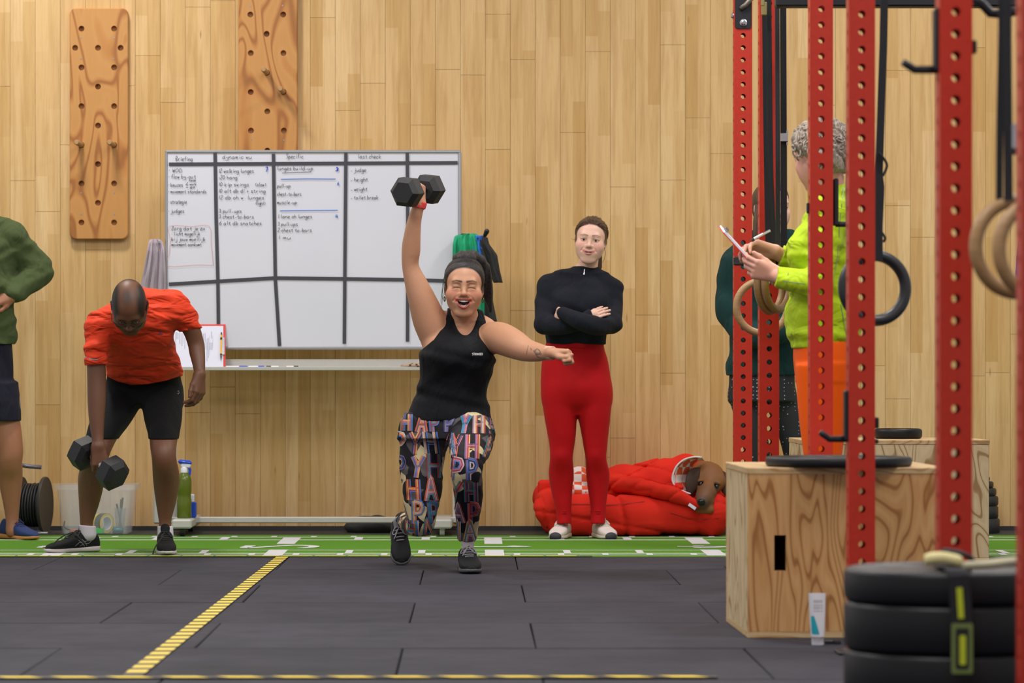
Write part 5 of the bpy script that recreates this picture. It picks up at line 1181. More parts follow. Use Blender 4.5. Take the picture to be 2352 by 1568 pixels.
# hair, ponytail, earrings, wrist wraps
def bun(S, w, k):
    S.ell(w(0, -.035, .108), (.052, .05, .045), H3.B, k=.02)
hs = hair_cap(H3, .008, low=-.06, xtra=None); cloth('hair', hs, .003, M_HDARK, p3); comb(H3, p3, M_HDARK, (0, -.03, .120), 330, .0128, .0010)
S = Sdf(); S.ell(H3.w(0, -.03, .118), (.050, .046, .036), H3.B, k=.02); S.limb([(1084, 588, 13.84, 14), (1102, 606, 13.88, 18), (1114, 640, 13.91, 17), (1121, 675, 13.93, 13), (1126, 712, 13.94, 5)], k=.02); S.disp.append(wob(.0025, 160, 60, 12)); cloth('ponytail', S, .003, M_HDARK, p3)
mb = MB()
for i in range(10):
    a = H3.w(.076, .01+random.uniform(-.02, .03), .03+random.uniform(-.05, .03)); strand(mb, [a, a+np.array([-.012, -.01, -.03]), a+np.array([-.016+random.uniform(-.012, .01), 0, -.075-random.random()*.03])], .0009, .0004, 4)
o = mb.build('loose_strands', M_HDARK, p3); o['kind'] = 'stuff'
for sg in (-1, 1): mb = MB(); mb.torus(Vector(H3.w(sg*.079, -.004, -.048)), (1, .3, 0), .010, .0022, 20, 6); mb.build('earring', plain('dark_gold', rgb(96, 90, 60), .3, .8), p3, True)
M_WRED = fabric('red_wrist_wrap', rgb(214, 74, 70), .7)
S = Sdf(); S.limb([(960.5, 477, 13.75, 13.5), (964, 466, 13.75, 13.5)], k=.005); S.off = .006; S.inter.append(halfspace(P(965, 463, 13.75), (.2, 0, 1))); S.inter.append(halfspace(P(960, 478, 13.75), (-.2, 0, -1))); cloth('wrist_band', S, .003, M_WRED, p3)
S = Sdf(); a, b = np.array(P(1254, 810, 13.44)), np.array(P(1270, 811, 13.41)); S.cone(a, b, .0265, .026, k=.005); S.off = .002; S.inter.append(halfspace(b, b-a)); S.inter.append(halfspace(a, a-b)); cloth('wrist_band', S, .0028, fabric('skin_tone_wrap', rgb(206, 170, 150), .8), p3)
# tattoo on forearm and lettering on the chest
bvb = bvh_of(b3); M_TAT = plain('tattoo_ink', rgb(98, 92, 86), .6); mb = MB()
def frontline(mb, bvh, pix_pts, wpx, d, lift=.0012):
    rays = [(P(x, y, d-.6), P(x, y, d)-P(x, y, d-.6)) for x, y in pix_pts]; hit = []
    for o, dr in rays:
        h = bvh.ray_cast(o, dr.normalized(), 1.5)
        if h[0] is not None: hit.append((h[0]+h[1]*lift, h[1]))
    if len(hit) > 1: mb.ribbon([a for a, _ in hit], wpx*d/F, [b for _, b in hit])
for i in range(6): frontline(mb, bvb, [(1226+i*2.5, 800+abs(i-3)*1.5), (1230+i*2.6, 812), (1235+i*2.6, 820+i)], 1.8, 13.5)
frontline(mb, bvb, [(1213.5, 793), (1212, 800), (1210.5, 806), (1209.5, 813)], 1.0, 13.5); frontline(mb, bvb, [(1219, 799), (1221, 804)], 1.4, 13.5); o = mb.build('tattoo', M_TAT, p3); o['kind'] = 'stuff'
UP = {'S': [[(1, .9), (.5, 1), (0, .8), (1, .25), (.5, 0), (0, .1)]], 'T': [[(0, 1), (1, 1)], [(.5, 1), (.5, 0)]], 'R': [[(0, 0), (0, 1), (.9, .9), (.9, .55), (0, .5), (1, 0)]], 'O': [[(.5, 1), (0, .6), (0, .3), (.5, 0), (1, .3), (1, .6), (.5, 1)]], 'N': [[(0, 0), (0, 1), (1, 0), (1, 1)]], 'G': [[(1, .9), (.4, 1), (0, .5), (.4, 0), (1, .2), (1, .5), (.6, .5)]], 'E': [[(1, 1), (0, 1), (0, 0), (1, 0)], [(0, .5), (.8, .5)]]}
M_WPRINT = plain('white_print', rgb(215, 215, 215), .6); bvt = bvh_of(tk); mb = MB(); x = 1084.5
for ch in 'STRONGER':
    for stx in UP[ch]:
        pts = []
        for (a, b), (c, d) in zip(stx[:-1], stx[1:]): pts += [(x+(a+(c-a)*t/3)*2.3, 815.5-(b+(d-b)*t/3)*5) for t in range(3)]
        pts.append((x+stx[-1][0]*2.3, 815.5-stx[-1][1]*5)); frontline(mb, bvt, pts, .9, 13.7, .0015)
    x += 3.1
o = mb.build('chest_lettering', M_WPRINT, tk); o['kind'] = 'stuff'
# trainers
M_SHB = fabric('black_trainer_mesh', rgb(26, 28, 30), .7); M_SHG = fabric('grey_trainer_mesh', rgb(150, 146, 150), .8); M_LGREY = plain('grey_lace', rgb(140, 138, 144), .8)
fx = lambda px, d: np.array([PX(px, d), d, 0.0])
SWOOSH = [(0, .30), (.08, .12), (.24, .06), (.5, .2), (1.0, .62), (.45, .34), (.24, .28), (.13, .34), (.06, .52)]
def logo(parent, W, x, y0, z0, sx, sz, mt, poly=SWOOSH, bv_=None, inward=1):
    vs = []
    for u, v in poly:
        o = Vector(W(x*2.2, y0+u*sx, z0+v*sz)); d = Vector(W(0, y0+u*sx, z0+v*sz))-o; h = bv_.ray_cast(o, d.normalized(), .3)
        if h[0] is None: return
        vs.append(h[0]+h[1]*.0015)
    mb = MB(); c = sum(vs, Vector())/len(vs); n = len(vs); mb.add(vs, [(0, 1, 8), (1, 7, 8), (1, 2, 6, 7), (2, 3, 5, 6), (3, 4, 5)]); mb.build('logo', mt, parent)
M_SOLD = plain('dark_sole', rgb(70, 70, 72), .6)
s1, W1 = shoe(p3, fx(1070, 13.75), fx(1085, 13.45), (0, 0, 1), .275, (M_SHB, M_SOLD, M_LGREY, M_SHG), wd=1.08, tall=.095, tsc=1.25)
hb, tb = np.array(P(914, 1212, 14.33)), np.array(P(923, 1292, 14.10)); tb[2] = -.006; hb[2] -= .020
s2, W2 = shoe(p3, hb, tb, (.05, -.80, .6), .265, (M_SHB, M_SOLD, M_LGREY, M_SHG), wd=1.0, tsc=1.2)
bvs = bvh_of(s2); logo(s2, W2, .05, .22, .024, .42, .036, M_WPRINT, bv_=bvs)
bvs = bvh_of(s1); logo(s1, W1, -.05, .30, .022, .36, .03, M_WPRINT, bv_=bvs)
for o in [c for c in s1.children if c.name.startswith('tongue')]:
    mb = MB(); frontline(mb, bvh_of(o), [(1069, 1256), (1071, 1258.5), (1075, 1255.5), (1079, 1253)], 1.6, 13.6, .0015); mb.build('tongue_logo', M_TBLK if 'M_TBLK' in globals() else M_SHB, s1) if mb.f else None

# ======================= hex dumbbells
M_DB = plain('black_rubber_dumbbell', rgb(32, 33, 36), .5, var=.15, bump=.3, bscale=300, spec=.45)
def dumbbell(label, c, axis, roll, hexr, hl, gap):
    c = Vector(c); ax = Vector(axis).normalized(); t = thing('dumbbell', label, 'dumbbell', c-Vector((0, 0, hexr)), 'hex dumbbells'); u, v = frame(ax); R = Matrix.Rotation(roll, 3, ax); u, v = R @ u, R @ v
    hexp = lambda p, r: [p+(u*math.cos(a)+v*math.sin(a))*r for a in angs(6)]
    for s in (-1, 1):
        a = c+ax*s*gap/2; b = c+ax*s*(gap/2+hl); mb = MB()
        mb.ring_loft([hexp(a, hexr*.62), hexp(a+ax*s*hl*.18, hexr), hexp(b-ax*s*hl*.22, hexr), hexp(b, hexr*.70)]); mb.build('weight_head', M_DB, t)
    mb = MB(); mb.tube([c-ax*gap*.5, c-ax*gap*.25, c, c+ax*gap*.25, c+ax*gap*.5], [.013, .0155, .017, .0155, .013], 16); mb.build('handle', M_CHROME, t, True)
    return t
a, b = Vector(P(934, 441, 13.655)), Vector(P(987, 434, 13.845))
dumbbell('black hex dumbbell held overhead in front of the whiteboard', (a+b)/2, b-a, .12, .066, .085, .115)

# ======================= woman with crossed arms
p4 = thing('person', 'woman in charcoal top and red leggings standing with crossed arms by the dog bed', 'person', (PX(1330, 16.45), 16.45, 0))
D4 = 16.45; H4 = Head(P(1357, 551, 16.42), (-.10, -1, -.10), (.11, 0, 1), .965)
S = Sdf(); H4.build(S, 'smile', 1.0, 'open', wide=.99, nose=.95)
S.cone(H4.w(0, -.03, -.05), P(1345, 640, 16.48), .048, .050, k=.02)
top4 = Sdf(); top4.loft([(800, 1256, 1387, 16.46, .095), (775, 1257, 1388, 16.46, .098), (740, 1258, 1396, 16.45, .11), (705, 1256, 1404, 16.45, .115), (675, 1254, 1408, 16.46, .105), (652, 1258, 1408, 16.47, .085), (632, 1290, 1385, 16.48, .06)], k=.03)
top4.cone(P(1346, 628, 16.49), P(1264, 652, 16.47), .045, .046, k=.04); top4.cone(P(1346, 628, 16.49), P(1407, 664, 16.47), .045, .046, k=.04); top4.cone(P(1346, 618, 16.48), P(1345, 632, 16.48), .052, .056, k=.02)
for x in (1302, 1368): top4.ell(P(x, 700, 16.37), (.06, .05, .06), k=.04)
aR = [(1260, 656, 16.46, 23), (1252, 700, 16.42, 22), (1250, 742, 16.34, 20)]; aR2 = [(1250, 744, 16.34, 20), (1290, 748, 16.27, 19), (1335, 738, 16.25, 16), (1366, 720, 16.26, 12.5)]
aL = [(1405, 668, 16.46, 22), (1408, 705, 16.42, 20), (1407, 742, 16.31, 20)]; aL2 = [(1406, 744, 16.31, 19), (1370, 747, 16.20, 19.5), (1330, 736, 16.17, 18), (1294, 719, 16.22, 13)]
for q in (aR, aR2, aL, aL2): top4.limb(q, k=.018)
S.under(top4)
legs4 = []
for rows in ([(835, 1276, 1312), (870, 1258, 1322), (905, 1248, 1326), (950, 1251, 1323), (996, 1259, 1321), (1026, 1264, 1317), (1052, 1265, 1314), (1087, 1262, 1316), (1123, 1267, 1313), (1154, 1274, 1311), (1180, 1280, 1310), (1205, 1281, 1311)], [(835, 1338, 1374), (870, 1330, 1392), (905, 1327, 1403), (950, 1329, 1401), (996, 1337, 1396), (1026, 1342, 1393), (1052, 1347, 1391), (1087, 1348, 1398), (1123, 1352, 1395), (1154, 1357, 1391), (1180, 1359, 1389), (1205, 1358, 1388)]):
    dd = [(905, 0), (1026, -.015), (1052, -.02), (1087, .015), (1123, .02), (1205, .0)]
    legs4.append([(y, a, b, D4+float(np.interp(y, [p[0] for p in dd], [p[1] for p in dd])), (b-a)/2*D4/F*1.08) for y, a, b in rows])
pants4 = Sdf(); pants4.loft([(950, 1275, 1375, 16.45, .05), (925, 1252, 1398, 16.45, .09), (894, 1245, 1404, 16.46, .118), (860, 1245, 1399, 16.47, .12), (825, 1248, 1393, 16.47, .11), (798, 1255, 1385, 16.46, .097), (780, 1257, 1384, 16.46, .092)], k=.02, n=2.2)
for L in legs4: pants4.loft(L, k=.018, n=2.05)
S.under(pants4)
wR = P(1343, 734, 16.26); hand(S, wR, (.86, -.05, .42), (-.2, -.95, .15), 1, (10, 20, 12), .76, ((18, 20), 15, 10), 4)
wL = P(1294, 719, 16.22); hand(S, wL, (-.45, 1, .02), (-1, -.3, .3), -1, (20, 20, 15), .8, ((30, 10), 10, 10), 3)
b4 = skin_mesh('body', S, .007, M_SKIN, p4, [(*box_of(H4), .0023), (*hbox(P(1385, 705, 16.22), .085), .003)], SK['p4'], [hairline(H4, rgb(70, 46, 32))]+H4.paints(rgb(204, 124, 118), rgb(84, 54, 38), 'smile', rgb(226, 160, 146), browt=.8))
H4.eyes(b4, M_EYEW, M_IRIS); teeth(H4, b4, -.0540, -.0590, .022, .0915, .004, 8)
top4.off = .005; top4.inter += [zabove(PZ(791, 16.4)), lambda X, Y, Z: (Z-np.interp(X, [PX(1300, 16.4), PX(1322, 16.4), PX(1346, 16.4), PX(1368, 16.4), PX(1390, 16.4)], [PZ(560, 16.4), PZ(606, 16.4), PZ(617, 16.4), PZ(613, 16.4), PZ(560, 16.4)])+0*Y).astype(np.float32),
    halfspace(P(1292, 718, 16.22), (-1, 0, .25)), ] if False else [zabove(PZ(791, 16.4)), zbelow(PZ(610, 16.4))]
top4.disp += [wob(.0012, 0, 0, 0), wob(.002, 30, 0, 55, 1.2)]
# the sleeve ends: cut the knit short of both hands
def cuffs(X, Y, Z):
    a = halfspace(P(1362, 724, 16.25), (.85, -.05, .4))(X, Y, Z); ca = Cone(P(1340, 735, 16.25), P(1420, 690, 16.2), .045, .06)(X, Y, Z)
    return np.where((ca < .0) & (Y < 16.32) & (Z > PZ(732, 16.3)) & (X < PX(1402, 16.3)), np.maximum(a, -1), -1).astype(np.float32)
top4.inter.append(cuffs)
k4 = cloth('knit_top', top4, .005, M_NAVYTOP, p4)
mb = MB(); frontline(mb, bvh_of(k4), [(1343, 618), (1342, 624), (1341, 630)], 2.2, 16.35, .002); mb.build('zip', M_CHROME, k4)
pants4.off = .004; pants4.inter += [zbelow(PZ(786, 16.4)), zabove(PZ(1203, 16.4))]
l4 = cloth('leggings', pants4, .006, M_REDLEG, p4)
mb = MB()
for y, xs_ in ((1173, ((1279, 1312), (1356, 1391))), (1178, ((1279, 1312), (1357, 1391)))):
    for xa, xb in xs_: mb.tube([P(xa+(xb-xa)*t, y+.0, D4)+Vector((0, -.035*math.sin(math.pi*t), 0)) for t in np.linspace(0, 1, 9)], .0022, 5)
mb.tube([P(1257+(1385-1257)*t, 797+1.5*t, D4)+Vector((0, -.099*math.sin(math.pi*t)**.7, 0)) for t in np.linspace(0.02, .98, 15)], .0025, 5); mb.build('seam', M_REDLEG, l4, True)
hs = hair_cap(H4, .006, center=-.0, low=-.05); cloth('hair', hs, .003, M_HBROWN, p4); comb(H4, p4, M_HBROWN, (0, -.10, -.01), 320, .0108, .0010, 2)
S = Sdf(); S.limb([(1362, 545, 16.53, 16), (1368, 575, 16.55, 14), (1372, 612, 16.56, 10)], k=.02); S.disp.append(wob(.002, 160, 60, 12)); cloth('ponytail', S, .0035, M_HBROWN, p4)
mb = MB(); a = H4.w(-.074, .02, -.03); strand(mb, [a, a+np.array([.004, -.005, -.03]), a+np.array([-.002, -.005, -.06]), a+np.array([-.012, -.005, -.075])], .0016, .0006); a = H4.w(.076, .02, .0); strand(mb, [a, a+np.array([-.012, 0, -.005]), a+np.array([-.022, 0, .002])], .001, .0005)
a = H4.w(.072, .01, .0); strand(mb, [a, a+np.array([-.006, 0, -.03]), a+np.array([-.002, 0, -.05])], .0015, .0005); o = mb.build('loose_strands', M_HBROWN, p4); o['kind'] = 'stuff'
M_SHC = fabric('pale_trainer_mesh', rgb(206, 192, 188), .8); M_CRL = plain('cream_lace', rgb(214, 206, 196), .8); M_SOLC = plain('cream_sole', rgb(196, 182, 166), .7); M_TOEC = plain('dark_toe_cap', rgb(36, 38, 44), .6)
for hx, tx in ((1300, 1277), (1371, 1402)):
    so, Wq = shoe(p4, fx(hx, 16.58), fx(tx, 16.36), (0, 0, 1), .25, (M_SHC, M_SOLC, M_CRL, M_SHC), wd=1.02, tall=.075)
    S = Sdf(); S.ell(Wq(0, .955, .014), (.03, .018, .022), basis(Wq(0, 1, 0)-Wq(0, 0, 0), (0, 0, 1)), k=.01); S.inter.append(zabove(0.001)); cloth('toe_cap', S, .003, M_TOEC, so)
# ======================= man bending over with a dumbbell
p2 = thing('person', 'balding man in orange-red shirt and black shorts bending to lift a dumbbell', 'person', (PX(310, 15.15), 15.15, 0))
H2 = Head(P(297, 703, 14.72), (.03, -.52, -.86), (.02, -.86, .52), 1.0)
S = Sdf(); H2.build(S, 'closed', 1.0, 'open', fem=False, wide=1.0, nose=1.15)
S.cone(H2.w(0, -.03, -.04), P(318, 705, 15.0), .056, .064, k=.03)
sh2 = Sdf(); sh2.loft([(905, 248, 414, 15.36, .115), (870, 247, 413, 15.31, .125), (835, 247, 411, 15.22, .135), (800, 246, 401, 15.12, .14), (765, 242, 398, 15.04, .13), (735, 240, 402, 14.99, .11), (705, 258, 400, 14.98, .08), (688, 285, 385, 14.98, .055)], k=.03)
sh2.cone(P(318, 705, 15.0), P(234, 746, 14.95), .060, .056, k=.05); sh2.cone(P(325, 695, 15.02), P(399, 704, 14.98), .058, .058, k=.05)
slR = [(230, 750, 14.95, 29), (223, 790, 14.92, 25.5), (220.5, 825, 14.9, 23), (220.5, 850, 14.9, 22)]; slL = [(400, 706, 14.98, 29), (421, 727, 15.0, 26.5), (435, 752, 15.03, 23.5), (444, 774, 15.04, 22)]
sh2.limb(slR, k=.03); sh2.limb(slL, k=.03); S.under(sh2, .03)
S.limb([(228, 755, 14.94, 25), (221, 810, 14.91, 22), (222, 870, 14.9, 21.5), (222, 915, 14.89, 21), (222, 960, 14.88, 18), (224, 1000, 14.87, 14), (226, 1025, 14.86, 12.5)], k=.02)
S.limb([(405, 712, 14.98, 26), (436, 750, 15.02, 21), (449, 785, 15.04, 19), (453, 810, 15.03, 18), (457, 838, 15.0, 14.5), (459, 860, 14.98, 12)], k=.02)
w2 = P(226, 1022, 14.86); hand(S, w2, (.10, -.05, -1), (.25, -.95, 0), 1, (58, 85, 50), 1.0, ((40, 65), 30, 35), 2)
w2b = P(459, 858, 14.98); hand(S, w2b, (-.02, -.15, -1), (.78, -.45, .1), 1, ((30, 38, 20), (28, 36, 20), (26, 34, 20), (24, 30, 20)), 1.0, ((30, 20), 12, 8), 5)
th2 = [[(285, 905, 15.37, 44), (262, 945, 15.26, 43), (241, 985, 15.15, 36), (228, 1020, 15.06, 31), (221, 1050, 15.03, 28), (211, 1095, 15.1, 31), (205, 1150, 15.16, 24), (199, 1195, 15.18, 15.5), (201, 1222, 15.19, 15)],
       [(370, 905, 15.37, 44), (374, 950, 15.24, 42), (376, 990, 15.12, 34.5), (375, 1025, 15.02, 30), (377, 1055, 14.99, 28), (382, 1100, 15.06, 30.5), (381, 1150, 15.1, 23.5), (379, 1195, 15.11, 14.5), (380, 1225, 15.1, 14)]]
so2 = Sdf(); so2.loft([(925, 246, 416, 15.36, .115), (895, 247, 415, 15.37, .125), (870, 249, 412, 15.33, .125), (835, 250, 409, 15.24, .125)], k=.03)
for q in th2: so2.limb(q, k=.03)
S.under(Sdf().add(so2.ops[0]))
for q in th2: S.limb(q, k=.03)
loc2 = head_local(H2)
hm_ = [Ell(H2.w(sg*.066, -.004, .044), (.036, .080, .058), H2.B) for sg in (-1, 1)]+[Ell(H2.w(0, -.105, .02), (.075, .05, .075), H2.B)]
def hairmask(X, Y, Z): return np.minimum(np.minimum(hm_[0](X, Y, Z), hm_[1](X, Y, Z)), hm_[2](X, Y, Z))-.010
topm = lambda X, Y, Z: (lambda x, y, z: np.where(z > .04, np.hypot(x, (y-.02)*.8)-.024, 9.0))(*loc2(X, Y, Z))
b2 = skin_mesh('body', S, .006, M_SKIN, p2, [(*box_of(H2), .0026), (*hbox(P(228, 1050, 14.85), .1), .003), (*hbox(P(457, 895, 14.95), .11), .003)], SK['p2'],
    [(hairmask, rgb(16, 13, 13), .032, .96), (topm, rgb(34, 24, 22), .045, .75)]+H2.paints(rgb(96, 52, 44), rgb(20, 14, 12), 'closed'))
H2.eyes(b2, M_EYEW, M_IRIS)
M_GLS = plain('dark_spectacle_frame', rgb(24, 20, 20), .3)
gl = thing('spectacles', 'dark-rimmed spectacles worn by the bending balding man', 'glasses', H2.w(0, .1, 0))
for sg in (-1, 1):
    mb = MB(); mb.tube([Vector(H2.w(sg*.032+.023*math.cos(a), .101-.004*abs(math.cos(a)), .002+.017*math.sin(a))) for a in angs(24)], .0018, 6, closed=True); mb.build('rim', M_GLS, gl, True)
    mb = MB(); mb.tube([Vector(H2.w(sg*.055, .098, .006)), Vector(H2.w(sg*.074, .08, .008)), Vector(H2.w(sg*.080, .0, .006))], .0017, 6); mb.build('temple', M_GLS, gl, True)
mb = MB(); mb.tube([Vector(H2.w(-.009, .104, .004)), Vector(H2.w(0, .109, .007)), Vector(H2.w(.009, .104, .004))], .0016, 6); mb.build('bridge', M_GLS, gl, True)
sh2.off = .008; sh2.disp += [wob(.003, 6, 30, 75, .6), wob(.003, -22, 20, 48, 2.0), crease(.006, 14, 8, 26, 1.0)]
sl_a, sl_b = halfspace(P(220, 838, 14.9), (.05, 0, -1)), halfspace(P(438, 758, 15.03), (.18, .0, -1))
def shirt_cut(X, Y, Z):
    hem = np.interp(X, [PX(x, 15.2) for x in (240, 270, 301, 340, 380, 415)], [PZ(y, 15.2) for y in (862, 876, 884, 882, 874, 862)])
    inarm = (X < PX(264, 15.0)) & (Y < 15.04); left = np.where(inarm, sl_a(X, Y, Z), -1.0); right = np.where((X > PX(404, 15.0)) & (Z > PZ(800, 15)), sl_b(X, Y, Z), -1.0)
    body = np.where(inarm, -1.0, hem-Z)
    col = Ell(H2.w(0, -.02, -.10), (.075, .10, .05), H2.B)(X, Y, Z)
    return np.maximum(np.maximum(np.maximum(left, right), body), -col).astype(np.float32)
sh2.inter.append(shirt_cut); s2o = cloth('t_shirt', sh2, .0052, M_ORSHIRT, p2)
bvq = bvh_of(s2o); mb = MB()
for i in range(5): frontline(mb, bvq, [(363.5+i*2, 766+abs(i-2)), (367+i*1.6, 762.5+.6*i)], 1.8, 15.0, .002)
mb.build('chest_logo', plain('purple_logo', rgb(110, 70, 120), .6), s2o); mb = MB(); frontline(mb, bvq, [(204, 823), (214, 825), (225, 825.5)], 3.0, 14.9, .002); frontline(mb, bvq, [(193.5, 814), (196, 819), (199, 822)], 3.0, 14.9, .002); mb.build('sleeve_strip', plain('reflective_strip', rgb(150, 140, 140), .4), s2o)
so2.off = .005; so2.inter += [zbelow(PZ(842, 15.2)), zabove(PZ(1008, 15.1))]
sho = cloth('shorts', so2, .005, M_BLKSHORT, p2); bvq = bvh_of(sho); mb = MB(); frontline(mb, bvq, [(407.5, 900), (409, 897), (411, 900)], 1, 15.2, .002); frontline(mb, bvq, [(406, 903), (409, 905), (411, 901)], 1, 15.2, .002); mb.build('shorts_logo', M_GREYT, sho)
M_SOCK = fabric('white_sock', rgb(196, 190, 198), .9); M_SHK = fabric('black_running_mesh', rgb(24, 26, 26), .7); M_SOLK = plain('black_white_sole', rgb(58, 56, 56), .6); M_LBLK = plain('black_lace', rgb(30, 30, 32), .8); M_SOLG = plain('pale_grey_sole', rgb(176, 168, 164), .7)
for nodes, pl_ in (([(200, 1192, 15.18, 17), (202, 1225, 15.19, 18)], halfspace(P(199, 1206, 15.18), (.1, 0, 1))), ([(379, 1195, 15.11, 16), (380, 1228, 15.1, 17)], halfspace(P(379, 1208, 15.1), (0, 0, 1)))):
    q = Sdf(); q.limb(nodes, k=.01); q.off = .003; q.inter.append(pl_); cloth('sock', q, .004, M_SOCK, p2)
sa, Wa = shoe(p2, np.array([PX(226, 15.24), 15.24, 0]), np.array([PX(124, 15.10), 15.10, 0]), (0, 0, 1), .275, (M_SHK, M_SOLG, M_LBLK, M_SHK), wd=1.02, tall=.095)
sb2, Wb = shoe(p2, np.array([PX(377, 15.16), 15.16, 0]), np.array([PX(385, 14.86), 14.86, 0]), (0, 0, 1), .28, (M_SHK, M_SOLG, M_LBLK, M_SHK), wd=1.05, tall=.095)
bvs = bvh_of(sa); mb = MB(); M_LOGO = plain('grey_shoe_stripe', rgb(120, 120, 122), .6)
for line in ([(172, 1254), (181, 1246), (195, 1243), (212, 1239)], [(183, 1254), (192, 1248), (204, 1247), (211, 1240)], [(180, 1240), (188, 1247), (194, 1254)], [(188, 1238), (195, 1245), (199, 1252)]): frontline(mb, bvs, line, 1.3, 15.1, .0015)
mb.build('stripe_logo', M_LOGO, sa)
mb = MB(); mb.tube(smoothline([tuple(P(*p)) for p in ((168, 1222, 15.05), (150, 1228, 15.04), (132, 1240, 15.04), (122, 1252, 15.05))], 4), .003, 6); mb.tube(smoothline([tuple(P(*p)) for p in ((170, 1222, 15.05), (182, 1234, 15.03), (196, 1250, 15.03))], 4), .003, 6); mb.build('loose_lace', M_LBLK, sa, True)
mb = MB(); mb.tube(smoothline([tuple(P(*p)) for p in ((376, 1230, 14.97), (364, 1244, 14.92), (354, 1262, 14.9), (351, 1273, 14.9))], 4), .003, 6); mb.build('loose_lace', M_LBLK, sb2, True)
a, b = Vector(P(187, 1036, 14.93)), Vector(P(264, 1090, 14.80))
dumbbell('black hex dumbbell gripped low by the bending man', (a+b)/2, b-a, .35, .077, .09, .11)

# ======================= man at the left edge, hand on hip
p1 = thing('person', 'man in olive sweatshirt and navy shorts cut off by the left edge', 'person', (PX(-40, 16.35), 16.35, 0))
H1 = Head(P(-62, 418, 16.3), (.2, -1, 0), (0, 0, 1), 1.0); S = Sdf(); H1.build(S, 'closed', fem=False); S.cone(H1.w(0, -.03, -.05), P(-60, 505, 16.36), .056, .06, k=.02)
t1 = Sdf(); t1.loft([(800, -155, 27, 16.36, .115), (760, -155, 29, 16.36, .12), (700, -158, 27, 16.35, .125), (640, -162, 30, 16.35, .13), (580, -165, 32, 16.35, .12), (545, -158, 34, 16.36, .10), (522, -120, 5, 16.37, .07)], k=.03)
t1.cone(P(-62, 505, 16.37), P(22, 540, 16.36), .06, .066, k=.05); t1.cone(P(-62, 505, 16.37), P(-145, 545, 16.36), .06, .066, k=.05)
t1.limb([(24, 546, 16.36, 33), (58, 585, 16.4, 31), (88, 620, 16.43, 29)], k=.03); t1.limb([(90, 624, 16.43, 29), (60, 652, 16.36, 25), (34, 675, 16.28, 18)], k=.02); t1.limb([(-148, 548, 16.36, 30), (-165, 620, 16.36, 26), (-165, 700, 16.3, 20)], k=.03)
S.under(t1); lg = [[(-8, 900, 16.36, 34), (8, 965, 16.35, 37), (22, 1030, 16.33, 31), (23, 1060, 16.33, 28), (24, 1095, 16.37, 28), (26, 1150, 16.38, 20), (28, 1190, 16.38, 15), (28, 1220, 16.37, 15)], [(-110, 900, 16.36, 34), (-118, 965, 16.35, 37), (-120, 1040, 16.33, 30), (-120, 1095, 16.37, 28), (-120, 1190, 16.38, 15), (-120, 1220, 16.37, 15)]]
for q in lg: S.limb(q, k=.02)
hand(S, P(32, 678, 16.27), (-.9, -.15, -.25), (-.1, -.8, .5), -1, (25, 30, 20), 1.0, ((40, 20), 15, 10), 4)
skin_mesh('body', S, .009, M_SKIN, p1, [(*hbox(P(20, 690, 16.26), .1), .0045), (*box_of(H1), .005)], SK['p1'], H1.paints(rgb(140, 80, 70), rgb(40, 26, 20)))
cloth('hair', hair_cap(H1, .007), .006, M_HBROWN, p1)
t1.off = .009; t1.disp += [wob(.004, 25, 10, 40, .3), wob(.003, -40, 0, 60, 1.)]; t1.inter += [zabove(PZ(790, 16.3))]
cloth('sweatshirt', t1, .008, M_OLIVE, p1)
s1s = Sdf(); s1s.loft([(900, -155, 32, 16.36, .12), (840, -152, 28, 16.36, .122), (780, -150, 26, 16.36, .115)], k=.02)
s1s.loft([(968, -45, 49, 16.35, .115), (930, -48, 46, 16.35, .115), (880, -55, 38, 16.36, .11)], k=.03); s1s.loft([(968, -168, -70, 16.35, .115), (930, -166, -66, 16.35, .115), (880, -156, -60, 16.36, .11)], k=.03); s1s.disp.append(wob(.003, 50, 0, 12, 1)); s1s.inter += [zabove(PZ(966, 16.35))]
sh1 = cloth('shorts', s1s, .006, M_NAVYS, p1); bvq = bvh_of(sh1); mb = MB(); frontline(mb, bvq, [(44, 905), (46, 916), (44, 928), (45.5, 938)], 3, 16.3, .003); mb.build('shorts_logo', plain('pale_print', rgb(170, 160, 175), .7), sh1)
M_SHN = fabric('navy_trainer', rgb(44, 58, 100), .7); M_GUM = plain('gum_sole', rgb(176, 122, 58), .6)
for hx, tx in ((6, 84), (-120, -135)): shoe(p1, fx(hx, 16.46), fx(tx, 16.28), (0, 0, 1), None if hx > 0 else .27, (M_SHN, M_GUM, plain('navy_lace', rgb(40, 44, 84), .8), M_SHN), wd=1.05, tall=.105, res=.0035)

# ======================= woman in lime with a clipboard
p5 = thing('person', 'grey-haired woman in lime jacket and orange leggings writing on a clipboard', 'person', (PX(1895, 12.35), 12.35, 0))
D5 = 12.35; H5 = Head(P(1884, 360, 12.35), (-.62, .74, -.26), (-.16, .12, 1), 1.0); S = Sdf(); H5.build(S, 'closed', nose=1.0); S.cone(H5.w(0, -.03, -.05), P(1905, 455, 12.35), .052, .056, k=.02)
def side_loft(S, rows, d=D5, k=.03, n=2.2, hw=None): S.add(ZLoft([(PZ(py, d), PX((xl+xr)/2, d), d, (xr-xl)/2*d/F, w_) for py, xl, xr, w_ in rows], k, n))
j5 = Sdf(); side_loft(j5, [(812, 1824, 1968, .165), (770, 1812, 1972, .175), (725, 1806, 1972, .18), (690, 1812, 1968, .175), (655, 1822, 1962, .17), (610, 1820, 1960, .175), (570, 1820, 1958, .18), (535, 1832, 1958, .18), (500, 1848, 1956, .175), (470, 1862, 1950, .15), (445, 1872, 1940, .09)])
j5.ell(P(1848, 572, 12.27), (.055, .06, .06), k=.04); j5.ell(P(1848, 572, 12.43), (.055, .06, .06), k=.04)
j5.cone(P(1900, 418, 12.36), P(1903, 465, 12.35), .060, .070, k=.02)
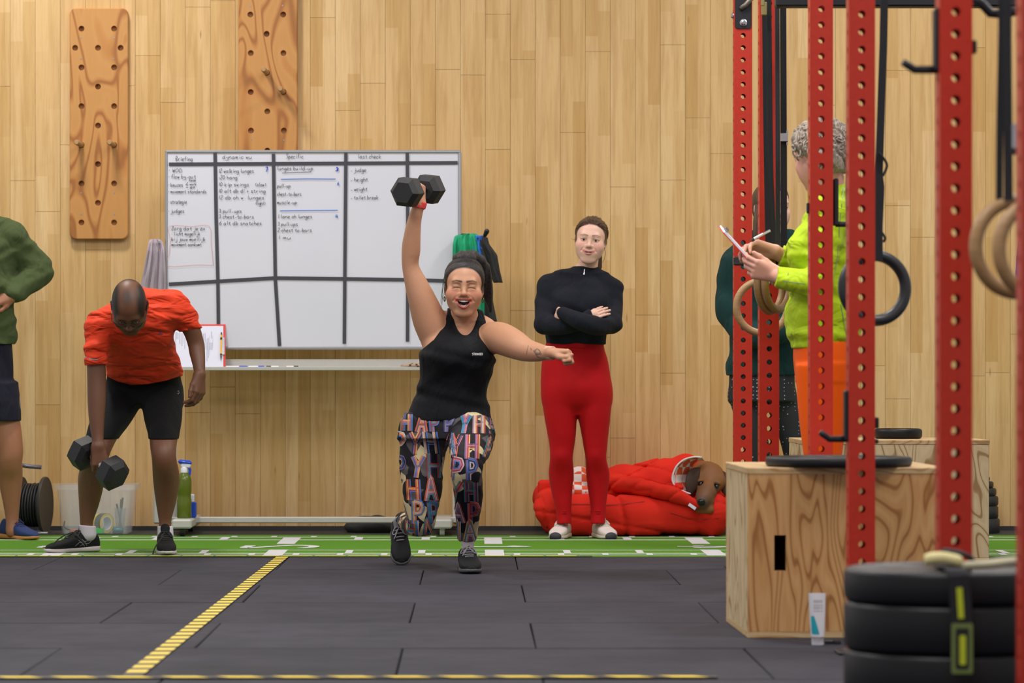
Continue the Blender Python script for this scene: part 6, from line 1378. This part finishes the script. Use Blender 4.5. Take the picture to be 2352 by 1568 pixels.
j5.limb([(1905, 482, 12.19, 36), (1896, 560, 12.14, 32), (1886, 628, 12.13, 28), (1876, 650, 12.13, 27)], k=.03); j5.limb([(1876, 650, 12.13, 27), (1840, 648, 12.16, 26), (1805, 640, 12.22, 24), (1780, 632, 12.26, 21)], k=.02)
j5.limb([(1900, 482, 12.5, 34), (1885, 560, 12.56, 30), (1865, 620, 12.56, 26)], k=.03); j5.limb([(1865, 618, 12.56, 25), (1825, 606, 12.55, 23), (1794, 586, 12.52, 20)], k=.02)
S.under(j5); hand(S, P(1786, 632, 12.27), (-.93, -.02, .28), (-.05, -.92, -.3), 1, ((28, 40, 25), (34, 45, 25), (40, 48, 25), (46, 50, 25)), 1.0, ((30, 35), 8, 5), 3)
S.limb([(1800, 638, 12.25, 19), (1782, 631, 12.27, 16)], k=.01); S.limb([(1802, 590, 12.52, 18), (1780, 578, 12.5, 15)], k=.01)
hand(S, P(1783, 578, 12.5), (-.95, -.12, .24), (.2, .5, .8), 1, (32, 45, 25), 1.0, ((28, 40), 10, 10), 3)
p5l = Sdf(); side_loft(p5l, [(870, 1832, 1958, .165), (830, 1826, 1966, .175), (790, 1826, 1966, .17), (760, 1830, 1962, .16)])
for dd in (12.26, 12.44): side_loft(p5l, [(1330, 1872, 1915, .04), (1250, 1862, 1925, .055), (1180, 1858, 1930, .06), (1100, 1862, 1925, .06), (1040, 1848, 1932, .07), (960, 1838, 1944, .08), (880, 1832, 1955, .088), (840, 1830, 1958, .09)], dd, .02, 2.05)
S.under(p5l); b5 = skin_mesh('body', S, .0075, M_SKIN, p5, [(*box_of(H5), .003), (*hbox(P(1735, 610, 12.38), .17), .0032)], SK['p5'], H5.paints(rgb(180, 96, 90), rgb(150, 130, 110), 'closed', rgb(214, 140, 128)))
j5.off = .006; j5.disp += [wob(.003, 8, 10, 70, .5), wob(.0025, 30, 0, 50, 2.)]
cufA, cufB = halfspace(P(1783, 632, 12.26), (-.95, 0, .2)), halfspace(P(1796, 588, 12.52), (-.9, 0, .4))
j5.inter += [zabove(PZ(800, D5)), halfspace(P(1905, 414, 12.36), (-.35, 0, 1)), lambda X, Y, Z: np.where(X < PX(1812, 12.3), np.where(Y < 12.38, cufA(X, Y, Z), cufB(X, Y, Z)), -1).astype(np.float32)]
jo = cloth('jacket', j5, .0056, M_LIME, p5); bvq = bvh_of(jo); mb = MB()
for ln in ([(1937, 432), (1932, 470), (1927, 520), (1924, 570), (1918, 620)], [(1930, 700), (1938, 740), (1945, 780)], [(1776, 640), (1800, 645), (1830, 650), (1850, 652)], [(1812, 628), (1806, 650), (1802, 668)]): frontline(mb, bvq, ln, 1.8, 12.2, .004)
mb.build('reflective_seam', plain('grey_seam', rgb(120, 140, 110), .5), jo)
p5l.off = .004; p5l.inter += [zbelow(PZ(785, D5)), zabove(.07)]; cloth('leggings', p5l, .006, M_ORPANT, p5)
hs = hair_cap(H5, .026, low=-.085, line=((-.09, -.02), (-.06, .0), (-.03, .005), (0, .012), (.03, .045), (.06, .075), (.085, .095), (.12, .13))); hs.disp += [wob(.005, 140, 90, 130, .3), wob(.004, -120, 160, 90, 1.)]; ho = cloth('hair', hs, .0035, M_HGREY, p5)
mb = MB(); rg = np.random.default_rng(5)
for i in range(260):
    e = rg.normal(0, 1, 3); e[2] = abs(e[2])*1.1-.35; e /= np.linalg.norm(e)
    if e[1] > .55 and e[2] < .45: continue
    if e[2] < -.75: continue
    r0 = np.array([.094, .114, .102]); base = np.array([0, -.017, .034])+e*r0; tn = np.cross(e, [e[1]+.2, .1, -e[0]]); tn /= np.linalg.norm(tn); b_ = np.cross(e, tn); pts = []
    R_ = rg.uniform(.008, .016); ph = rg.uniform(0, 6)
    for t in np.linspace(0, 1, 7): a_ = ph+t*rg.uniform(3.2, 4.2); pts.append(H5.w(*(base+tn*R_*math.cos(a_)+b_*R_*1.3*math.sin(a_)+e*.010*math.sin(t*3)-np.array([0, 0, .014])*t)))
    mb.tube(smoothline(pts, 2), .0034, 5)
o = mb.build('curls', M_HGREY, p5, True); o['kind'] = 'stuff'
for dd in (12.26, 12.44): shoe(p5, np.array([PX(1930, dd), dd, 0]), np.array([PX(1810, dd), dd, 0]), (0, 0, 1), .25, (M_SHG, M_SOLE, M_LGREY, M_SHG), res=.005)
mb = MB(); mb.torus(P(1779, 633, 12.27), (-.95, 0, .25), .031, .003, 24, 6); mb.build('bracelet', M_CHROME, p5, True)
# clipboard and pen in her hands
ck = thing('clipboard', 'red clipboard with white paper held by the woman in lime', 'clipboard', P(1700, 600, 12.36))
a, b = Vector(P(1656, 526, 12.36)), Vector(P(1722, 598, 12.36)); u = (b-a); n_ = Vector((-u.z, 0, u.x)).normalized()
if n_.z < 0: n_ = -n_
def slab(name, off, th, inset, mt, par):
    mb = MB(); L = u.normalized(); A = a+L*inset; Bq = b-L*inset; hw = .115-inset; c8 = []
    for o_ in (off, off+th):
        for p_, y in ((A, -hw), (Bq, -hw), (Bq, hw), (A, hw)): c8.append(p_+Vector((0, y+.03, y*.15))+n_*o_)
    mb.add(c8, [(3, 2, 1, 0), (4, 5, 6, 7), (0, 1, 5, 4), (1, 2, 6, 5), (2, 3, 7, 6), (3, 0, 4, 7)]); return mb.build(name, mt, par)
slab('board', 0, .003, 0, M_REDPL, ck); slab('paper', .0035, .007, .003, M_PAPER, ck)
mb = MB(); c_ = a+u*.1+n_*.014+Vector((0, .03, 0)); mb.box(c_, (.02, .09, .012), Matrix.Rotation(math.atan2(-u.z, u.x), 3, 'Y'), bev=.003); mb.build('clip', M_CHROME, ck)
pe_ = thing('pen', 'white pen held above the clipboard by the woman in lime', 'pen', P(1752, 545, 12.44))
mb = MB(); mb.cyl(P(1732, 548, 12.45), P(1769, 529, 12.44), .0052, .0048, 12); mb.build('barrel', M_MWH, pe_); mb = MB(); mb.cyl(P(1732, 548, 12.45), P(1722, 553, 12.455), .0045, .001, 12); mb.build('tip', M_BLKPL, pe_); mb = MB(); mb.box(P(1760, 531, 12.432), (.03, .003, .003), Matrix.Rotation(-.47, 3, 'Y')); mb.build('pocket_clip', M_CHROME, pe_)

# ======================= person in dark green hoodie behind the rack
p6 = thing('person', 'person in dark green hoodie and dotted black leggings half hidden behind the rack', 'person', (PX(1745, 15.6), 15.6, 0))
H6 = Head(P(1772, 478, 15.62), (.35, -.9, -.1), (0, 0, 1), .98); S = Sdf(); H6.build(S, 'closed'); S.cone(H6.w(0, -.03, -.05), P(1765, 560, 15.64), .05, .054, k=.02)
t6 = Sdf(); t6.loft([(860, 1672, 1826, 15.62, .13), (800, 1680, 1828, 15.62, .14), (720, 1684, 1826, 15.61, .14), (650, 1682, 1830, 15.61, .14), (600, 1680, 1832, 15.62, .12), (570, 1700, 1825, 15.63, .09)], k=.03)
t6.cone(P(1768, 555, 15.65), P(1694, 602, 15.62), .06, .066, k=.05); t6.cone(P(1768, 555, 15.65), P(1822, 600, 15.62), .06, .066, k=.05); t6.cone(P(1750, 552, 15.7), P(1806, 552, 15.66), .06, .05, k=.03)
t6.limb([(1692, 606, 15.62, 30), (1680, 660, 15.62, 31), (1684, 715, 15.58, 32)], k=.03); t6.limb([(1684, 715, 15.58, 32), (1708, 760, 15.5, 28), (1740, 775, 15.42, 22)], k=.03); t6.limb([(1824, 606, 15.62, 28), (1832, 670, 15.6, 26), (1815, 740, 15.5, 24), (1780, 765, 15.42, 22)], k=.03)
S.under(t6); l6 = Sdf(); l6.loft([(920, 1676, 1824, 15.62, .125), (850, 1678, 1822, 15.62, .125), (800, 1682, 1818, 15.62, .12)], k=.03); l6.limb([(1712, 910, 15.62, 36), (1730, 990, 15.6, 30), (1742, 1060, 15.6, 26), (1746, 1120, 15.62, 24), (1748, 1190, 15.62, 16), (1748, 1235, 15.62, 15)], k=.02); l6.limb([(1790, 910, 15.62, 36), (1812, 970, 15.62, 31), (1828, 1040, 15.62, 27), (1836, 1120, 15.64, 24), (1842, 1190, 15.64, 16), (1842, 1235, 15.64, 15)], k=.02)
S.under(l6); hand(S, P(1755, 770, 15.52), (.9, 0, -.2), (0, -1, .2), 1, (20, 25, 15), .9); skin_mesh('body', S, .009, M_SKIN, p6, [(*box_of(H6), .004)], SK['p4'], H6.paints(rgb(180, 96, 90), rgb(80, 56, 40)))
cloth('hair', hair_cap(H6, .010, low=-.10), .005, M_HBROWN, p6); S = Sdf(); S.limb([(1741, 470, 15.6, 7), (1738, 500, 15.58, 8), (1737, 530, 15.57, 7), (1737, 548, 15.56, 4)], k=.01); S.disp.append(wob(.002, 200, 60, 20)); cloth('hair_lock', S, .004, M_HBROWN, p6)
t6.off = .010; t6.disp += [wob(.004, 20, 10, 30, .3)]; t6.inter += [zabove(PZ(862, 15.6)), zbelow(PZ(525, 15.6))]; cloth('hoodie', t6, .007, M_HOOD, p6)
m = NT('dotted_black_legging'); v = m.n('TexVoronoi'); m.t.links.new(m.pos('Object'), v.inputs[0]); v.inputs['Scale'].default_value = 55; v.inputs['Randomness'].default_value = .25
M_DOT = m.fin(m.ramp(v.outputs['Distance'], [(.14, rgb(150, 170, 180)), (.2, rgb(20, 24, 28))]), .7); l6.off = .004; l6.inter += [zbelow(PZ(830, 15.6)), zabove(.07)]; cloth('leggings', l6, .007, M_DOT, p6)
for x in (1748, 1842): shoe(p6, fx(x, 15.7), fx(x-3, 15.45), (0, 0, 1), .25, (M_SHB, M_SOLE, M_LGREY, M_SHG), res=.006)
# ======================= person past the right edge, only an elbow shows
p7 = thing('person', 'person in purple top of whom only an elbow shows at the right edge', 'person', (PX(2440, 14.0), 14.0, 0))
H7 = Head(P(2440, 380, 14.0), (-.3, -1, 0), (0, 0, 1), 1.0); S = Sdf(); H7.build(S); S.cone(H7.w(0, -.03, -.05), P(2440, 485, 14.03), .05, .055, k=.02)
t7 = Sdf(); t7.loft([(800, 2370, 2510, 14.0, .12), (700, 2374, 2506, 14.0, .125), (600, 2366, 2514, 14.0, .13), (530, 2366, 2514, 14.0, .1), (500, 2400, 2480, 14.02, .07)], k=.03); t7.limb([(2382, 525, 14.0, 32), (2366, 580, 13.98, 26), (2360, 622, 13.95, 22), (2362, 634, 13.95, 22)], k=.03); t7.limb([(2362, 634, 13.95, 22), (2395, 660, 13.85, 20), (2430, 672, 13.8, 16)], k=.02); t7.limb([(2500, 525, 14.0, 30), (2515, 600, 14.0, 25), (2505, 700, 13.95, 18)], k=.03)
S.under(t7); l7 = Sdf(); l7.loft([(880, 2368, 2512, 14.0, .12), (780, 2372, 2508, 14.0, .12)], k=.02)
for x in (2405, 2475): l7.limb([(x, 870, 14.0, 38), (x, 1000, 14.0, 31), (x, 1080, 14.0, 27), (x, 1160, 14.02, 25), (x, 1260, 14.02, 17), (x, 1290, 14.02, 17)], k=.02)
S.under(l7); skin_mesh('body', S, .010, M_SKIN, p7, [(*box_of(H7), .006)], SK['p4'], H7.paints(rgb(180, 96, 90), rgb(80, 56, 40)))
cloth('hair', hair_cap(H7, .01), .007, M_HBROWN, p7); t7.off = .008; t7.inter.append(zabove(PZ(795, 14))); bl = halfspace(P(2345, 598, 13.95), (0, 0, 1))
cloth('top', t7, .007, attr_mat('purple_blue_jersey', .8), p7, rgb(118, 56, 100), [(bl, rgb(52, 72, 140), .01)]); l7.off = .004; l7.inter += [zbelow(PZ(800, 14)), zabove(.07)]; cloth('leggings', l7, .008, M_BLKSHORT, p7)
for x in (2405, 2475): shoe(p7, fx(x, 14.1), fx(x, 13.85), (0, 0, 1), .25, (M_SHB, M_SOLE, M_LGREY, M_SHG), res=.006)

mb = MB(); mb.tube([P(1800, 655, 12.3), P(1815, 664, 12.29), P(1831, 674, 12.28)], [.004, .007, .006], 8); tag(mb.build('wooden_stick', plain('orange_wood', rgb(190, 110, 40), .5), None, True), 'short orange wooden stick poking out under the lime sleeve', 'stick')
# ---------------------------------------------------------------- dog, bed and blanket
m = NT('red_canvas'); v = m.pos('Object'); f = m.noise(v, 500, 2, .6); fo = m.noise(m.pos('Object', (6, 6, 10)), 1, 2, .5, .6)
m.bump(m.math('ADD', m.math('MULTIPLY', f, .02), m.math('MULTIPLY', fo, .3)), 1.0, .04); M_BED = m.fin(m.mix(fo, rgb(198, 30, 20), rgb(222, 46, 28)), .8, spec=.2)
m = NT('check_lining'); ck_ = m.n('TexChecker'); m.t.links.new(m.pos('Object', (1, 1, 1)), ck_.inputs[0]); ck_.inputs['Scale'].default_value = 26; ck_.inputs['Color1'].default_value = rgb(214, 84, 44); ck_.inputs['Color2'].default_value = rgb(222, 206, 206); M_CHK = m.fin(ck_.outputs[0], .9)
bed = thing('dog_bed', 'large red cushion dog bed on the floor against the wall', 'dog bed', (PX(1460, 16.9), 16.9, 0))
S = Sdf(); S.add(Box3(P(1452, 1190, 16.91), (.46, .27, .085), r=.07, k=.05)); S.cone(P(1262, 1165, 16.72), P(1640, 1172, 16.70), .07, .07, k=.05); S.cone(P(1262, 1165, 16.72), P(1265, 1150, 17.1), .075, .08, k=.05); S.cone(P(1265, 1140, 17.12), P(1660, 1140, 17.12), .08, .08, k=.05); S.cone(P(1656, 1165, 16.72), P(1656, 1150, 17.1), .07, .075, k=.05)
S.disp += [wob(.004, 12, 8, 10, .4), crease(.018, 9, 3, 2, .3), crease(.010, 3, 6, 16, 1.1)]; S.inter += [zabove(.004), lambda X, Y, Z: Y-17.25+0*X+0*Z]; bd = cloth('cushion', S, .009, M_BED, bed)
bvq = bvh_of(bd); mb = MB(); frontline(mb, bvq, [(1300, 1157), (1350, 1158), (1400, 1160), (1440, 1157), (1480, 1152)], 1.6, 16.8, .003); frontline(mb, bvq, [(1540, 1178), (1580, 1190), (1620, 1192), (1650, 1190)], 1.6, 16.8, .003); mb.build('seam', plain('dark_red_seam', rgb(140, 20, 14), .8), bd)
S = Sdf(); S.add(Box3(P(1258, 1122, 17.0), (.05, .05, .045), r=.02, k=.01)); cloth('corner_flap', S, .005, M_BED, bed)
bl = thing('blanket', 'red hooded blanket with checked lining wrapped around the brown dog', 'blanket', P(1480, 1140, 16.9))
S = Sdf(); S.ell(P(1440, 1118, 16.93), (.17, .17, .115), k=.05); S.ell(P(1520, 1106, 16.91), (.14, .17, .115), k=.05); S.ell(P(1578, 1096, 16.87), (.095, .15, .105), k=.04); S.cone(P(1420, 1110, 16.75), P(1560, 1130, 16.66), .05, .045, k=.04); S.cone(P(1545, 1135, 16.64), P(1600, 1160, 16.60), .035, .018, k=.04); S.ell(P(1360, 1120, 16.95), (.09, .14, .10), k=.05); S.cone(P(1575, 1068, 16.9), P(1635, 1085, 16.98), .05, .045, k=.03)
S.ell(P(1616, 1108, 16.70), (.105, .16, .095), k=.02, sub=True); S.disp += [wob(.007, 10, 14, 26, .2), crease(.016, 7, 9, 13, .5), crease(.012, -12, 8, 16, 1.8)]; S.inter.append(zabove(.13)); bo_ = cloth('cloth', S, .006, M_BED, bl)
outp = [(1612, 1050), (1594, 1049), (1572, 1055), (1555, 1069), (1546, 1088), (1545, 1106), (1556, 1120), (1572, 1129), (1586, 1134)]; inp = [(1618, 1058), (1606, 1058), (1596, 1063), (1588, 1073), (1582, 1088), (1580, 1104), (1583, 1116), (1588, 1126), (1592, 1132)]
A = smoothline([tuple(P(x, y, 16.635)) for i, (x, y) in enumerate(outp)], 4); Bq = smoothline([tuple(P(x, y, 16.73)) for x, y in inp], 4); mb = MB(); n = len(A); mb.add(A+Bq, [(i, i+1, n+i+1, n+i) for i in range(n-1)]); mb.build('lining', M_CHK, bl, True)
mb = MB(); mb.tube(A, .0042, 8); mb.build('piping', plain('white_piping', rgb(226, 214, 220), .8), bl, True)
mb = MB(); mb.box(P(1590, 1163, 16.585), (.042, .003, .016), Matrix.Rotation(.6, 3, 'Y'), bev=.001); mb.build('care_tag', M_PAPER, bl)
S = Sdf(); S.ell(P(1330, 1104, 16.86), (.065, .07, .075), k=.02); S.cone(P(1318, 1125, 16.78), P(1345, 1130, 16.76), .03, .03, k=.03); cloth('lining_fold', S, .006, M_CHK, bl)
dog = thing('dog', 'brown short-haired dog with dark muzzle resting its head on the red bed', 'dog', P(1600, 1165, 16.8))
S = Sdf(); S.ell(P(1625, 1092, 16.79), (.084, .09, .070), k=.03); S.cone(P(1607, 1101, 16.74), P(1648, 1106, 16.74), .045, .045, k=.03)
S.add(Chain([(*P(1628, 1112, 16.73), .056), (*P(1623, 1128, 16.67), .050), (*P(1617, 1142, 16.62), .043), (*P(1613, 1150, 16.60), .034)], .03)); S.ell(P(1620, 1153, 16.635), (.044, .035, .022), k=.02); S.cone(P(1628, 1150, 16.68), P(1616, 1158, 16.61), .03, .018, k=.02)
for x, y in ((1609.5, 1110), (1645, 1116)): S.ell(P(x, y, 16.675), (.016, .018, .012), k=.012, sub=True); S.ell(P(x, y-6, 16.69), (.018, .012, .008), k=.012)
S.cone(P(1612, 1095, 16.84), P(1570, 1108, 16.92), .072, .085, k=.04); S.ell(P(1510, 1125, 16.94), (.16, .12, .09), k=.05); S.ell(P(1430, 1130, 16.95), (.12, .11, .08), k=.05)
S.limb([(1560, 1150, 16.75, 14), (1600, 1168, 16.66, 11), (1630, 1170, 16.62, 10)], k=.02)
Dc = dict(a=rgb(128, 82, 44), b=rgb(60, 46, 42), c=rgb(176, 116, 50)); mz = Chain([(*P(1619, 1138, 16.64), .046), (*P(1612, 1154, 16.58), .034)], .01)
dpaint = [(Ell(P(1606, 1122, 16.70), (.03, .04, .03)), Dc['c'], .03, .6), (mz, rgb(84, 66, 58), .05, .95), (Ell(P(1645, 1118, 16.67), (.022, .03, .024)), Dc['b'], .015, .9), (Ell(P(1609.5, 1111, 16.67), (.016, .03, .015)), rgb(40, 32, 30), .01, .9), (Cone(P(1627, 1096, 16.7), P(1620, 1120, 16.66), .012, .008), rgb(92, 56, 32), .02, .6), (Ell(P(1611, 1154, 16.575), (.02, .02, .018)), rgb(26, 24, 26), .01)]
bdg = skin_mesh('body', S, .006, attr_mat('short_fur', .6, .25, 400), dog, [(*hbox(P(1622, 1115, 16.7), .14), .003)], Dc['a'], dpaint)
S = Sdf(); S.ell(P(1611, 1151, 16.568), (.019, .013, .013), k=.01); S.ell(P(1605.5, 1153, 16.556), (.004, .006, .004), k=.004, sub=True); S.ell(P(1616, 1153, 16.556), (.004, .006, .004), k=.004, sub=True); cloth('nose', S, .002, plain('dog_nose', rgb(22, 21, 24), .35), dog)
for x, y in ((1609.5, 1111), (1645, 1117)):
    mb = MB(); c = P(x, y, 16.685); mb.lathe([(.0125*math.sin(a), -.0125*math.cos(a)) for a in np.linspace(.01, math.pi-.01, 10)], c, (0, -1, 0), 16); mb.build('eye', plain('dog_eye', rgb(30, 22, 20), .08, spec=.8), dog, True)
for pts in ([(1604, 1083, 16.72, 11), (1594, 1094, 16.69, 18), (1589, 1112, 16.675, 17), (1586, 1131, 16.665, 6)], [(1652, 1090, 16.76, 12), (1664, 1102, 16.74, 16), (1668, 1118, 16.73, 15), (1668, 1130, 16.72, 8)]):
    S = Sdf(); S.add(Chain([(*P(*a[:3]), a[3]*a[2]/F) for a in pts], .01, flat=((.45 if pts[0][0] < 1630 else -.45, -.9, .1), .33))); cloth('ear', S, .003, plain('dark_ear_fur', rgb(58, 36, 25), .7, bump=.2, bscale=400), dog)
# ---------------------------------------------------------------- things along the wall at the left
m = NT('clear_plastic'); tb_ = m.n('BsdfTransparent'); tb_.inputs[0].default_value = (.96, .97, .98, 1); mx = m.n('MixShader'); m.fin(rgb(222, 222, 226), .22, spec=.5); mx.inputs[0].default_value = .17
m.t.links.new(tb_.outputs[0], mx.inputs[1]); m.t.links.new(m.b.outputs[0], mx.inputs[2]); m.t.links.new(mx.outputs[0], m.t.nodes['Material Output'].inputs[0]); M_CLEAR = m.m
bn = thing('storage_bin', 'clear plastic storage bin behind the bending man with tape rolls inside', 'storage bin', (PX(222, 16.95), 16.98, 0))
db_ = 16.98
def binring(y, xl, xr, hd, r=.02): c = P((xl+xr)/2, y, db_); wq = (xr-xl)*db_/F; return [Vector((c.x+a, db_+b, max(c.z, .003))) for a, b in rounded(wq, 2*hd, r, 4)]
mb = MB(); R_o = [binring(1226, 150, 297, .13), binring(1222, 149, 298, .132), binring(1122, 139, 310, .15)]; R_i = [[Vector((0, 0, 0))]]
mb.ring_loft(R_o+[binring(1122, 141, 308, .146), binring(1222, 151.5, 295.5, .128)], cap=True); mb.build('tub', M_CLEAR, bn, auto=40)
mb = MB(); mb.ring_loft([binring(1123, 131, 318, .162), binring(1111, 132, 317, .16), binring(1111, 139, 310, .15), binring(1122, 139, 310, .15)], cap=False); mb.build('rim', M_CLEAR, bn, auto=40)
M_TAPEY = plain('yellow_roll', rgb(226, 196, 50), .5); M_TAPEG = plain('green_roll', rgb(40, 190, 70), .5)
def roll(label, c, ax, R, r, wdt, mt, core):
    t = thing('tape_roll', label, 'tape roll', Vector(c)-Vector((0, 0, R)), 'rolls inside the clear bin'); mb = MB(); mb.lathe([(r, -wdt/2), (R, -wdt/2), (R, wdt/2), (r, wdt/2), (r, -wdt/2)], c, ax, 36, cap=False); mb.build('tape', mt, t, auto=40)
    mb = MB(); mb.lathe([(r-.003, -wdt/2-.001), (r, -wdt/2-.001), (r, wdt/2+.001), (r-.003, wdt/2+.001), (r-.003, -wdt/2-.001)], c, ax, 36, cap=False); mb.build('core', core, t, auto=40)
yc = P(237, 1202, 16.90); yc.z = .056; roll('yellow and black tape roll inside the clear bin', yc, (.75, -.6, 0), .05, .036, .05, M_TAPEY, M_PAPER)
mb = MB(); mb.lathe([(.0505, -.012), (.0508, -.012), (.0508, .026), (.0505, .026)], yc, (.75, -.6, 0), 36, cap=False); mb.build('black_band', M_TBLK, None, auto=40).parent = [o for o in bpy.data.objects if o.name.startswith('tape_roll')][-1]
bpy.data.objects['black_band'].matrix_parent_inverse = Matrix.Translation(-bpy.data.objects['black_band'].parent.location)
gc = P(226, 1219, 16.88); gc.z = .020; roll('small green tape roll lying flat inside the clear bin', gc, (0, 0, 1), .032, .022, .026, M_TAPEG, M_PAPER)
cu_ = thing('pen_cup', 'clear cup holding dark pens inside the clear bin', 'cup', (PX(276, 16.95), 16.95, .008)); cc = Vector((PX(276, 16.95), 16.95, .008)); cc.z = .03
mb = MB(); mb.lathe([(.022, 0), (.03, .10), (.0285, .10), (.0205, .003)], cc, (0, 0, 1), 24, cap=False); mb.build('glass', M_CLEAR, cu_, auto=40)
for dx, dy in ((-.018, .0), (.004, .01), (.014, -.006)):
    mb = MB(); mb.cyl(cc+Vector((-dx*.4, 0, .004)), cc+Vector((dx, dy, .14+dx)), .005, n=8); mb.build('pen', M_BLKPL, cu_)
mb = MB(); q = P(271, 1215, 16.87); q.z = .02; mb.lathe([(.001, -.028), (.014, -.026), (.016, -.02), (.016, .02), (.014, .026), (.001, .028)], q, (1, 0, 0), 20); tag(mb.build('teal_tin', plain('teal_metal', rgb(30, 100, 110), .3, .5), None, auto=40), 'small teal tin lying in the clear bin under the pen cup', 'tin')
mb = MB(); q = P(168, 1218, 16.9); q.z = .016; mb.tube([q+Vector((-.02, 0, 0)), q, q+Vector((.022, .004, .004))], [.008, .011, .008], 10); tag(mb.build('orange_roll', plain('orange_foam', rgb(206, 110, 50), .7), None, True), 'small orange foam piece at the left end of the clear bin', 'foam')
mb = MB(); mb.tube(smoothline([tuple(P(*p)) for p in ((149, 1196, 16.86), (147, 1208, 16.86), (153, 1214, 16.86), (160, 1216, 16.87))], 4), .004, 6); tag(mb.build('cable_tie', M_BLKPL, None, True), 'short dark cable looped at the left side of the clear bin', 'cable')
# cable reel
rl = thing('cable_reel', 'black extension cable reel standing by the wall at the left', 'cable reel', (PX(78, 16.95), 16.98, 0)); ax = Vector((1, -.13, 0)).normalized(); c = Vector((PX(76, 16.98), 16.98, .145))
M_FLG = plain('dark_reel_plastic', rgb(52, 50, 48), .5)
for s_ in (-1, 1):
    mb = MB(); mb.lathe([(.02, -.004), (.13, -.004), (.143, -.008), (.145, 0), (.143, .008), (.13, .004), (.02, .004)], c+ax*s_*.062, ax, 40); mb.build('flange', M_FLG, rl, auto=40)
mb = MB(); mb.lathe([(.05, -.06), (.05, .06)], c, ax, 24); mb.build('drum', M_FLG, rl, True)
u, v = frame(ax); mb = MB(); pts = []
for layer in range(4):
    rr = .066+layer*.014
    for i in range(7*14+1):
        t = i/(7*14); a_ = 2*math.pi*7*t; xx = (-.05+.1*t)*(1 if layer % 2 == 0 else -1)+random.uniform(-.0015, .0015); pts.append(c+ax*xx+(u*math.cos(a_)+v*math.sin(a_))*(rr+random.uniform(-.003, .003)))
mb.tube(pts, .0062, 6); mb.build('cable', plain('black_cable', rgb(38, 38, 40), .5), rl, True)
mb = MB(); mb.tube([P(40, 1066, 16.95), P(60, 1070, 16.95), P(95, 1073, 16.95)], .0105, 12); mb.tube([c+ax*-.062+Vector((0, 0, .12)), P(40, 1066, 16.95)], .008, 8); mb.build('handle', plain('grey_tube', rgb(110, 104, 116), .4, .5), rl, True)
mb = MB()
for s_ in (-1, 1): mb.tube([c+ax*s_*.05+Vector((0, -.12, -.138)), c+ax*s_*.05+Vector((0, .12, -.138))], .007, 8)
mb.tube([c+ax*-.09+Vector((0, -.10, -.138)), c+ax*.09+Vector((0, -.10, -.138))], .007, 8); mb.build('stand', M_ALU, rl, True)
# spray bottle and blue bottle on the whiteboard foot
sb_ = thing('spray_bottle', 'green spray bottle with a blue and white trigger behind the bending man', 'spray bottle', P(423, 1190, 16.78)); z0 = .0875; cx, cy = PX(423, 16.78), 16.78
m = NT('green_translucent'); M_GRB = m.fin(rgb(96, 112, 28), .2, spec=.5, Transmission_Weight=.25)
mb = MB(); mb.lathe([(.001, 0), (.034, 0), (.037, .006), (.037, .09), (.0345, .1), (.0345, .12), (.037, .13), (.037, .19), (.03, .215), (.018, .225), (.016, .235)], (cx, cy, z0), (0, 0, 1), 28); mb.build('bottle', M_GRB, sb_, auto=50)
mb = MB(); mb.lathe([(.018, .228), (.018, .25), (.012, .258), (.001, .258)], (cx, cy, z0), (0, 0, 1), 20); mb.box((cx+.008, cy, z0+.262), (.05, .024, .024), bev=.006); mb.build('nozzle', M_MWH, sb_, auto=40)
mb = MB(); mb.box((cx+.004, cy, z0+.280), (.072, .03, .022), Matrix.Rotation(.12, 3, 'Y'), bev=.01); mb.tube([(cx+.022, cy, z0+.26), (cx+.03, cy, z0+.24), (cx+.026, cy, z0+.215)], .007, 8); mb.build('trigger_head', M_BLU, sb_, auto=40)
bb = thing('cloth_box', 'narrow blue and white pack beside the green spray bottle', 'box', P(443, 1190, 16.86)); mb = MB(); mb.box((PX(444, 16.87), 16.87, z0+.038), (.03, .06, .076), bev=.004); mb.build('pack', M_BLU, bb); mb = MB(); mb.box((PX(442, 16.87), 16.87, z0+.076+.02), (.018, .05, .04), bev=.004); mb.build('tissue', M_PAPER, bb)
S = Sdf(); S.ell(P(858, 1208, 17.1), (.15, .11, .055), k=.02); S.cone(P(812, 1216, 17.05), P(905, 1216, 17.05), .03, .02, k=.03); S.disp.append(wob(.003, 50, 40, 60)); S.inter.append(zabove(.003)); tag(cloth('gym_bag', S, .005, M_BLKF, None), 'flat black bag on the floor behind the whiteboard rail', 'bag')
